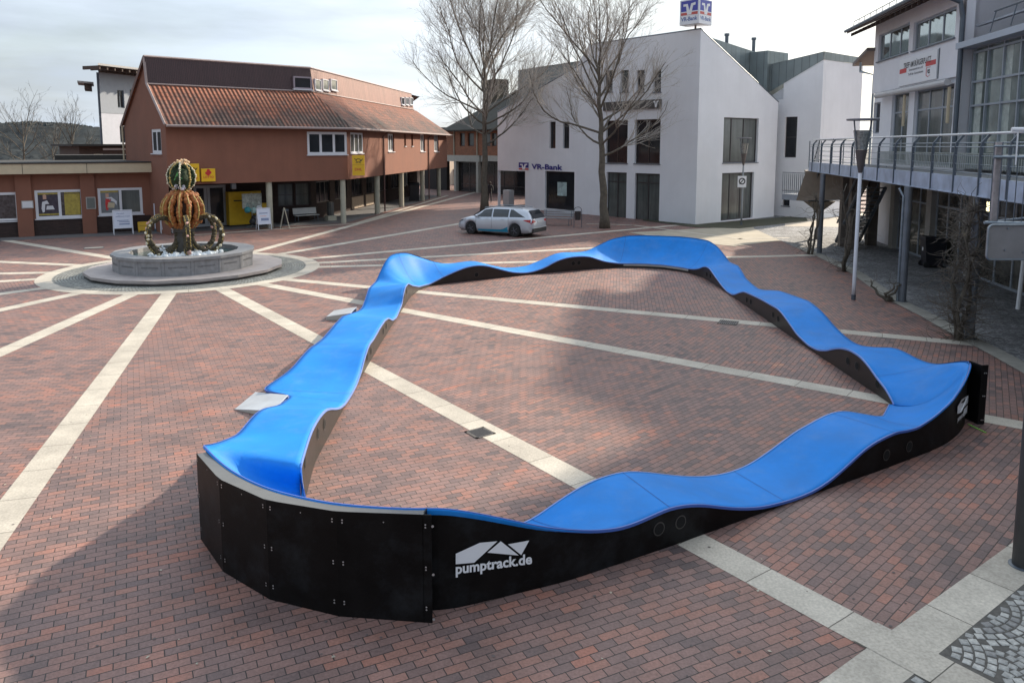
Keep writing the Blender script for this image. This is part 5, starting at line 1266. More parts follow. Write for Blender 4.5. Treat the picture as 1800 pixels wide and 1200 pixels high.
# side canopy roof at the far end
m = MB(); zc_ = FC_.uz(1533, 100)[1]; roofslab(m, [FC_.P(-2.2, zc_ - .15, .5), FC_.P(0.1, zc_ + .35, .5), FC_.P(0.1, zc_ + .35, -4), FC_.P(-2.2, zc_ - .15, -4)], .16); m.build('side_roof', MATS['roof_soffit'], civ)
m = MB(); q = FC_.P(-1.5, zc_ - .2, .3); m.tube([q, q + Vector((0, 0, -.45)), FC_.P(-.1, zc_ - .95, .05), FC_.P(-.1, 0, .05)], .06, 8); m.build('downpipe', M_galv, civ)
# awning cassette
m = MB(); a = FC_.uz(1552, 167)[0]; b = FC_.uz(1680, 140)[0]; m.tube([FC_.P(a, zsh - .18, .28), FC_.P(b, zsh - .18, .28)], .13, 12); m.build('awning_cassette', base_mat('awning_cream', (.48, .47, .47), .5, var=.06), civ)
for px in (1597, 1676): u = FC_.uz(px, 170)[0]; m = MB(); m.tube([FC_.P(u, zsh - .35, .16), FC_.P(u, zsh - 1.7, .16)], .06, 8); m.build('shutter_arm', M_cream, civ)
# glazed front to the right
FK = FC_.off(-.25); uk0 = usp + .35; zk = FK.uz(1712, 86)[1]; m = MB(); xs = [uk0 + k * 1.12 for k in range(11)]; zs_ = [3.95, 4.0, 6.15, 7.0, 8.05, 9.0, zk]
for x in xs: m.fbox(FK, x - .035, x + .035, 3.92, zk, -.08, .06)
for z in zs_[2:]: m.fbox(FK, xs[0], xs[-1], z - .035, z + .035, -.08, .055)
m.fbox(FK, xs[0], xs[-1], 3.9, 3.99, -.08, .055)
cw = m.build('curtain_wall', M_frame_blue, civ); g_ = MB(); g_.fbox(FK, xs[0], xs[-1], 3.9, zk, -.06, -.02); g_.build('pane', base_mat('glass_greenish', (.17, .205, .19), .07, metal=.35, var=.45, scale=.9, spec=.9), cw)
m = MB(); 
for k in range(6): 
    x = xs[0] + .2 + k * 2.05; m.fbox(FK, x, x + .5, 4.0, zk - .2, -.055, -.015)
m.build('curtain', base_mat('curtain_pale', (.34, .38, .35), .25, var=.3, scale=3), cw)
m = MB(); m.fbox(FK, uk0 - .35, xs[-1] + .3, zk, zk + .22, -2.2, .55); m.build('canopy_edge', base_mat('canopy_blue', (.36, .40, .46), .45, metal=.2, var=.06), civ)
m = MB(); roofslab(m, [FK.P(uk0 - .3, zk + .225, .5), FK.P(xs[-1] + .3, zk + .225, .5), FK.P(xs[-1] + .3, zk + .9, -1.9), FK.P(uk0 - .3, zk + .9, -1.9)], .1); m.build('canopy_roof', base_mat('canopy_dark', (.05, .04, .06), .5, var=.1), civ)
m = MB(); m.tube([FK.P(uk0 + 1.5, zk + 1.05, .1), FK.P(xs[-1], zk + 1.05, .1)], .03, 6)
for k in range(7): m.tube([FK.P(uk0 + 1.6 + k * 1.4, zk + .35, .25), FK.P(uk0 + 1.6 + k * 1.4, zk + 1.05, .1)], .022, 5)
m.build('roof_rail', M_galvd, civ)
# sign board on the sign storey
sb = Fo.quad((1583.5,106),(1650,87),(1581.5,148),(1648,138)); a, b, p, q = sb; p = zsh + .06
t = thing('facade_sign', 'white facade sign with black heading and two red blocks below the upper windows', 'sign', Fo.P(a, p, .02)); m = MB(); m.fbox(Fo, a, b, p, q, .003, .05); m.build('board', M_swhite, t)
fn = lambda x, y: Fo.P(a + (b - a) * x, p + (q - p) * y, .055)
m = MB(); text_on(m, 'TREFF AM BÜRGERPLATZ', fn, .13, .86, .63, .20, .02); m.build('heading', M_sblack, t)
m = MB(); text_on(m, 'Seniorenzentrum und', fn, .29, .66, .49, .085, .012); text_on(m, 'Treff der Generationen', fn, .27, .68, .33, .085, .012); m.build('small_text', base_mat('text_grey', (.14, .14, .16), .6, var=0), t)
for x0, x1, y0 in ((.02, .22, .47), (.73, .98, .50)):
    m = MB(); m.f.append([m.vert(fn(*v)) for v in ((x0, y0), (x1, y0), (x1, y0 + .17), (x0, y0 + .17))]); m.build('red_block', M_red, t)
m = MB(); 
for A in [[(.75,.18),(.765,.18),(.765,.46),(.75,.46)], [(.75,.445),(.86,.445),(.86,.46),(.75,.46)], [(.75,.18),(.80,.12),(.815,.13),(.765,.19)], [(.80,.12),(.86,.18),(.85,.19),(.80,.135)]]: m.f.append([m.vert(fn(*v)) for v in A])
m.build('crest_outline', M_red, t)
m = MB(); 
for A in [[(.785,.27),(.80,.27),(.80,.38),(.785,.38)], [(.805,.24),(.845,.24),(.845,.30),(.805,.30)], [(.805,.32),(.845,.32),(.845,.38),(.805,.38)]]: m.f.append([m.vert(fn(*v)) for v in A])
m.build('crest', M_sblack, t)
m = MB(); m.fbox(Fo, b + .05, b + .12, p, q + .02, .003, .02); m.build('wall_joint', M_galvd, t)
# ground floor behind the walkway
FGf = FC_.off(-.05)
m = MB(); 
for u0, u1 in [(3.0, 3.5), (7.2, 7.7), (11.0, 11.6), (17.5, 18.2), (23, 24)]: m.fbox(FGf, u0, u1, 0, 3.6, -.4, .02)
m.fbox(FGf, 0, 40, 3.2, 3.6, -9, -.02); m.build('ground_floor_pier', base_mat('pier_beige', (.30, .285, .26), .85, var=.1), civ)
for u0, u1, n_ in [(3.5, 7.2, 3), (7.7, 11.0, 3), (11.6, 17.5, 5), (18.2, 23, 4)]: window(civ, FGf, (u0, u1, .02, 3.2), nx=n_, zs=[2.3], fm=M_frame_blue, fw=.09, rec=.2, gm=base_mat('glass_dark_shop', (.085, .08, .068), .08, var=.9, scale=1.3), name='shopfront')
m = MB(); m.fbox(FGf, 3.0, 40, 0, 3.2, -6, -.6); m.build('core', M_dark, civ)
# ================================================================== WALKWAY BRIDGE
W0 = Vector((14.45, 37.6, 0)); W1 = Vector((10.7, 16.0, 0)); W2 = W1 + (W1 - W0).normalized() * 11
FW = Fac(W0, W2); LW = FW.L
br = thing('raised_walkway', 'galvanised steel walkway on columns with curved railing posts along the civic building', 'walkway', W0)
m = MB(); m.fbox(FW, 0, LW, 3.50, 3.95, -.10, 0); m.fbox(FW, 0, LW, 3.50, 3.53, -.2, .03); m.build('edge_girder', base_mat('girder_galvanised', (.40, .46, .56), .5, metal=.35, var=.25, scale=2.2), br)
m = MB(); m.hexa([FW.P(0,3.72,-.1), FW.P(LW,3.72,-.1), RA + dR * 34 + Vector((0,0,3.72)), RA + Vector((0,0,3.72)), FW.P(0,3.80,-.1), FW.P(LW,3.80,-.1), RA + dR * 34 + Vector((0,0,3.80)), RA + Vector((0,0,3.80))]); m.build('deck', base_mat('deck_grey', (.14, .14, .14), .8, var=.15), br)
us = [FW.uz(px, 260)[0] for px in (1417,1429,1444,1461,1478,1498,1520,1545,1574,1605,1640,1680,1725,1776)]
us = [u for u in us if 0 <= u < LW]
def post_(mb, F, u, z0=3.48, z1=5.0):
    pts = [(.03, z0), (.03, z1 - .35), (.0, z1 - .2), (-.10, z1 - .07), (-.14, z1 - .02)]
    for (d0, a), (d1, b) in zip(pts, pts[1:]):
        mb.hexa([F.P(u-.02,a,d0), F.P(u+.02,a,d0), F.P(u+.02,a,d0-.07), F.P(u-.02,a,d0-.07), F.P(u-.02,b,d1), F.P(u+.02,b,d1), F.P(u+.02,b,d1-.07), F.P(u-.02,b,d1-.07)])
for u in us:
    m = MB(); post_(m, FW, u); m.build('railing_post', M_galvd, br)
rails = [(5.0, -.16, .030), (4.78, -.05, .014), (4.68, .0, .014), (4.47, .0, .009), (4.26, .0, .009), (4.05, -.02, .014)]
for k, (z, d, r_) in enumerate(rails):
    m = MB(); m.tube([FW.P(0, z, d), FW.P(LW, z, d)], r_, 8); m.build('handrail' if k == 0 else 'rail', base_mat('rail_bright', (.6, .62, .64), .3, metal=.5, var=.05) if k == 0 else M_galv, br)
# end railing and deck corner
m = MB()
for z, d, r_ in rails: m.tube([FW.P(0, z, d), RA + Vector((0, 0, z)) + Vector((-.3, 0, 0))], r_, 6)
for k in range(5): p = FW.P(0, 0, 0).lerp(Vector((RA.x - .3, RA.y, 0)), k / 5); m.box(p + Vector((0, 0, 4.3)), (.03, .05, 1.3))
m.build('end_railing', M_galv, br)
# row of slender louvre posts (rear balustrade against the facade)
m = MB(); FBk = FC_.off(.35)
for k in range(150): m.fbox(FBk, 2 + k * .16, 2.05 + k * .16, 3.9, 4.42, -.01, .01)
m.fbox(FBk, 2, 26, 4.42, 4.46, -.02, .02); m.build('radiator_grille', base_mat('grille_pale', (.34, .36, .34), .5, metal=.2, var=.08), br)
for p, r_ in ((G(1585, 530), .12), (G(1440, 445), .11), (G(1703, 595), .12)):
    m = MB(); m.lathe((p.x, p.y, 0), [(r_ * 1.5, .0), (r_ * 1.5, .02), (r_, .021), (r_, 3.5)], 16); m.build('column', base_mat('column_steel', (.17, .185, .21), .5, metal=.4, var=.2), br)
m = MB(); p = G(1577, 530); m.tube([(p.x, p.y, 0), (p.x, p.y, 3.2), (p.x - .1, p.y + .1, 3.45)], .035, 8); m.build('drain_pipe', M_galv, br)
m = MB(); p = G(1789, 544); m.tube([(p.x, p.y, 0), (p.x + .28, p.y + .3, 1.9)], .06, 8); m.build('lit_column_edge', M_swhite, br)  # added white tube, painting in the lit left edge of a dark column
for px, Y in ((1484, 36.0), (1500, 35.0), (1532, 36.5)):
    q = AT(px, 400, Y); m = MB(); m.box((q.x, q.y, 1.75), (.42, .42, 3.5), rz=R(-8)); m.build('pillar', base_mat('pillar_brown', (.12, .10, .085), .8, var=.2), br)
# stair landing at the far end
LZ = 2.25; q0 = AT(1375, 330, 40.0); q1 = AT(1421, 330, 38.4)
FLd = Fac((q0.x, q0.y), (q1.x, q1.y)); st = thing('stair_landing', 'steel landing and stair at the far end of the raised walkway on a mushroom column', 'stair', q0)
m = MB(); m.fbox(FLd, 0, FLd.L, LZ - .30, LZ, -2.2, 0); m.build('landing', base_mat('landing_grey', (.24, .27, .32), .6, metal=.2, var=.15), st)
m = MB()
for k in range(14): u = FLd.L * k / 13; m.fbox(FLd, u - .012, u + .012, LZ, LZ + 1.05, -.03, 0)
for z in (LZ + 1.08, LZ + .15): m.fbox(FLd, -.02, FLd.L + .02, z, z + .045, -.045, .01)
m.build('railing', M_galv, st)
m = MB(); c_ = FLd.P(FLd.L * .9, 0, -1.0); m.lathe((c_.x, c_.y, 0), [(.13, 0), (.13, LZ - 1.0), (.2, LZ - .8), (.85, LZ - .31)], 6); m.build('mushroom_column', base_mat('column_brown', (.11, .095, .08), .8, var=.2), st)
m = MB()   # flight up to the deck
a = FLd.P(FLd.L - .2, LZ - .1, -.3); b = Vector((W0.x + .4, W0.y - .2, 3.72))
for s_ in (0, 1.5):
    o_ = FLd.n * -s_; m.hexa([a + o_ - Vector((0,0,.32)), b + o_ - Vector((0,0,.32)), b + o_ - Vector((0,0,.32)) + Vector((.05,.05,0)), a + o_ - Vector((0,0,.32)) + Vector((.05,.05,0)), a + o_, b + o_, b + o_ + Vector((.05,.05,0)), a + o_ + Vector((.05,.05,0))])
m.tube([a + Vector((0, 0, 1.15)), b + Vector((0, 0, 1.28))], .025, 6); m.tube([a + Vector((0, 0, .2)), b + Vector((0, 0, .3))], .015, 6)
for k in range(9): p = a.lerp(b, k / 8); m.tube([p, p + Vector((0, 0, 1.2))], .012, 4)
m.build('flight', M_galvd, st)
m = MB(); a2 = AT(1462, 300, 37.5); m.hexa([Vector((14.2,38.4,2.0)), Vector((16.6,36.6,2.2)), Vector((17.2,38,2.2)), Vector((15.2,39.8,2.0)), Vector((14.4,37.8,3.49)), Vector((17.0,36.2,3.49)), Vector((17.6,38,3.49)), Vector((15,39.6,3.49))]); m.build('underside', base_mat('stair_underside', (.20, .17, .14), .8, var=.12), st)
m = MB(); a = Vector((16.2, 33.4, 2.9)); b = Vector((16.9, 37.2, .1))
for s_ in (0, -1.1):
    for hz in (0, .9): m.tube([a + Vector((s_, 0, hz)), b + Vector((s_, 0, hz))], .04 if hz else .08, 6)
for k in range(15):
    p = a.lerp(b, k / 14); m.box(p + Vector((-.55, 0, 0)), (1.05, .26, .04))
m.build('lower_flight', M_galvd, st)
# near railing corner at the right edge of the view
nr = thing('near_railing', 'close steel railing corner with thin vertical bars at the right edge of the view', 'railing', (7.5, 12.0, 3.3))
Fn = Fac((AT(1731, 390, 12.0).x, 12.0), (AT(1731, 390, 12.0).x + 4.2, 11.2)); zb = Fn.uz(1731, 391)[1]
m = MB(); m.tube([Fn.P(0, zb, 0), Fn.P(4.2, zb, 0)], .026, 8); m.tube([Fn.P(0, zb, 0), Fn.P(4.2, zb, 0) + Vector((0, 3.4, 0))], .024, 8); m.build('bottom_rail', M_galv, nr)
for zz, r_ in ((257, .016), (276, .028), (345, .0)):
    if r_: m = MB(); z = Fn.uz(1760, zz)[1]; m.tube([Fn.P(.05, z, 0), Fn.P(4.2, z, 0)], r_, 8); m.build('rail', M_galv, nr)
ztop_ = Fn.uz(1760, 250)[1]
for k in range(12):
    m = MB(); u = .06 + k * .115; m.tube([Fn.P(u, zb, 0), Fn.P(u, ztop_, 0)], .0085, 6); m.build('bar', M_galvd, nr)
m = MB(); u = Fn.uz(1757, 300)[0]; m.fbox(Fn, u - .045, u + .045, zb, ztop_, -.12, -.04); m.build('post', base_mat('post_patchy', (.30, .27, .27), .6, var=.35, scale=6), nr)
m = MB(); u = Fn.uz(1776, 228)[0]; zq = Fn.uz(1776, 228)[1]; m.tube([Fn.P(u + .0, zq, .05), Fn.P(4.2, zq, .05)], .035, 12); m.tube([Fn.P(u + .09, zq, .05), Fn.P(u + .09, zb + .9, .05)], .012, 6); m.build('top_tube', M_swhite, nr)
# large pole near the camera and the sign seen from behind
pp = G(1788, 996); m = MB(); pl = thing('near_pole', 'thick dark grey steel pole standing on cobbles at the right edge close to the camera', 'pole', (pp.x, pp.y, 0))
m.lathe((pp.x + .07, pp.y, 0), [(.115, .0), (.115, 6.2)], 28); m.build('shaft', base_mat('pole_darkgrey', (.105, .105, .105), .55, metal=.2, var=.12, bump=.15, bscale=120), pl, smooth=True)
m = MB(); m.lathe((pp.x + .07, pp.y, 0), [(.15, .01), (.15, .022), (.116, .03)], 28); m.build('base_collar', M_galvd, pl)
a = AT(1737, 395, 10.4); b = AT(1738, 456, 10.4); sg = thing('sign_plate', 'grey back of a rounded metal sign plate with bolts below the near railing', 'sign', a)
m = MB(); W_ = .62; H_ = a.z - b.z; n_ = 6; P_ = []
for cx, cz, s0 in ((W_ - .06, a.z - .06, 0), (.06, a.z - .06, 90), (.06, b.z + .06, 180), (W_ - .06, b.z + .06, 270)):
    for k in range(n_ + 1): an = R(s0 + 90 * k / n_); P_.append(Vector((a.x + cx + .06 * math.cos(an), a.y, cz + .06 * math.sin(an))))
m.prism(P_, (0, .02, 0)); m.build('plate', base_mat('plate_backgrey', (.24, .235, .24), .55, metal=.3, var=.12), sg)
m = MB(); P2 = [p + Vector((0, -.018, 0)) for p in P_]; m.tube(P2 , .012, 6, closed=True); m.build('rim', M_galv, sg)
for x, z in ((.27, .05), (.25, H_ - .13), (.5, H_ - .1)):
    m = MB(); m.lathe((a.x + x, a.y - .004, a.z - z), [(.012, 0), (.012, .012)], 8, M=Matrix(((1,0,0),(0,0,-1),(0,1,0)))); m.build('bolt', M_galv, sg)
# things under the walkway
q = G(1634, 472); t = thing('wheelie_bin', 'black wheelie bin with a small white mark standing under the walkway', 'bin', (q.x + .3, q.y + .4, 0)); o_ = Vector((q.x + .3, q.y + .4, 0))
def bin_at(t, o_, s=1.0, rz=0):
    Mx = Matrix.Rotation(rz, 3, 'Z'); m = MB()
    m.hexa([o_ + Mx @ Vector(v) * s for v in ((-.24,-.26,.06),(.24,-.26,.06),(.24,.26,.06),(-.24,.26,.06),(-.29,-.34,.95),(.29,-.34,.95),(.29,.34,.95),(-.29,.34,.95))]); m.build('body', base_mat('bin_black', (.012, .012, .018), .5, var=.1), t, bevel=.015)
    m = MB(); m.hexa([o_ + Mx @ Vector(v) * s for v in ((-.31,-.37,.955),(.31,-.37,.955),(.31,.36,.955),(-.31,.36,.955),(-.29,-.33,1.0),(.29,-.33,1.0),(.29,.34,1.06),(-.29,.34,1.06))]); m.build('lid', MATS['bin_black'], t, bevel=.01)
    for sx in (-.25, .25):
        m = MB(); m.lathe(o_ + Mx @ Vector((sx * s - .03, .26 * s, .1 * s)), [(.1 * s, 0), (.1 * s, .06 * s)], 14, M=Mx @ Matrix(((0,0,1),(0,1,0),(-1,0,0)))); m.build('wheel', M_sblack, t)
bin_at(t, o_, 1.15, R(80))
m = MB(); z0 = .55; m.box(o_ + Vector((-.41, -.02, .72)), (.006, .09, .14)); m.build('label', M_swhite, t)
q = AT(728, 338, 66); t = thing('wheelie_bin', 'large black wheelie bin standing in the shaded arcade between its far columns', 'bin', (q.x, 66, 0)); bin_at(t, Vector((q.x, 66, 0)), 1.5, R(10))
q = G(1527, 410); t = thing('covered_heap', 'low black tarpaulin covered heap by the stair foot under the walkway', 'covered heap', (q.x, q.y, 0)); m = MB(); m.ball((q.x, q.y + .5, .38), .5, 14, 10, (1.0, .8, 1.05), .07); m.build('tarpaulin', M_sblack, t, smooth=True); m = MB(); m.tube([(q.x - .52, q.y + .1, .05), (q.x, q.y - .02, .07), (q.x + .5, q.y + .2, .05)], .025, 6); m.build('cord', M_galvd, t)
q = AT(1740, 363, 21.5); t = thing('wall_lamp', 'small lit yellowish lamp glowing under the walkway ceiling near the right edge', 'lamp', q); m = MB(); m.box(q, (.12, .12, .26)); m.build('glass', emis('lamp_glow', (1, .88, .5), 2.2), t); m = MB(); m.box(q + Vector((0, 0, .16)), (.16, .16, .05)); m.build('cap', M_galvd, t)
# ================================================================== LAMPS
def lamp(px, py, H, label, r=.052, disc=.46, sc=1.0, white=True):
    p = G(px, py); t = thing('street_lamp', label, 'street lamp', (p.x, p.y, 0), group='street lamps with flat disc tops'); b = Vector((p.x, p.y, 0))
    zc = H - 1.55 * sc
    m = MB(); m.lathe(b, [(r * 1.15, .16), (r * 1.1, .5), (r, zc)], 16); m.build('pole', base_mat('lamp_white', (.62, .62, .66), .4, var=.05) if white else base_mat('lamp_grey', (.22, .23, .24), .45, metal=.3, var=.08), t, smooth=True)
    m = MB(); m.lathe(b, [(r * 1.3, 0), (r * 1.3, .17)], 16); m.build('base', M_galvd, t)
    m = MB(); m.lathe(b, [(r * .9, zc - .1), (.10 * sc, zc + .15 * sc), (.17 * sc, zc + .62 * sc)], 14); m.build('cone', base_mat('lamp_cone', (.10, .085, .08), .5, metal=.3, var=.1), t)
    m = MB(); m.lathe(b, [(.165 * sc, zc + .625 * sc), (.25 * sc, zc + 1.2 * sc)], 14); gl = m.build('glass', base_mat('lamp_glass', (.20, .21, .20), .08, var=.5, scale=14, spec=.9), t)
    m = MB()
    for k in range(4): a = k * math.pi / 2 + .4; m.tube([b + Vector((.18 * sc * math.cos(a), .18 * sc * math.sin(a), zc + .6 * sc)), b + Vector((disc * .74 * math.cos(a), disc * .74 * math.sin(a), H - .05))], .014 * sc, 6)
    m.build('struts', M_galvd, t)
    m = MB(); m.lathe(b, [(disc * .96, H - .06), (disc, H - .045), (disc, H - .01), (disc * .9, H)], 30); m.build('disc', base_mat('disc_grey', (.20, .20, .22), .45, metal=.3, var=.08), t)
    return t, b
lamp(1500, 527, 5.52, 'tall white street lamp with dark disc top standing in front of the raised walkway')
t, b = lamp(1303, 396, 5.2, 'grey street lamp with a small white sign in front of the bank gable', r=.045, disc=.42, white=False)
fr = Fac((b.x - .25, b.y - .09), (b.x + .25, b.y - .09)); q = fr.rect(1297, 309.5, 1312, 329.5); m = MB(); m.fbox(fr, q[0], q[1], q[2], q[3], 0, .03); so_ = m.build('sign_panel', M_swhite, t)
m = MB(); cx, cz = (q[0] + q[1]) / 2, (q[2] + q[3]) / 2
for r0, r1 in ((.13, .20),):
    for k in range(20):
        a0, a1 = 2 * math.pi * k / 20, 2 * math.pi * (k + 1) / 20
        m.face([fr.P(cx + r0 * math.cos(a0), cz + .03 + r0 * math.sin(a0), .034), fr.P(cx + r1 * math.cos(a0), cz + .03 + r1 * math.sin(a0), .034), fr.P(cx + r1 * math.cos(a1), cz + .03 + r1 * math.sin(a1), .034), fr.P(cx + r0 * math.cos(a1), cz + .03 + r0 * math.sin(a1), .034)])
m.face([fr.P(cx - .17, cz - .12, .036), fr.P(cx - .13, cz - .16, .036), fr.P(cx + .14, cz + .16, .036), fr.P(cx + .10, cz + .2, .036)]); m.build('symbol', M_sblack, so_)
# ================================================================== FOUNTAIN
BCn = Vector((-12.36, 28.8, 0)); ft = thing('fountain', 'round grey stone fountain basin on a wide low step with foaming water', 'fountain', BCn)
def npoly(mb, c, prof, n, ph=0, cap=True):
    mb.lathe(c, prof, n, M=Matrix.Rotation(ph, 3, 'Z'), cap=cap)
m = MB(); npoly(m, FC + Vector((.1, -.1, 0)), [(3.26, 0.0), (3.26, .10), (3.5, .101), (3.5, .2)], 16, .1); m.build('step', base_mat('pinkish_granite', (.34, .30, .285), .7, var=.15, scale=3, bump=.15), ft)
m = MB(); npoly(m, BCn, [(2.46, .2), (2.46, .72), (2.52, .722), (2.52, .82), (1.92, .82), (1.92, .30)], 16, .1, cap=False); m.build('basin', base_mat('grey_granite', (.225, .225, .23), .6, var=.2, scale=5, bump=.12), ft)
m = MB(); ap = 2.46 * math.cos(math.pi / 16)
for k in range(16):
    a = .1 + 2 * math.pi * (k + .5) / 16
    n_ = Vector((math.cos(a), math.sin(a), 0))
    if n_.y > .3: continue
    u_ = Vector((-n_.y, n_.x, 0))
    for s_ in (-.42, .42): 
        for d_ in (0,):
            q = BCn + n_ * (ap + .004) + u_ * s_; m.face([q + Vector((0,0,.22)), q + u_ * .012 + Vector((0,0,.22)), q + u_ * .012 + Vector((0,0,.70)), q + Vector((0,0,.70))])
    # weathered inscription: rows of short worn strokes
    x = -.3
    while x < .3:
        w_ = random.uniform(.02, .035); h_ = .07
        q = BCn + n_ * (ap + .005) + u_ * x; m.face([q + Vector((0,0,.47)), q + u_ * w_ + Vector((0,0,.47)), q + u_ * w_ + Vector((0,0,.47 + h_ * .4)), q + Vector((0,0,.47 + h_))]); x += w_ + .014
m.build('worn_inscription', base_mat('inscription', (.12, .12, .125), .7, var=.2), ft)
m = MB(); ring(m, 0.0, 1.93, .66, 32, BCn); m.build('water', base_mat('pool_water', (.05, .09, .09), .08, var=.3, scale=6, bump=.6, bscale=12), ft)
m = MB(); random.seed(11)
for k in range(330):
    a = random.uniform(0, 6.28); r_ = 1.1 * math.sqrt(random.random()) * random.uniform(.7, 1.2); s_ = random.uniform(.03, .10)
    m.ball(BCn + Vector((r_ * math.cos(a) + .1, r_ * math.sin(a) - .15, .68)), s_, 6, 4, (1.4, 1.4, random.uniform(.4, 1.6)), .2)
for (x, y, h_) in ((-.55, -.6, .38), (-.62, -.66, .28), (.45, -.7, .16), (-.4, -.8, .2), (1.0, -.3, .14)):
    for j in range(7): m.ball(BCn + Vector((x + random.uniform(-.1, .1) * (1 - j / 8), y, .68 + h_ * j / 6)), .085 * (1 - j / 9), 6, 4, (1, 1, 1.2), .25)
m.build('foam', base_mat('foam', (.72, .76, .78), .35, var=.1), ft, smooth=True)
m = MB(); m.lathe(BCn, [(.36, .5), (.34, 1.5), (.42, 1.52), (.44, 1.72), (.36, 1.73)], 6); m.build('pedestal', base_mat('wet_stone', (.055, .052, .045), .35, var=.35, scale=6, bump=.3), ft)
# Easter garland crown on the fountain
cw_ = thing('easter_crown', 'tall garland crown of orange and green ribs with ribbons and blossoms on the fountain pedestal', 'garland crown', BCn + Vector((0, 0, 1.73)))
M_green = base_mat('box_green', (.028, .05, .02), .8, var=.5, scale=14, bump=1, bscale=30); M_gy = base_mat('ribbon_gold', (.42, .30, .09), .6, var=.3, scale=14); M_or = base_mat('orange_eggs', (.33, .11, .025), .6, var=.5, scale=16, bump=.8, bscale=30)
M_brg = base_mat('brown_garland', (.07, .055, .03), .8, var=.6, scale=18, bump=1, bscale=30); M_pk = base_mat('blossom_pink', (.70, .42, .36), .6, var=.2, scale=9); M_cr = base_mat('blossom_cream', (.68, .62, .46), .6, var=.15, scale=9)
def beads(mb, pts, r, step=1, jit=.02):
    for i in range(0, len(pts), step): mb.ball(Vector(pts[i]) + Vector([random.uniform(-jit, jit) for _ in range(3)]), r * random.uniform(.8, 1.25), 6, 4, jit=.15)
def arc(c, rx, rz, a0, a1, az, n=26, pinch=0):
    out = []
    for k in range(n + 1):
        t = a0 + (a1 - a0) * k / n; r_ = rx * math.cos(t); out.append(c + Vector((r_ * math.cos(az), r_ * math.sin(az), rz * math.sin(t))))
    return out
cB = BCn + Vector((0, 0, 2.32)); 
for k in range(13):
    az = 2 * math.pi * k / 13 + .12; P_ = arc(cB, .66, .70, -1.30, 1.45, az)
    m = MB(); m.tube(P_, .08, 6); beads(m, P_, .10, 1, .03); m.build('orange_rib', M_or, cw_, smooth=True)
    m = MB(); P2 = arc(cB, .765, .75, -1.3, 1.45, az); m.tube(P2, .026, 5); beads(m, P2, .034, 2, .01); m.build('gold_ribbon', M_gy, cw_, smooth=True)
cT = BCn + Vector((0, 0, 3.55))
for k in range(8):
    az = 2 * math.pi * k / 8 + .3; P_ = arc(cT, .44, .50, -1.5, 1.5, az, 20); m = MB(); m.tube(P_, .04, 6); beads(m, P_, .055, 1, .02); m.build('green_rib', M_green, cw_, smooth=True)
    m = MB(); P2 = arc(cT, .50, .55, -1.5, 1.5, az, 20); m.tube(P2, .018, 5); beads(m, P2, .036, 1, .02); m.build('cream_beads', M_gy if k % 2 else M_cr, cw_, smooth=True)
m = MB(); 
for k in range(28): m.ball(cT + Vector((random.uniform(-.24, .24), random.uniform(-.2, .2), .52 + random.uniform(-.05, .12))), .06, 6, 4, jit=.2)
m.build('top_blossoms', base_mat('top_mix', (.62, .42, .24), .6, var=.4, scale=12), cw_, smooth=True)
m = MB(); 
for k in range(16): m.ball(cT + Vector((random.uniform(-.2, .2), -.2 + random.uniform(-.1, .1), -.36 + random.uniform(-.08, .08))), .06, 6, 4, jit=.2)
m.build('inner_blossoms', base_mat('blossom_white', (.62, .58, .62), .6, var=.15), cw_, smooth=True)
m = MB(); m.tube([cT + Vector((-.12, -.3, -.1)), cT + Vector((.05, -.36, .2)), cT + Vector((.16, -.34, .3))], .03, 5); m.tube([cT + Vector((.02, -.36, .1)), cT + Vector((.18, -.36, -.05))], .026, 5); m.build('green_bow', base_mat('bow_green', (.12, .40, .12), .5, var=.1), cw_)
m = MB(); m.ball(cT, .34, 14, 10, (1, 1, 1.2), .12); m.build('green_core', M_green, cw_, smooth=True)
m = MB(); m.ball(cB + Vector((0,0,.02)), .56, 16, 10, (1, 1, 1.05), .06); m.build('brown_core', base_mat('core_brown', (.05, .022, .012), .9, var=.5, scale=9, bump=1), cw_, smooth=True)
m = MB(); m.lathe(cB, [(.12, -.62), (.16, 0), (.1, .6)], 8); m.build('inner_post', base_mat('post_wood', (.16, .08, .05), .7, var=.4, scale=5), cw_)
m = MB(); m.box(cB + Vector((-.2, -.42, .0)), (.11, .05, .62), rz=.2); m.build('white_candle', M_cr, cw_)
for k, az in enumerate((math.pi * .97, math.pi * 1.30, math.pi * 1.66, .04, math.pi * .35, math.pi * .68)):
    cc = BCn + Vector((.84 * math.cos(az), .84 * math.sin(az), 1.43))
    u_ = Vector((math.cos(az), math.sin(az), 0)); P_ = [cc + u_ * (.56 * math.cos(t)) + Vector((0, 0, .66 * math.sin(t))) for t in [2 * math.pi * j / 34 for j in range(34)]]
    m = MB(); m.tube(P_, .07, 6, closed=True); beads(m, P_, .095, 1, .025); m.build('lower_ring', M_brg, cw_, smooth=True)
    m = MB(); n_ = Vector((-u_.y, u_.x, 0))
    for s_ in (-1, 1):
        P2 = [cc + u_ * (.63 * math.cos(t)) + n_ * (.06 * s_) + Vector((0, 0, .73 * math.sin(t))) for t in [2 * math.pi * j / 40 for j in range(40)]]; m.tube(P2, .010, 4, closed=True); beads(m, P2, .024, 1, .008)
    m.build('gold_beads', M_gy, cw_, smooth=True)
    m = MB()
    for j in range(9): t_ = random.uniform(-1.6, 1.8); m.ball(cc + u_ * (.62 * math.cos(t_)) + Vector((random.uniform(-.06, .06), random.uniform(-.1, .02), .68 * math.sin(t_))), random.uniform(.045, .07), 6, 4, jit=.2)
    m.build('blossoms', M_cr if k % 2 else M_pk, cw_, smooth=True)
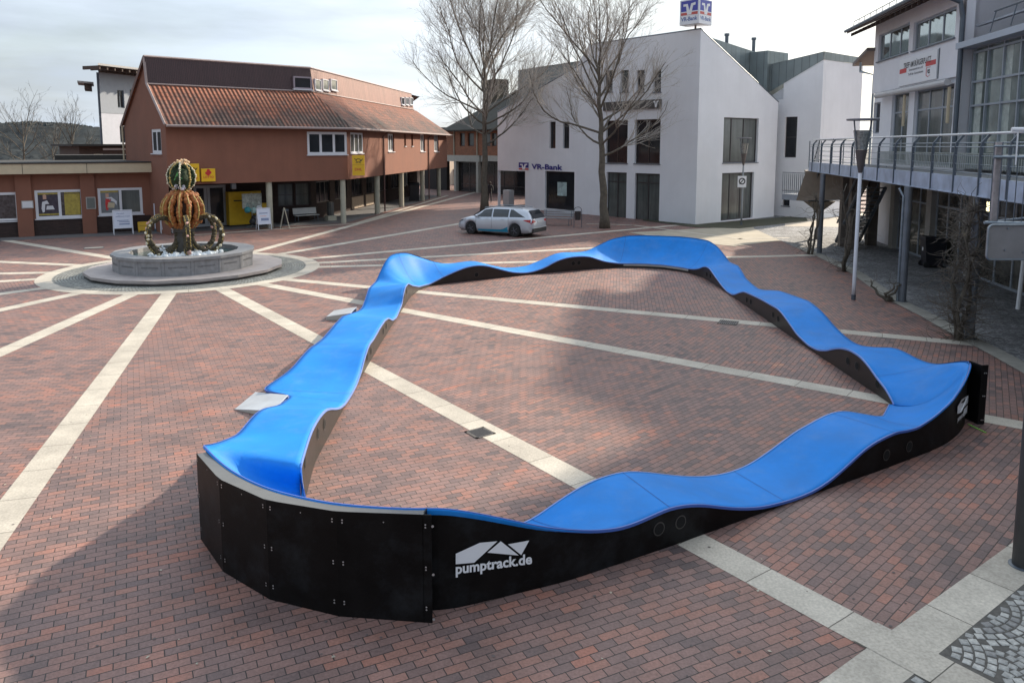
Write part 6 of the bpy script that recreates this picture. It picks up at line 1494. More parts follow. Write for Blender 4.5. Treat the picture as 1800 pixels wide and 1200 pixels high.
# ================================================================== CAR
fw_ = G(831, 411.5); rw_ = G(905.5, 416.5); ax = (fw_ - rw_).normalized(); side = Vector((-ax.y, ax.x, 0)); side = side if side.y > 0 else -side
base = rw_ + side * .80; car = thing('parked_car', 'silver estate car with a blue lower door stripe parked in front of the bank', 'car', (base.x, base.y, 0))
WB = 2.70
def CP(x, y, z):       # x forward from rear axle, y outwards to the viewer's side, z up
    return Vector((base.x, base.y, 0)) + ax * x - side * y + Vector((0, 0, z))
lerp = lambda a, b, t: a + (b - a) * t
def interp(tab, x):
    for (x0, *a), (x1, *b) in zip(tab, tab[1:]):
        if x0 <= x <= x1: t = (x - x0) / (x1 - x0); t = t * t * (3 - 2 * t) if False else t; return [lerp(p, q, t) for p, q in zip(a, b)]
    return list(tab[0][1:]) if x < tab[0][0] else list(tab[-1][1:])
# x, sill z, shoulder z, roof z, half width low, half width shoulder, half width roof
T = [(-1.02, .50, .86, .88, .66, .64, .60), (-.98, .36, .92, .95, .80, .78, .60), (-.85, .25, .98, 1.18, .86, .86, .60), (-.62, .22, 1.01, 1.40, .885, .88, .60), (-.35, .21, 1.02, 1.455, .90, .89, .61), (.2, .20, 1.0, 1.48, .91, .90, .62),
     (.9, .19, .975, 1.485, .91, .90, .63), (1.5, .19, .955, 1.475, .91, .895, .625), (1.95, .19, .94, 1.40, .91, .89, .60), (2.35, .2, .93, 1.20, .91, .885, .585), (2.72, .21, .93, .985, .91, .875, .60), (3.05, .22, .87, .915, .90, .85, .58), (3.35, .24, .78, .83, .87, .80, .52), (3.55, .28, .66, .72, .78, .70, .46), (3.64, .36, .55, .58, .62, .56, .40)]
xs = [-1.02 + 4.66 * k / 110 for k in range(111)]
def prof_at(x):
    zs, zb, zr, wl, wb_, wr = interp(T, x)
    for xa in (0, WB):
        d = abs(x - xa)
        if d < .37: zs = max(zs, .33 + math.sqrt(.37 ** 2 - d * d) * 1.0)
    return zs, zb, zr, wl, wb_, wr
def ring_at(x):
    zs, zb, zr, wl, wb_, wr = prof_at(x); o = []
    o.append((0, zs + 0)); o.append((wl * .93, zs)); o.append((wl, max(zs + .02, lerp(zs, zb, .28)))); o.append((wl * 1.0, lerp(zs, zb, .55))); o.append((lerp(wl, wb_, .7) + .005, lerp(zs, zb, .82))); o.append((wb_ - .01, zb - .015)); o.append((wb_ - .055, zb + .012))
    o.append((lerp(wb_ - .055, wr + .04, .5) + .02, lerp(zb + .012, zr - .05, .5))); o.append((wr + .04, lerp(zb + .012, zr - .05, 1))); o.append((wr - .05, zr - .012)); o.append((wr * .5, zr)); o.append((0, zr + .004))
    return o
m = MB(); NR = 12
for sgn in (1, -1):
    i0 = len(m.v)
    for x in xs:
        for (y, z) in ring_at(x): m.v.append(CP(x, y * sgn, z))
    for i in range(len(xs) - 1):
        for k in range(NR - 1): m.f.append([i0 + i * NR + k, i0 + i * NR + k + 1, i0 + (i + 1) * NR + k + 1, i0 + (i + 1) * NR + k])
    for e_ in (0, len(xs) - 1): m.f.append([i0 + e_ * NR + k for k in range(NR)])
m.build('body', base_mat('car_silver', (.50, .53, .58), .28, metal=.35, var=0, coat=.6), car, smooth=True)
def skin(x, k0, t, sgn=1, off=.006):     # point on the loft between ring rows
    r_ = ring_at(x); y = lerp(r_[k0][0], r_[k0 + 1][0], t); z = lerp(r_[k0][1], r_[k0 + 1][1], t); dy = r_[k0 + 1][1] - r_[k0][1]; dz = -(r_[k0 + 1][0] - r_[k0][0]); l = math.hypot(dy, dz) or 1
    return CP(x, (y + off * dy / l) * sgn, z + off * dz / l)
M_cg = base_mat('car_glass', (.015, .02, .025), .06, var=.3, scale=2, spec=.9)
def side_panel(x0, x1, sgn, topf, botf, n=12, off=.006):
    m = MB(); 
    for i in range(n):
        a, b = lerp(x0, x1, i / n), lerp(x0, x1, (i + 1) / n); rows = 4
        for r_ in range(rows):
            def pt(x, q):
                t = lerp(botf(x), topf(x), q) * 2; k = 6 if t < 1 else 7; return skin(x, k, t if t < 1 else t - 1, sgn, off)
            m.face([pt(a, r_ / rows), pt(b, r_ / rows), pt(b, (r_ + 1) / rows), pt(a, (r_ + 1) / rows)])
    return m
def skz(x, z, sgn=1, off=.007):
    r_ = ring_at(x)
    for k in range(1, 8):
        if r_[k][1] <= z <= r_[k + 1][1] + 1e-6: return skin(x, k, (z - r_[k][1]) / max(1e-5, r_[k + 1][1] - r_[k][1]), sgn, off)
    return skin(x, 1, 0, sgn, off)
clampf = lambda v: max(.02, min(.97, v))
for sgn in (1, -1):
    for x0, x1, tf in ((1.42, 2.50, lambda x: clampf(min(.97, (2.60 - x) * 1.45))), (.40, 1.34, lambda x: .95), (-.62, .32, lambda x: clampf(min(.95, (x + .66) * 1.15)))):
        side_panel(x0, x1, sgn, tf, lambda x: .04).build('side_window', M_cg, car, weld=True)
    m = MB()
    for i in range(40):    # blue stripe along the sill
        a, b = lerp(.40, 2.25, i / 40), lerp(.40, 2.25, (i + 1) / 40)
        for r_ in range(3):
            hb_ = lambda x: prof_at(x)[0] + .035
            hf = lambda x: max(hb_(x) + .01, .36 - (x - .8) * .03 + (max(0, .85 - x) ** 1.6) * .55)
            P_ = lambda x, q: skz(x, lerp(hb_(x), hf(x), q), sgn)
            m.face([P_(a, r_ / 3), P_(b, r_ / 3), P_(b, (r_ + 1) / 3), P_(a, (r_ + 1) / 3)])
    m.build('blue_stripe', base_mat('car_cyan', (.02, .24, .38), .35, var=.03), car)
    for xh in (.62, 1.58):
        m = MB(); p = skin(xh, 4, .5, sgn, .02); m.tube([p, p + ax * .18], .016, 6); m.build('door_handle', MATS['car_silver'], car)
    for xd in (.36, 1.38, 2.36):
        m = MB()
        for k in range(2, 6):
            a, b = skin(xd, k, 0, sgn, .004), skin(xd, k, 1, sgn, .004); m.face([a - ax * .006, a + ax * .006, b + ax * .006, b - ax * .006])
        m.build('door_gap', M_sblack, car)
    m = MB(); p = skin(2.28, 5, .5, sgn, .05); m.ball(p - side * .08 * sgn + Vector((0, 0, .05)), .11, 10, 8, (.8, 1, .75)); m.build('wing_mirror', MATS['car_silver'], car, smooth=True)
    m = MB(); 
    for i in range(8):
        a, b = lerp(-.98, -.52, i / 8), lerp(-.98, -.52, (i + 1) / 8); hb = lambda x: .15 + max(0, (x + .75)) * .9
        zt = lambda x: .935 - max(0, x + .8) * .10; zb2 = lambda x: .77 + max(0, x + .9) * .33
        m.face([skz(a, zb2(a), sgn, .01), skz(b, zb2(b), sgn, .01), skz(b, max(zb2(b) + .005, zt(b)), sgn, .01), skz(a, zt(a), sgn, .01)])
    m.face([CP(-1.035, .47 * sgn, .80), CP(-1.03, .70 * sgn, .77), CP(-1.0, .70 * sgn, .92), CP(-1.01, .47 * sgn, .90)])
    m.face([CP(-1.03, .70 * sgn, .77), skz(-.98, .77, sgn, .01), skz(-.98, .93, sgn, .01), CP(-1.0, .70 * sgn, .92)])
    m.build('tail_light', base_mat('tail_red', (.40, .01, .015), .15, var=.1, spec=.8), car)
    m = MB()
    for i in range(6):
        a, b = lerp(3.2, 3.56, i / 6), lerp(3.2, 3.56, (i + 1) / 6); m.face([skin(a, 4, .1, sgn, .006), skin(b, 4, .0, sgn, .006), skin(b, 4, .95, sgn, .006), skin(a, 4, .95, sgn, .006)])
    m.build('headlight', base_mat('lamp_clear', (.12, .13, .14), .08, var=.3, spec=.9), car)
    m = MB(); m.tube([CP(2.0, .56 * sgn, 1.44), CP(1.6, .57 * sgn, 1.525), CP(.3, .57 * sgn, 1.53), CP(-.3, .55 * sgn, 1.49)], .018, 6); m.build('roof_rail', M_galv, car)
def across(x_of_z, ys, z0, z1, n=6, off=.012):
    m = MB()
    for i in range(n):
        a, b = lerp(z0, z1, i / n), lerp(z0, z1, (i + 1) / n); m.face([CP(x_of_z(a) - off, -ys(a), a), CP(x_of_z(a) - off, ys(a), a), CP(x_of_z(b) - off, ys(b), b), CP(x_of_z(b) - off, -ys(b), b)])
    return m
xr = lambda z: interp([(.86, -1.02), (.95, -.98), (1.18, -.85), (1.40, -.62), (1.455, -.35)], z)[0]
across(xr, lambda z: lerp(.68, .56, (z - .98) / .4), .98, 1.375, 6, .02).build('rear_window', M_cg, car)
m = MB(); m.box(CP(-1.035, 0, .80), (.012, .52, .115), M=Matrix((ax, side, Vector((0, 0, 1)))).transposed()); pt_ = m.build('number_plate', base_mat('plate_white', (.6, .6, .6), .5, var=.03), car)
m = MB(); m.box(CP(-1.0, 0, .36), (.10, 1.5, .22), M=Matrix((ax, side, Vector((0, 0, 1)))).transposed()); m.build('rear_bumper_insert', M_sblack, car, bevel=.03)
m = MB(); m.tube([CP(-1.035, -.72, .50), CP(-1.05, 0, .49), CP(-1.035, .72, .50)], .022, 6); m.build('chrome_strip', M_alu, car)
m = MB(); 
xf = lambda z: interp([(.985, 2.72), (1.20, 2.35), (1.40, 1.95)], z)[0]
across(xf, lambda z: lerp(.70, .56, (z - 1.0) / .4), 1.0, 1.39, 5, -.016).build('windscreen', M_cg, car)
Mw = Matrix((ax, Vector((0, 0, 1)), side)).transposed()
for xa in (0, WB):
    for s_ in (1, -1):
        c_ = CP(xa, .80 * s_, .325); m = MB(); prof_ = [(.30, -.10), (.325, -.085), (.325, .085), (.30, .10)]
        m.lathe(c_, [(.17, -.105), (.30, -.105), (.325, -.08), (.325, .08), (.30, .105), (.17, .105)], 28, M=Mw); t_ = m.build('tyre', base_mat('tyre_rubber', (.012, .012, .013), .75, var=.15), car)
        m = MB(); m.lathe(c_, [(.03, -.085), (.215, -.09), (.225, .09), (.03, .085)], 20, M=Mw); 
        m.build('rim', base_mat('rim_dark', (.035, .037, .045), .35, metal=.5, var=.15), car)
        m = MB()
        for k in range(5):
            an = 2 * math.pi * k / 5; d_ = ax * math.cos(an) + Vector((0, 0, math.sin(an))); m.tube([c_ - side * s_ * .098, c_ - side * s_ * .094 + d_ * .2], .022, 5)
        m.build('spokes', base_mat('spoke_grey', (.12, .12, .14), .35, metal=.5, var=.1), car)
        m = MB(); m.lathe(CP(xa, .70 * s_, .33), [(.368, -.04), (.368, .04)], 24, M=Mw); m.build('wheel_arch', M_sblack, car)
m = MB(); m.box(CP(1.35, 0, .26), (4.1, 1.5, .16), M=Matrix((ax, side, Vector((0, 0, 1)))).transposed()); m.build('underbody', M_sblack, car)
# ================================================================== TREES
def grow_tree(px, py, label, name, H, rt, seed, limbs, spread, dens=1.0, lean=(0, 0), cat='tree', Y=None, group=None, r_tw=.0065):
    random.seed(seed); p = G(px, py) if Y is None else Vector((AT(px, 300, Y).x, Y, 0))
    t = thing(name, label, cat, (p.x, p.y, 0), group=group); base_ = Vector((p.x, p.y, 0))
    tr = MB(); big = MB(); tw = MB()
    n = 14; tp = [base_ + Vector((lean[0] * (k / n) + random.uniform(-.05, .05) * (k > 0), lean[1] * k / n + random.uniform(-.05, .05) * (k > 0), H * .62 * k / n)) for k in range(n + 1)]
    tr.tube(tp, [rt * (1.35 if k == 0 else 1.08 if k == 1 else 1 - .72 * k / n) for k in range(n + 1)], 12)
    tr.build('trunk', M_bark, t, smooth=True)
    def branch(p, d, L, r, lev, up):
        seg = max(3, int(L / (.55 if lev < 2 else .38))); pts = [p]; rr = [r]; dirs = []
        d = d.normalized()
        for i in range(seg):
            d = (d + Vector((random.gauss(0, .10), random.gauss(0, .10), random.gauss(0, .08))) * (1 + .12 * lev) + Vector((0, 0, up))).normalized()
            pts.append(pts[-1] + d * (L / seg)); rr.append(r * (1 - .8 * (i + 1) / seg) + .002); dirs.append(d.copy())
        (big if lev < 2 else tw).tube(pts, rr, 6 if lev < 2 else 3, cap=False)
        if lev >= 4: return
        nch = {0: 0, 1: max(5, int(L * 2.6)), 2: max(4, int(L * 2.9)), 3: max(2, int(L * 3.0))}[lev]
        nch = int(nch * dens + .5)
        for c in range(nch):
            f = random.uniform(.18 if lev == 1 else .12, 1.0); i = min(seg - 1, int(f * seg)); q = pts[i].lerp(pts[i + 1], f * seg - i)
            dd = dirs[i]; o_ = dd.orthogonal().normalized(); o_.rotate(Matrix.Rotation(random.uniform(0, 6.28), 3, dd))
            ang = random.uniform(.3, .68); nd = dd * math.cos(ang) + o_ * math.sin(ang)
            LL = L * random.uniform(.34, .6) * (1.15 - .55 * f); branch(q, nd, max(.35, LL), max(r_tw * .55, rr[i] * .5), lev + 1, up * .9)
    for k in range(limbs):
        f = (k + .5) / limbs; z = H * lerp(.30, .60, f) ; i = min(n - 1, int(z / (H * .62) * n)); q = tp[i].lerp(tp[i + 1], .4)
        az = k * 2.4 + random.uniform(-.3, .3); el = lerp(.12, 1.15, f) + random.uniform(-.08, .12)
        d = Vector((math.cos(az) * math.cos(el), math.sin(az) * math.cos(el), math.sin(el)))
        L = spread * lerp(1.0, 1.25, f) * random.uniform(.85, 1.12); branch(q, d, L, rt * lerp(.27, .24, f), 1, lerp(.115, .05, f))
    for k in range(4): branch(tp[-1], Vector((random.uniform(-.4, .4), random.uniform(-.4, .4), 1)), H * .36, rt * .20, 1, .03)
    cr_ = big.build('limbs', M_bark, t, smooth=False); tw.build('crown', M_twig if name == 'plane_tree' else base_mat('dark_twigs', (.10, .09, .075), .85, var=.3), t, smooth=False)
    return t
grow_tree(852, 372, 'leafless plane tree behind the silver car, crown before the brick lane house', 'plane_tree', 16.8, .27, 3, 20, 6.6, dens=1.0)
grow_tree(1063, 401, 'leafless plane tree with leaning trunk in front of the white bank wall', 'plane_tree', 14.6, .25, 21, 18, 5.2, dens=.98, lean=(-.5, 0))
for px, Y, H, sd, lb, lean in ((40, 72, 9.0, 5, 'bare tree beyond the shop roof at the far left edge', (.3, 0)), (128, 74, 8.6, 8, 'smaller bare tree beyond the shop roof beside the grey tower house', (0, 0)), (95, 90, 7.2, 14, 'low bare tree between the other two behind the shop roof', (0, 0)), (1480, 70, 8.0, 17, 'bare tree top in the gap between the bank wing and civic building', (0, 0))):
    grow_tree(px, 0, lb, 'bare_tree', H, .16, sd, 9, 3.6, dens=.62, lean=lean, Y=Y, r_tw=.014)
# trained climbers at the walkway columns
def climber(px, py, H, wd, label, n, seed, lean=0):
    random.seed(seed); p = G(px, py); t = thing('bare_climber', label, 'climber', (p.x, p.y, 0), group='bare climbers along the raised walkway'); m = MB(); tw = MB(); b = Vector((p.x, p.y, 0))
    for k in range(3):
        pts = [b + Vector((random.uniform(-.08, .08), random.uniform(-.08, .08), 0))]
        for i in range(10): pts.append(pts[-1] + Vector((random.uniform(-.12, .12) + lean * .1, random.uniform(-.08, .08), H / 10)))
        m.tube(pts, [.055 * (1 - .07 * i) for i in range(11)], 7)
        for _ in range(n):
            i = random.randint(0, 9); q = pts[i].copy(); d = Vector((random.uniform(-1, 1), random.uniform(-.6, .6), random.uniform(-.3, .7))).normalized(); tp = [q]
            for s_ in range(random.randint(4, 8)): d = (d + Vector((random.gauss(0, .4), random.gauss(0, .35), random.gauss(0, .35)))).normalized(); tp.append(tp[-1] + d * wd * random.uniform(.10, .2))
            tw.tube(tp, [.0095 * (1 - .1 * s_) for s_ in range(len(tp))], 4, cap=False)
    m.build('stem', M_bark, t, smooth=True); tw.build('shoots', base_mat('climber_shoots', (.12, .10, .08), .85, var=.3), t)
climber(1424, 447, 2.7, 1.0, 'thin bare climber at the farthest walkway column', 14, 1)
climber(1483, 477, 3.3, 1.0, 'tall bare climber just left of the white street lamp', 34, 2, .25)
climber(1566, 530, .6, .5, 'stump of bare climber at the foot of the middle walkway column', 5, 3)
climber(1684, 597, 3.5, .95, 'dense bare climber tangled round the nearest walkway column', 150, 4, .1)
# ================================================================== STREET FURNITURE
def bench(p, rz, label, mat, L=1.75, panel=False):
    t = thing('bench', label, 'bench', (p.x, p.y, 0)); Mx = Matrix.Rotation(rz, 3, 'Z'); o_ = Vector((p.x, p.y, 0))
    m = MB()
    for k in range(4): m.box(o_ + Mx @ Vector((0, -.18 + k * .12, .45)), (L, .10, .03), M=Mx)
    m.build('seat', mat, t)
    m = MB()
    tilt = Mx @ Matrix.Rotation(-.2, 3, 'X')
    for k in range(3 if not panel else 1):
        z_ = .58 + k * .13 if not panel else .70
        m.box(o_ + Mx @ Vector((0, .27 + k * .03, z_)), (L, .025, .10 if not panel else .38), M=tilt)
    m.build('backrest', mat, t)
    for sx in (-L * .42, L * .42):
        m = MB(); m.tube([o_ + Mx @ Vector(v) for v in ((sx, -.24, 0), (sx, -.22, .42), (sx, .22, .43), (sx, .34, .9))], .02, 6); m.tube([o_ + Mx @ Vector(v) for v in ((sx, .24, 0), (sx, .22, .42))], .02, 6); m.build('leg', M_galvd, t)
M_bgrey = base_mat('bench_grey', (.26, .26, .27), .5, metal=.2, var=.12)
q = G(980, 397); bench(q + Vector((0, .3, 0)), F1.u.angle_signed(Vector((1, 0, 0))) if False else R(-22), 'grey slatted bench in front of the bank window right of the silver car', M_bgrey, 1.9)
q = G(527, 397); bench(Gi.P(Gi.uz(528, 388)[0], 0, .9), math.atan2(FL.u.y, FL.u.x), 'pale bench under the arcade between the pillar and the stone plinth', base_mat('bench_pale', (.46, .46, .44), .5, var=.1), 1.55, panel=True)
q = G(1015.5, 400); t = thing('litter_bin', 'dark round litter bin with hoop beside the bench at the bank', 'litter bin', (q.x, q.y, 0)); m = MB(); m.lathe((q.x, q.y, 0), [(.16, .45), (.18, .95)], 14); m.build('bucket', M_frame_dark, t)
m = MB(); m.tube([(q.x - .22, q.y, 0), (q.x - .22, q.y, 1.0)] + [(q.x - .22 * math.cos(a), q.y, 1.0 + .2 * math.sin(a)) for a in (.5, 1, 1.57, 2.1, 2.6)] + [(q.x + .22, q.y, 1.0), (q.x + .22, q.y, 0)], .02, 6); m.build('hoop', M_galvd, t)
q = Gi.P(Gi.uz(571, 388)[0], 0, .8); t = thing('stone_plinth', 'short stone plinth with a dark pump column in the arcade right of the bench', 'plinth', q); m = MB(); m.box(q + Vector((0, 0, .16)), (.6, .5, .32), rz=R(40)); m.build('block', M_column, t, bevel=.02)
m = MB(); m.box(q + Vector((0, 0, .75)), (.34, .3, .85), rz=R(40)); m.tube([q + Vector((.1, -.2, .35)), q + Vector((.1, -.2, 1.2))], .04, 6); m.build('column', base_mat('stone_dark', (.10, .10, .095), .7, var=.3), t)
q = Gi.P(Gi.uz(490, 388)[0], 0, 1.0); t = thing('litter_bin', 'dark cylindrical litter bin half hidden behind the leaning board in the arcade', 'litter bin', q); m = MB(); m.lathe(q, [(.2, .05), (.2, .8)], 14); m.build('bucket', M_frame_dark, t); m = MB(); m.lathe(q, [(.22, .801), (.20, .9), (.1, .93)], 14); m.build('lid', M_galvd, t)
# pavement boards
def aboard(q, rz, w_, h_, label, face, frame, bits=(), name='pavement_board'):
    t = thing(name, label, 'pavement board', (q.x, q.y, 0)); Mx = Matrix.Rotation(rz, 3, 'Z'); o_ = Vector((q.x, q.y, 0)); ti = .22
    for s_ in (-1, 1):
        f = lambda x, z, d, s_=s_: o_ + Mx @ Vector((x, s_ * (ti * (1 - z / h_) * h_ + d), z))
        m = MB()
        for x in (-w_ / 2, w_ / 2): m.tube([f(x, 0, 0), f(x, h_, .012)], .022, 5)
        m.tube([f(-w_ / 2, h_, .012), f(w_ / 2, h_, .012)], .022, 5); m.tube([f(-w_ / 2, h_ * .26, 0), f(w_ / 2, h_ * .26, 0)], .022, 5); m.build('frame', frame, t)
        m = MB(); m.face([f(-w_ / 2, h_ * .27, .004), f(w_ / 2, h_ * .27, .004), f(w_ / 2, h_ * .99, .004), f(-w_ / 2, h_ * .99, .004)]); pn = m.build('panel', face, t)
        if s_ < 0 and bits:
            for (txt, x0, x1, y, hh_, mt) in bits:
                m = MB()
                if txt: text_on(m, txt, lambda x, y_: f(lerp(-w_ / 2, w_ / 2, x), h_ * y_, .010), x0, x1, y, hh_, .01)
                else: m.face([f(lerp(-w_ / 2, w_ / 2, x0), h_ * y, .008), f(lerp(-w_ / 2, w_ / 2, x1), h_ * y, .008), f(lerp(-w_ / 2, w_ / 2, x1), h_ * (y + hh_), .008), f(lerp(-w_ / 2, w_ / 2, x0), h_ * (y + hh_), .008)])
                m.build('print', mt, pn)
    return t
M_brdw = base_mat('board_white', (.58, .60, .68), .45, var=.06, scale=3); M_tx = base_mat('print_bluegrey', (.20, .24, .36), .6, var=.1); M_teal = base_mat('print_teal', (.05, .28, .30), .5, var=.3, scale=6)
aS = math.atan2(FSb.u.y, FSb.u.x)
aboard(G(213, 412) + Vector((0, .25, 0)), aS, .92, 1.28, 'white pavement board with grey-blue print left of the fountain', M_brdw, M_frame_white, [('Herzlich', .2, .6, .84, .05, M_tx), ('willkommen', .12, .88, .72, .06, M_tx), (None, .2, .8, .56, .03, M_tx), (None, .3, .85, .50, .03, M_tx), (None, .3, .85, .40, .05, M_tx)])
aboard(G(232, 405) + Vector((.1, .6, 0)), aS, .5, 1.0, 'narrow mustard coloured pavement board just behind the white board', M_mustard, M_cream, [(None, .2, .8, .5, .3, M_yellow)])
q = G(247, 409) + Vector((0, .3, 0)); t = thing('yellow_board', 'low yellow board standing right of the white pavement board', 'pavement board', (q.x, q.y, 0)); m = MB(); Mx = Matrix.Rotation(aS, 3, 'Z'); m.box(q + Vector((0, 0, .32)), (.5, .12, .5), M=Mx @ Matrix.Rotation(-.15, 3, 'X')); m.build('panel', M_yellow, t, bevel=.02)
for s_ in (-.2, .2):
    m = MB(); m.box(q + Mx @ Vector((s_, 0, .04)), (.05, .16, .08), M=Mx); m.build('foot', M_yellow, t)
m = MB(); text_on(m, 'POST', lambda x, y: q + Mx @ Vector((x, -.075 - .06 * 0 - y * .15 + .02, .32 + y)), -.16, .16, -.03, .08, .01); m.build('print', M_sblack, t)
q = G(270, 412) + Vector((-.2, 1.6, 0)); t = thing('display_case', 'white framed display with teal picture standing left behind the fountain crown', 'display', (q.x, q.y, 0)); m = MB(); m.box(q + Vector((0, 0, .85)), (.85, .12, 1.4), M=Mx); m.build('case', M_brdw, t, bevel=.01)
m = MB(); m.box(q + Mx @ Vector((0, -.065, .75)), (.66, .01, .75), M=Mx); m.build('picture', M_teal, t); m = MB(); m.box(q + Vector((0, 0, .08)), (.9, .4, .16), M=Mx); m.build('foot', M_galvd, t)
q = G(284, 411) + Vector((.1, .4, 0)); aboard(q, aS, .55, .85, 'small white and blue pavement board seen through the left garland ring', M_brdw, M_frame_white, [(None, .1, .9, .35, .25, base_mat('print_blue', (.08, .16, .45), .5, var=.3))])
aL = math.atan2(FL.u.y, FL.u.x)
aboard(G(461, 404) + Vector((0, .3, 0)), aL - R(8), .72, 1.2, 'white pavement board with pale pink and blue print by the first arcade column', M_brdw, M_frame_white, [(None, .15, .8, .75, .04, M_tx), (None, .2, .7, .62, .03, M_pk), (None, .25, .85, .42, .12, M_tx)])
aboard(G(498, 402) + Vector((0, .3, 0)), aL + R(68), .6, 1.15, 'pavement board seen edge-on just right of the first arcade column', M_sblack, M_column)
# post boxes and postcard stand in the arcade
for px, lab, w_, h_, dd in ((424, 'wide yellow parcel locker on the arcade wall behind the postcard stand', 2.3, 1.95, .4), (452, 'narrow yellow letter box right of the parcel locker', .75, 1.25, 1.0)):
    q = Gi.P(Gi.uz(px, 360)[0], 0, dd); Mx = Matrix.Rotation(aL, 3, 'Z'); t = thing('post_box', lab, 'post box', q)
    m = MB(); m.box(q + Vector((0, 0, h_ / 2 + .1)), (w_ * .85, .5, h_), M=Mx); m.build('housing', base_mat('post_yellow', (.55, .34, .01), .45, var=.12), t, bevel=.02)
    m = MB(); m.box(q + Vector((0, 0, .05)), (w_ * .8, .44, .1), M=Mx); m.build('plinth', M_sblack, t)
    m = MB(); m.box(q + Mx @ Vector((0, -.255, h_ * .78)), (w_ * .6, .012, .07), M=Mx); m.build('slot', M_sblack, t)
q = Gi.P(Gi.uz(424, 360)[0], 0, 1.6); t = thing('postcard_stand', 'white wire display stand hung with bags in front of the yellow parcel locker', 'display stand', q); random.seed(3)
m = MB(); m.tube([q + Vector((0, 0, .1)), q + Vector((0, 0, 2.0))], .03, 8)
for a in range(4): m.tube([q + Vector((0, 0, .12)), q + Vector((.35 * math.cos(a * 1.57), .35 * math.sin(a * 1.57), .03))], .025, 6)
m.build('stand', M_galv, t)
m = MB(); m.box(q + Mx @ Vector((0, -.05, 1.55)), (1.15, .05, .85), M=Mx); m.build('poster', base_mat('poster_pale', (.34, .36, .32), .5, var=.5, scale=6), t)
for k, (x, z, mt) in enumerate(((-.35, 1.05, M_teal), (.0, 1.0, base_mat('bag_mint', (.35, .50, .46), .6, var=.1)), (.33, 1.1, M_swhite), (.05, .55, M_sblack), (.3, .3, M_swhite), (-.1, .35, M_sblack))):
    m = MB(); m.ball(q + Mx @ Vector((x, -.25, z)), .20, 8, 6, (1, .5, .9), .1); m.tube([q + Mx @ Vector((x - .1, -.25, z + .12)), q + Mx @ Vector((x, -.25, z + .42)), q + Mx @ Vector((x + .1, -.25, z + .12))], .012, 4); m.build('bag', mt, t)
m = MB(); q = FL.P(FL.uz(424, 325)[0], ZS - .22, -1.2); t = thing('ceiling_lamp', 'small grey lamp box under the arcade ceiling above the yellow parcel locker', 'lamp', q); m.box(q, (.25, .25, .3), rz=aL); m.build('housing', M_galv, t); m = MB(); m.box(q - Vector((0, 0, .16)), (.2, .2, .02), rz=aL); m.build('diffuser', M_cream, t)
# bollard-like utility marks, manhole
m = MB(); q = G(165, 436); t = thing('manhole_cover', 'pale rectangular cover set in the grey pavement left of the fountain', 'manhole cover', (q.x, q.y, 0)); m.box((q.x, q.y, .016), (.75, .45, .008), rz=.4); m.build('lid', M_beige, t); m = MB(); m.box((q.x, q.y, .0135), (.82, .52, .006), rz=.4); m.build('frame', M_galvd, t)
# walking person behind the tree
q = G(861, 356); pe = thing('person', 'person in dark clothing walking past the tree behind the silver car', 'person', (q.x, q.y, 0))
B = lambda x, y, z: (q.x + x, q.y + y, z)
J = [(B(0,0,.95), .15, .8), (B(0,0,1.15), .14, .8), (B(.02,0,1.38), .17, .7), (B(.02,0,1.50), .06), (B(.03,-.02,1.62), .095, 1.1), (B(.03,-.02,1.72), .07),
     (B(-.20,0,1.42), .055), (B(-.26,.10,1.18), .045), (B(-.22,-.06,.95), .035), (B(.22,0,1.42), .055), (B(.28,-.12,1.2), .045), (B(.26,-.26,1.0), .035),
     (B(-.09,0,.90), .10), (B(-.12,.12,.50), .065), (B(-.14,.38,.14), .045), (B(-.14,.26,.04), .04), (B(.09,0,.90), .10), (B(.12,-.22,.50), .065), (B(.12,-.32,.10), .045), (B(.12,-.46,.04), .04)]
E_ = [(0,1),(1,2),(2,3),(3,4),(4,5),(2,6),(6,7),(7,8),(2,9),(9,10),(10,11),(0,12),(12,13),(13,14),(14,15),(0,16),(16,17),(17,18),(18,19)]
try:
    def skinned(name, joints, edges, mat, parent, sub=1):
        me = bpy.data.meshes.new(name); o_ = ORG[parent.name]; me.from_pydata([tuple(Vector(j[0]) - o_) for j in joints], edges, []); o = bpy.data.objects.new(name, me); COL.objects.link(o); o.parent = parent; ORG[o.name] = o_
        sk = o.modifiers.new('skin', 'SKIN')
        for i, j in enumerate(joints): me.skin_vertices[0].data[i].radius = (j[1], j[1] * (j[2] if len(j) > 2 else 1))
        me.skin_vertices[0].data[0].use_root = True
        sb = o.modifiers.new('sub', 'SUBSURF'); sb.levels = sub; sb.render_levels = sub
        me.materials.append(mat); return o
    skinned('body', J, E_, base_mat('dark_clothing', (.012, .012, .015), .8, var=.2), pe)
except Exception as ex:
    print('skin failed', ex)
m = MB(); m.ball(B(.03, -.03, 1.64), .105, 10, 8, (.9, 1, 1.15)); m.build('hair', base_mat('dark_hair', (.03, .02, .015), .8, var=.2), pe, smooth=True)
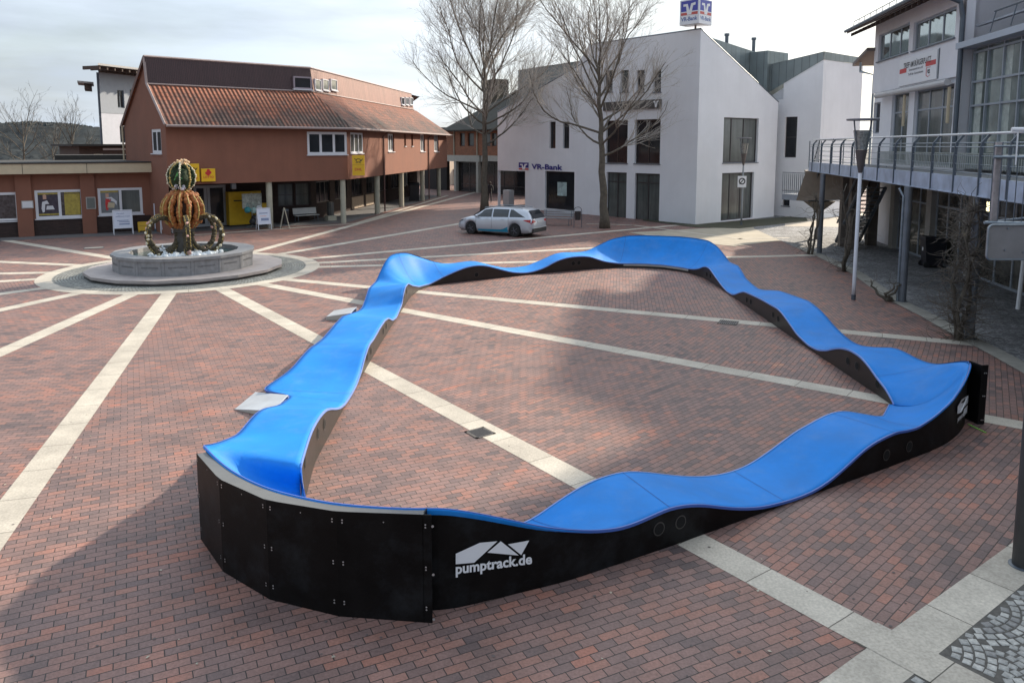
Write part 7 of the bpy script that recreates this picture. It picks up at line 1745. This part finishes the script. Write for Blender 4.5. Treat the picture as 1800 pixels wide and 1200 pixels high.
# ================================================================== HILLS
random.seed(2); m = MB(); nx_, ny_ = 160, 60
def hz(x, y):
    px = x / y * 1352 + 900; ridge = interp([(-400, 58), (0, 41), (60, 43), (120, 38), (180, 30), (260, 18), (400, 12), (900, 6), (2200, 4)], px)[0]
    f = max(0, min(1, (y - 330) / 330)); f = f * f * (3 - 2 * f)
    return 1.2 + (ridge * .5 + 0) * f + noise.noise(Vector((x * .012, y * .012, 0))) * 5 * f
for j in range(ny_ + 1):
    for i in range(nx_ + 1):
        y = 95 + 645 * j / ny_; x = lerp(-1.0, .1, i / nx_) * y; m.v.append(Vector((x, y, hz(x, y) + random.uniform(0, 1.0 + y * .003))))
for j in range(ny_):
    for i in range(nx_): a = j * (nx_ + 1) + i; m.f.append([a, a + 1, a + nx_ + 2, a + nx_ + 1])
tag(m.build('hills', base_mat('winter_wood', (.030, .034, .036), .95, var=.5, scale=.09, bump=0, spec=.02), org=(0, 0, 0), smooth=True), kind='structure')
fo = MB()      # ragged wood on the ridge: many small crowns
for k in range(2600):
    y = 640 + 90 * random.random(); x = random.uniform(-.85, -.42) * y; z = hz(x, y) + .3; s_ = random.uniform(1.2, 3.0); p = Vector((x, y, z))
    a0 = random.uniform(0, 6.28)
    tri = [p + Vector((s_ * .5 * math.cos(a0 + j * 2.09), s_ * .5 * math.sin(a0 + j * 2.09), s_ * random.uniform(.2, .5))) for j in range(3)]; i0 = len(fo.v)
    fo.v += tri + [p + Vector((random.uniform(-.5, .5), 0, s_ * 1.05)), p - Vector((0, 0, 1))]
    mi_ = 1 if random.random() < (.75 if y > 610 else .15) else 0
    for f in ((0,1,3),(1,2,3),(2,0,3),(1,0,4),(2,1,4),(0,2,4)):
        fo.f.append([i0 + c for c in f]); 
        if mi_: fo.mi[len(fo.f) - 1] = 1
tag(fo.build('hillside_wood', [base_mat('wood_brown', (.036, .036, .036), .95, var=.35, scale=.03), base_mat('wood_green', (.034, .043, .046), .95, var=.3, scale=.05)]), 'bare brown and dark green wood covering the far hillside', 'wood', kind='stuff')
# litter and leaves on the square
random.seed(9); m = MB()
for k in range(60):
    px, py = random.uniform(0, 1500), random.uniform(540, 1190); p = G(px, py); s_ = random.uniform(.01, .022); a = random.uniform(0, 6.28); 
    m.face([p + Vector((s_ * math.cos(a + b_) * random.uniform(.6, 1.3), s_ * math.sin(a + b_), .006 + random.uniform(0, .008))) for b_ in (0, 1.5, 3.1, 4.6)])
gm_ = MB()
for k in range(150):
    px, py = random.uniform(0, 1780), random.uniform(560, 1195); p = G(px, py); s_ = random.uniform(.009, .019); h_ = .0052 + random.uniform(0, .0012)
    gm_.face([p + Vector((s_ * math.cos(b_ * .7) * random.uniform(.85, 1.15), s_ * math.sin(b_ * .7), h_)) for b_ in range(9)])
tag(gm_.build('gum_spots', base_mat('gum_dark', (.11, .09, .085), .8, var=.3, scale=20)), 'flattened dark gum spots dotted over the brick paving', 'gum spots', kind='stuff')
tag(m.build('scattered_debris', base_mat('debris_pale', (.38, .34, .27), .9, var=.4, scale=30)), 'tiny pale crumbs and dry leaf bits scattered over the bricks', 'debris', kind='stuff')
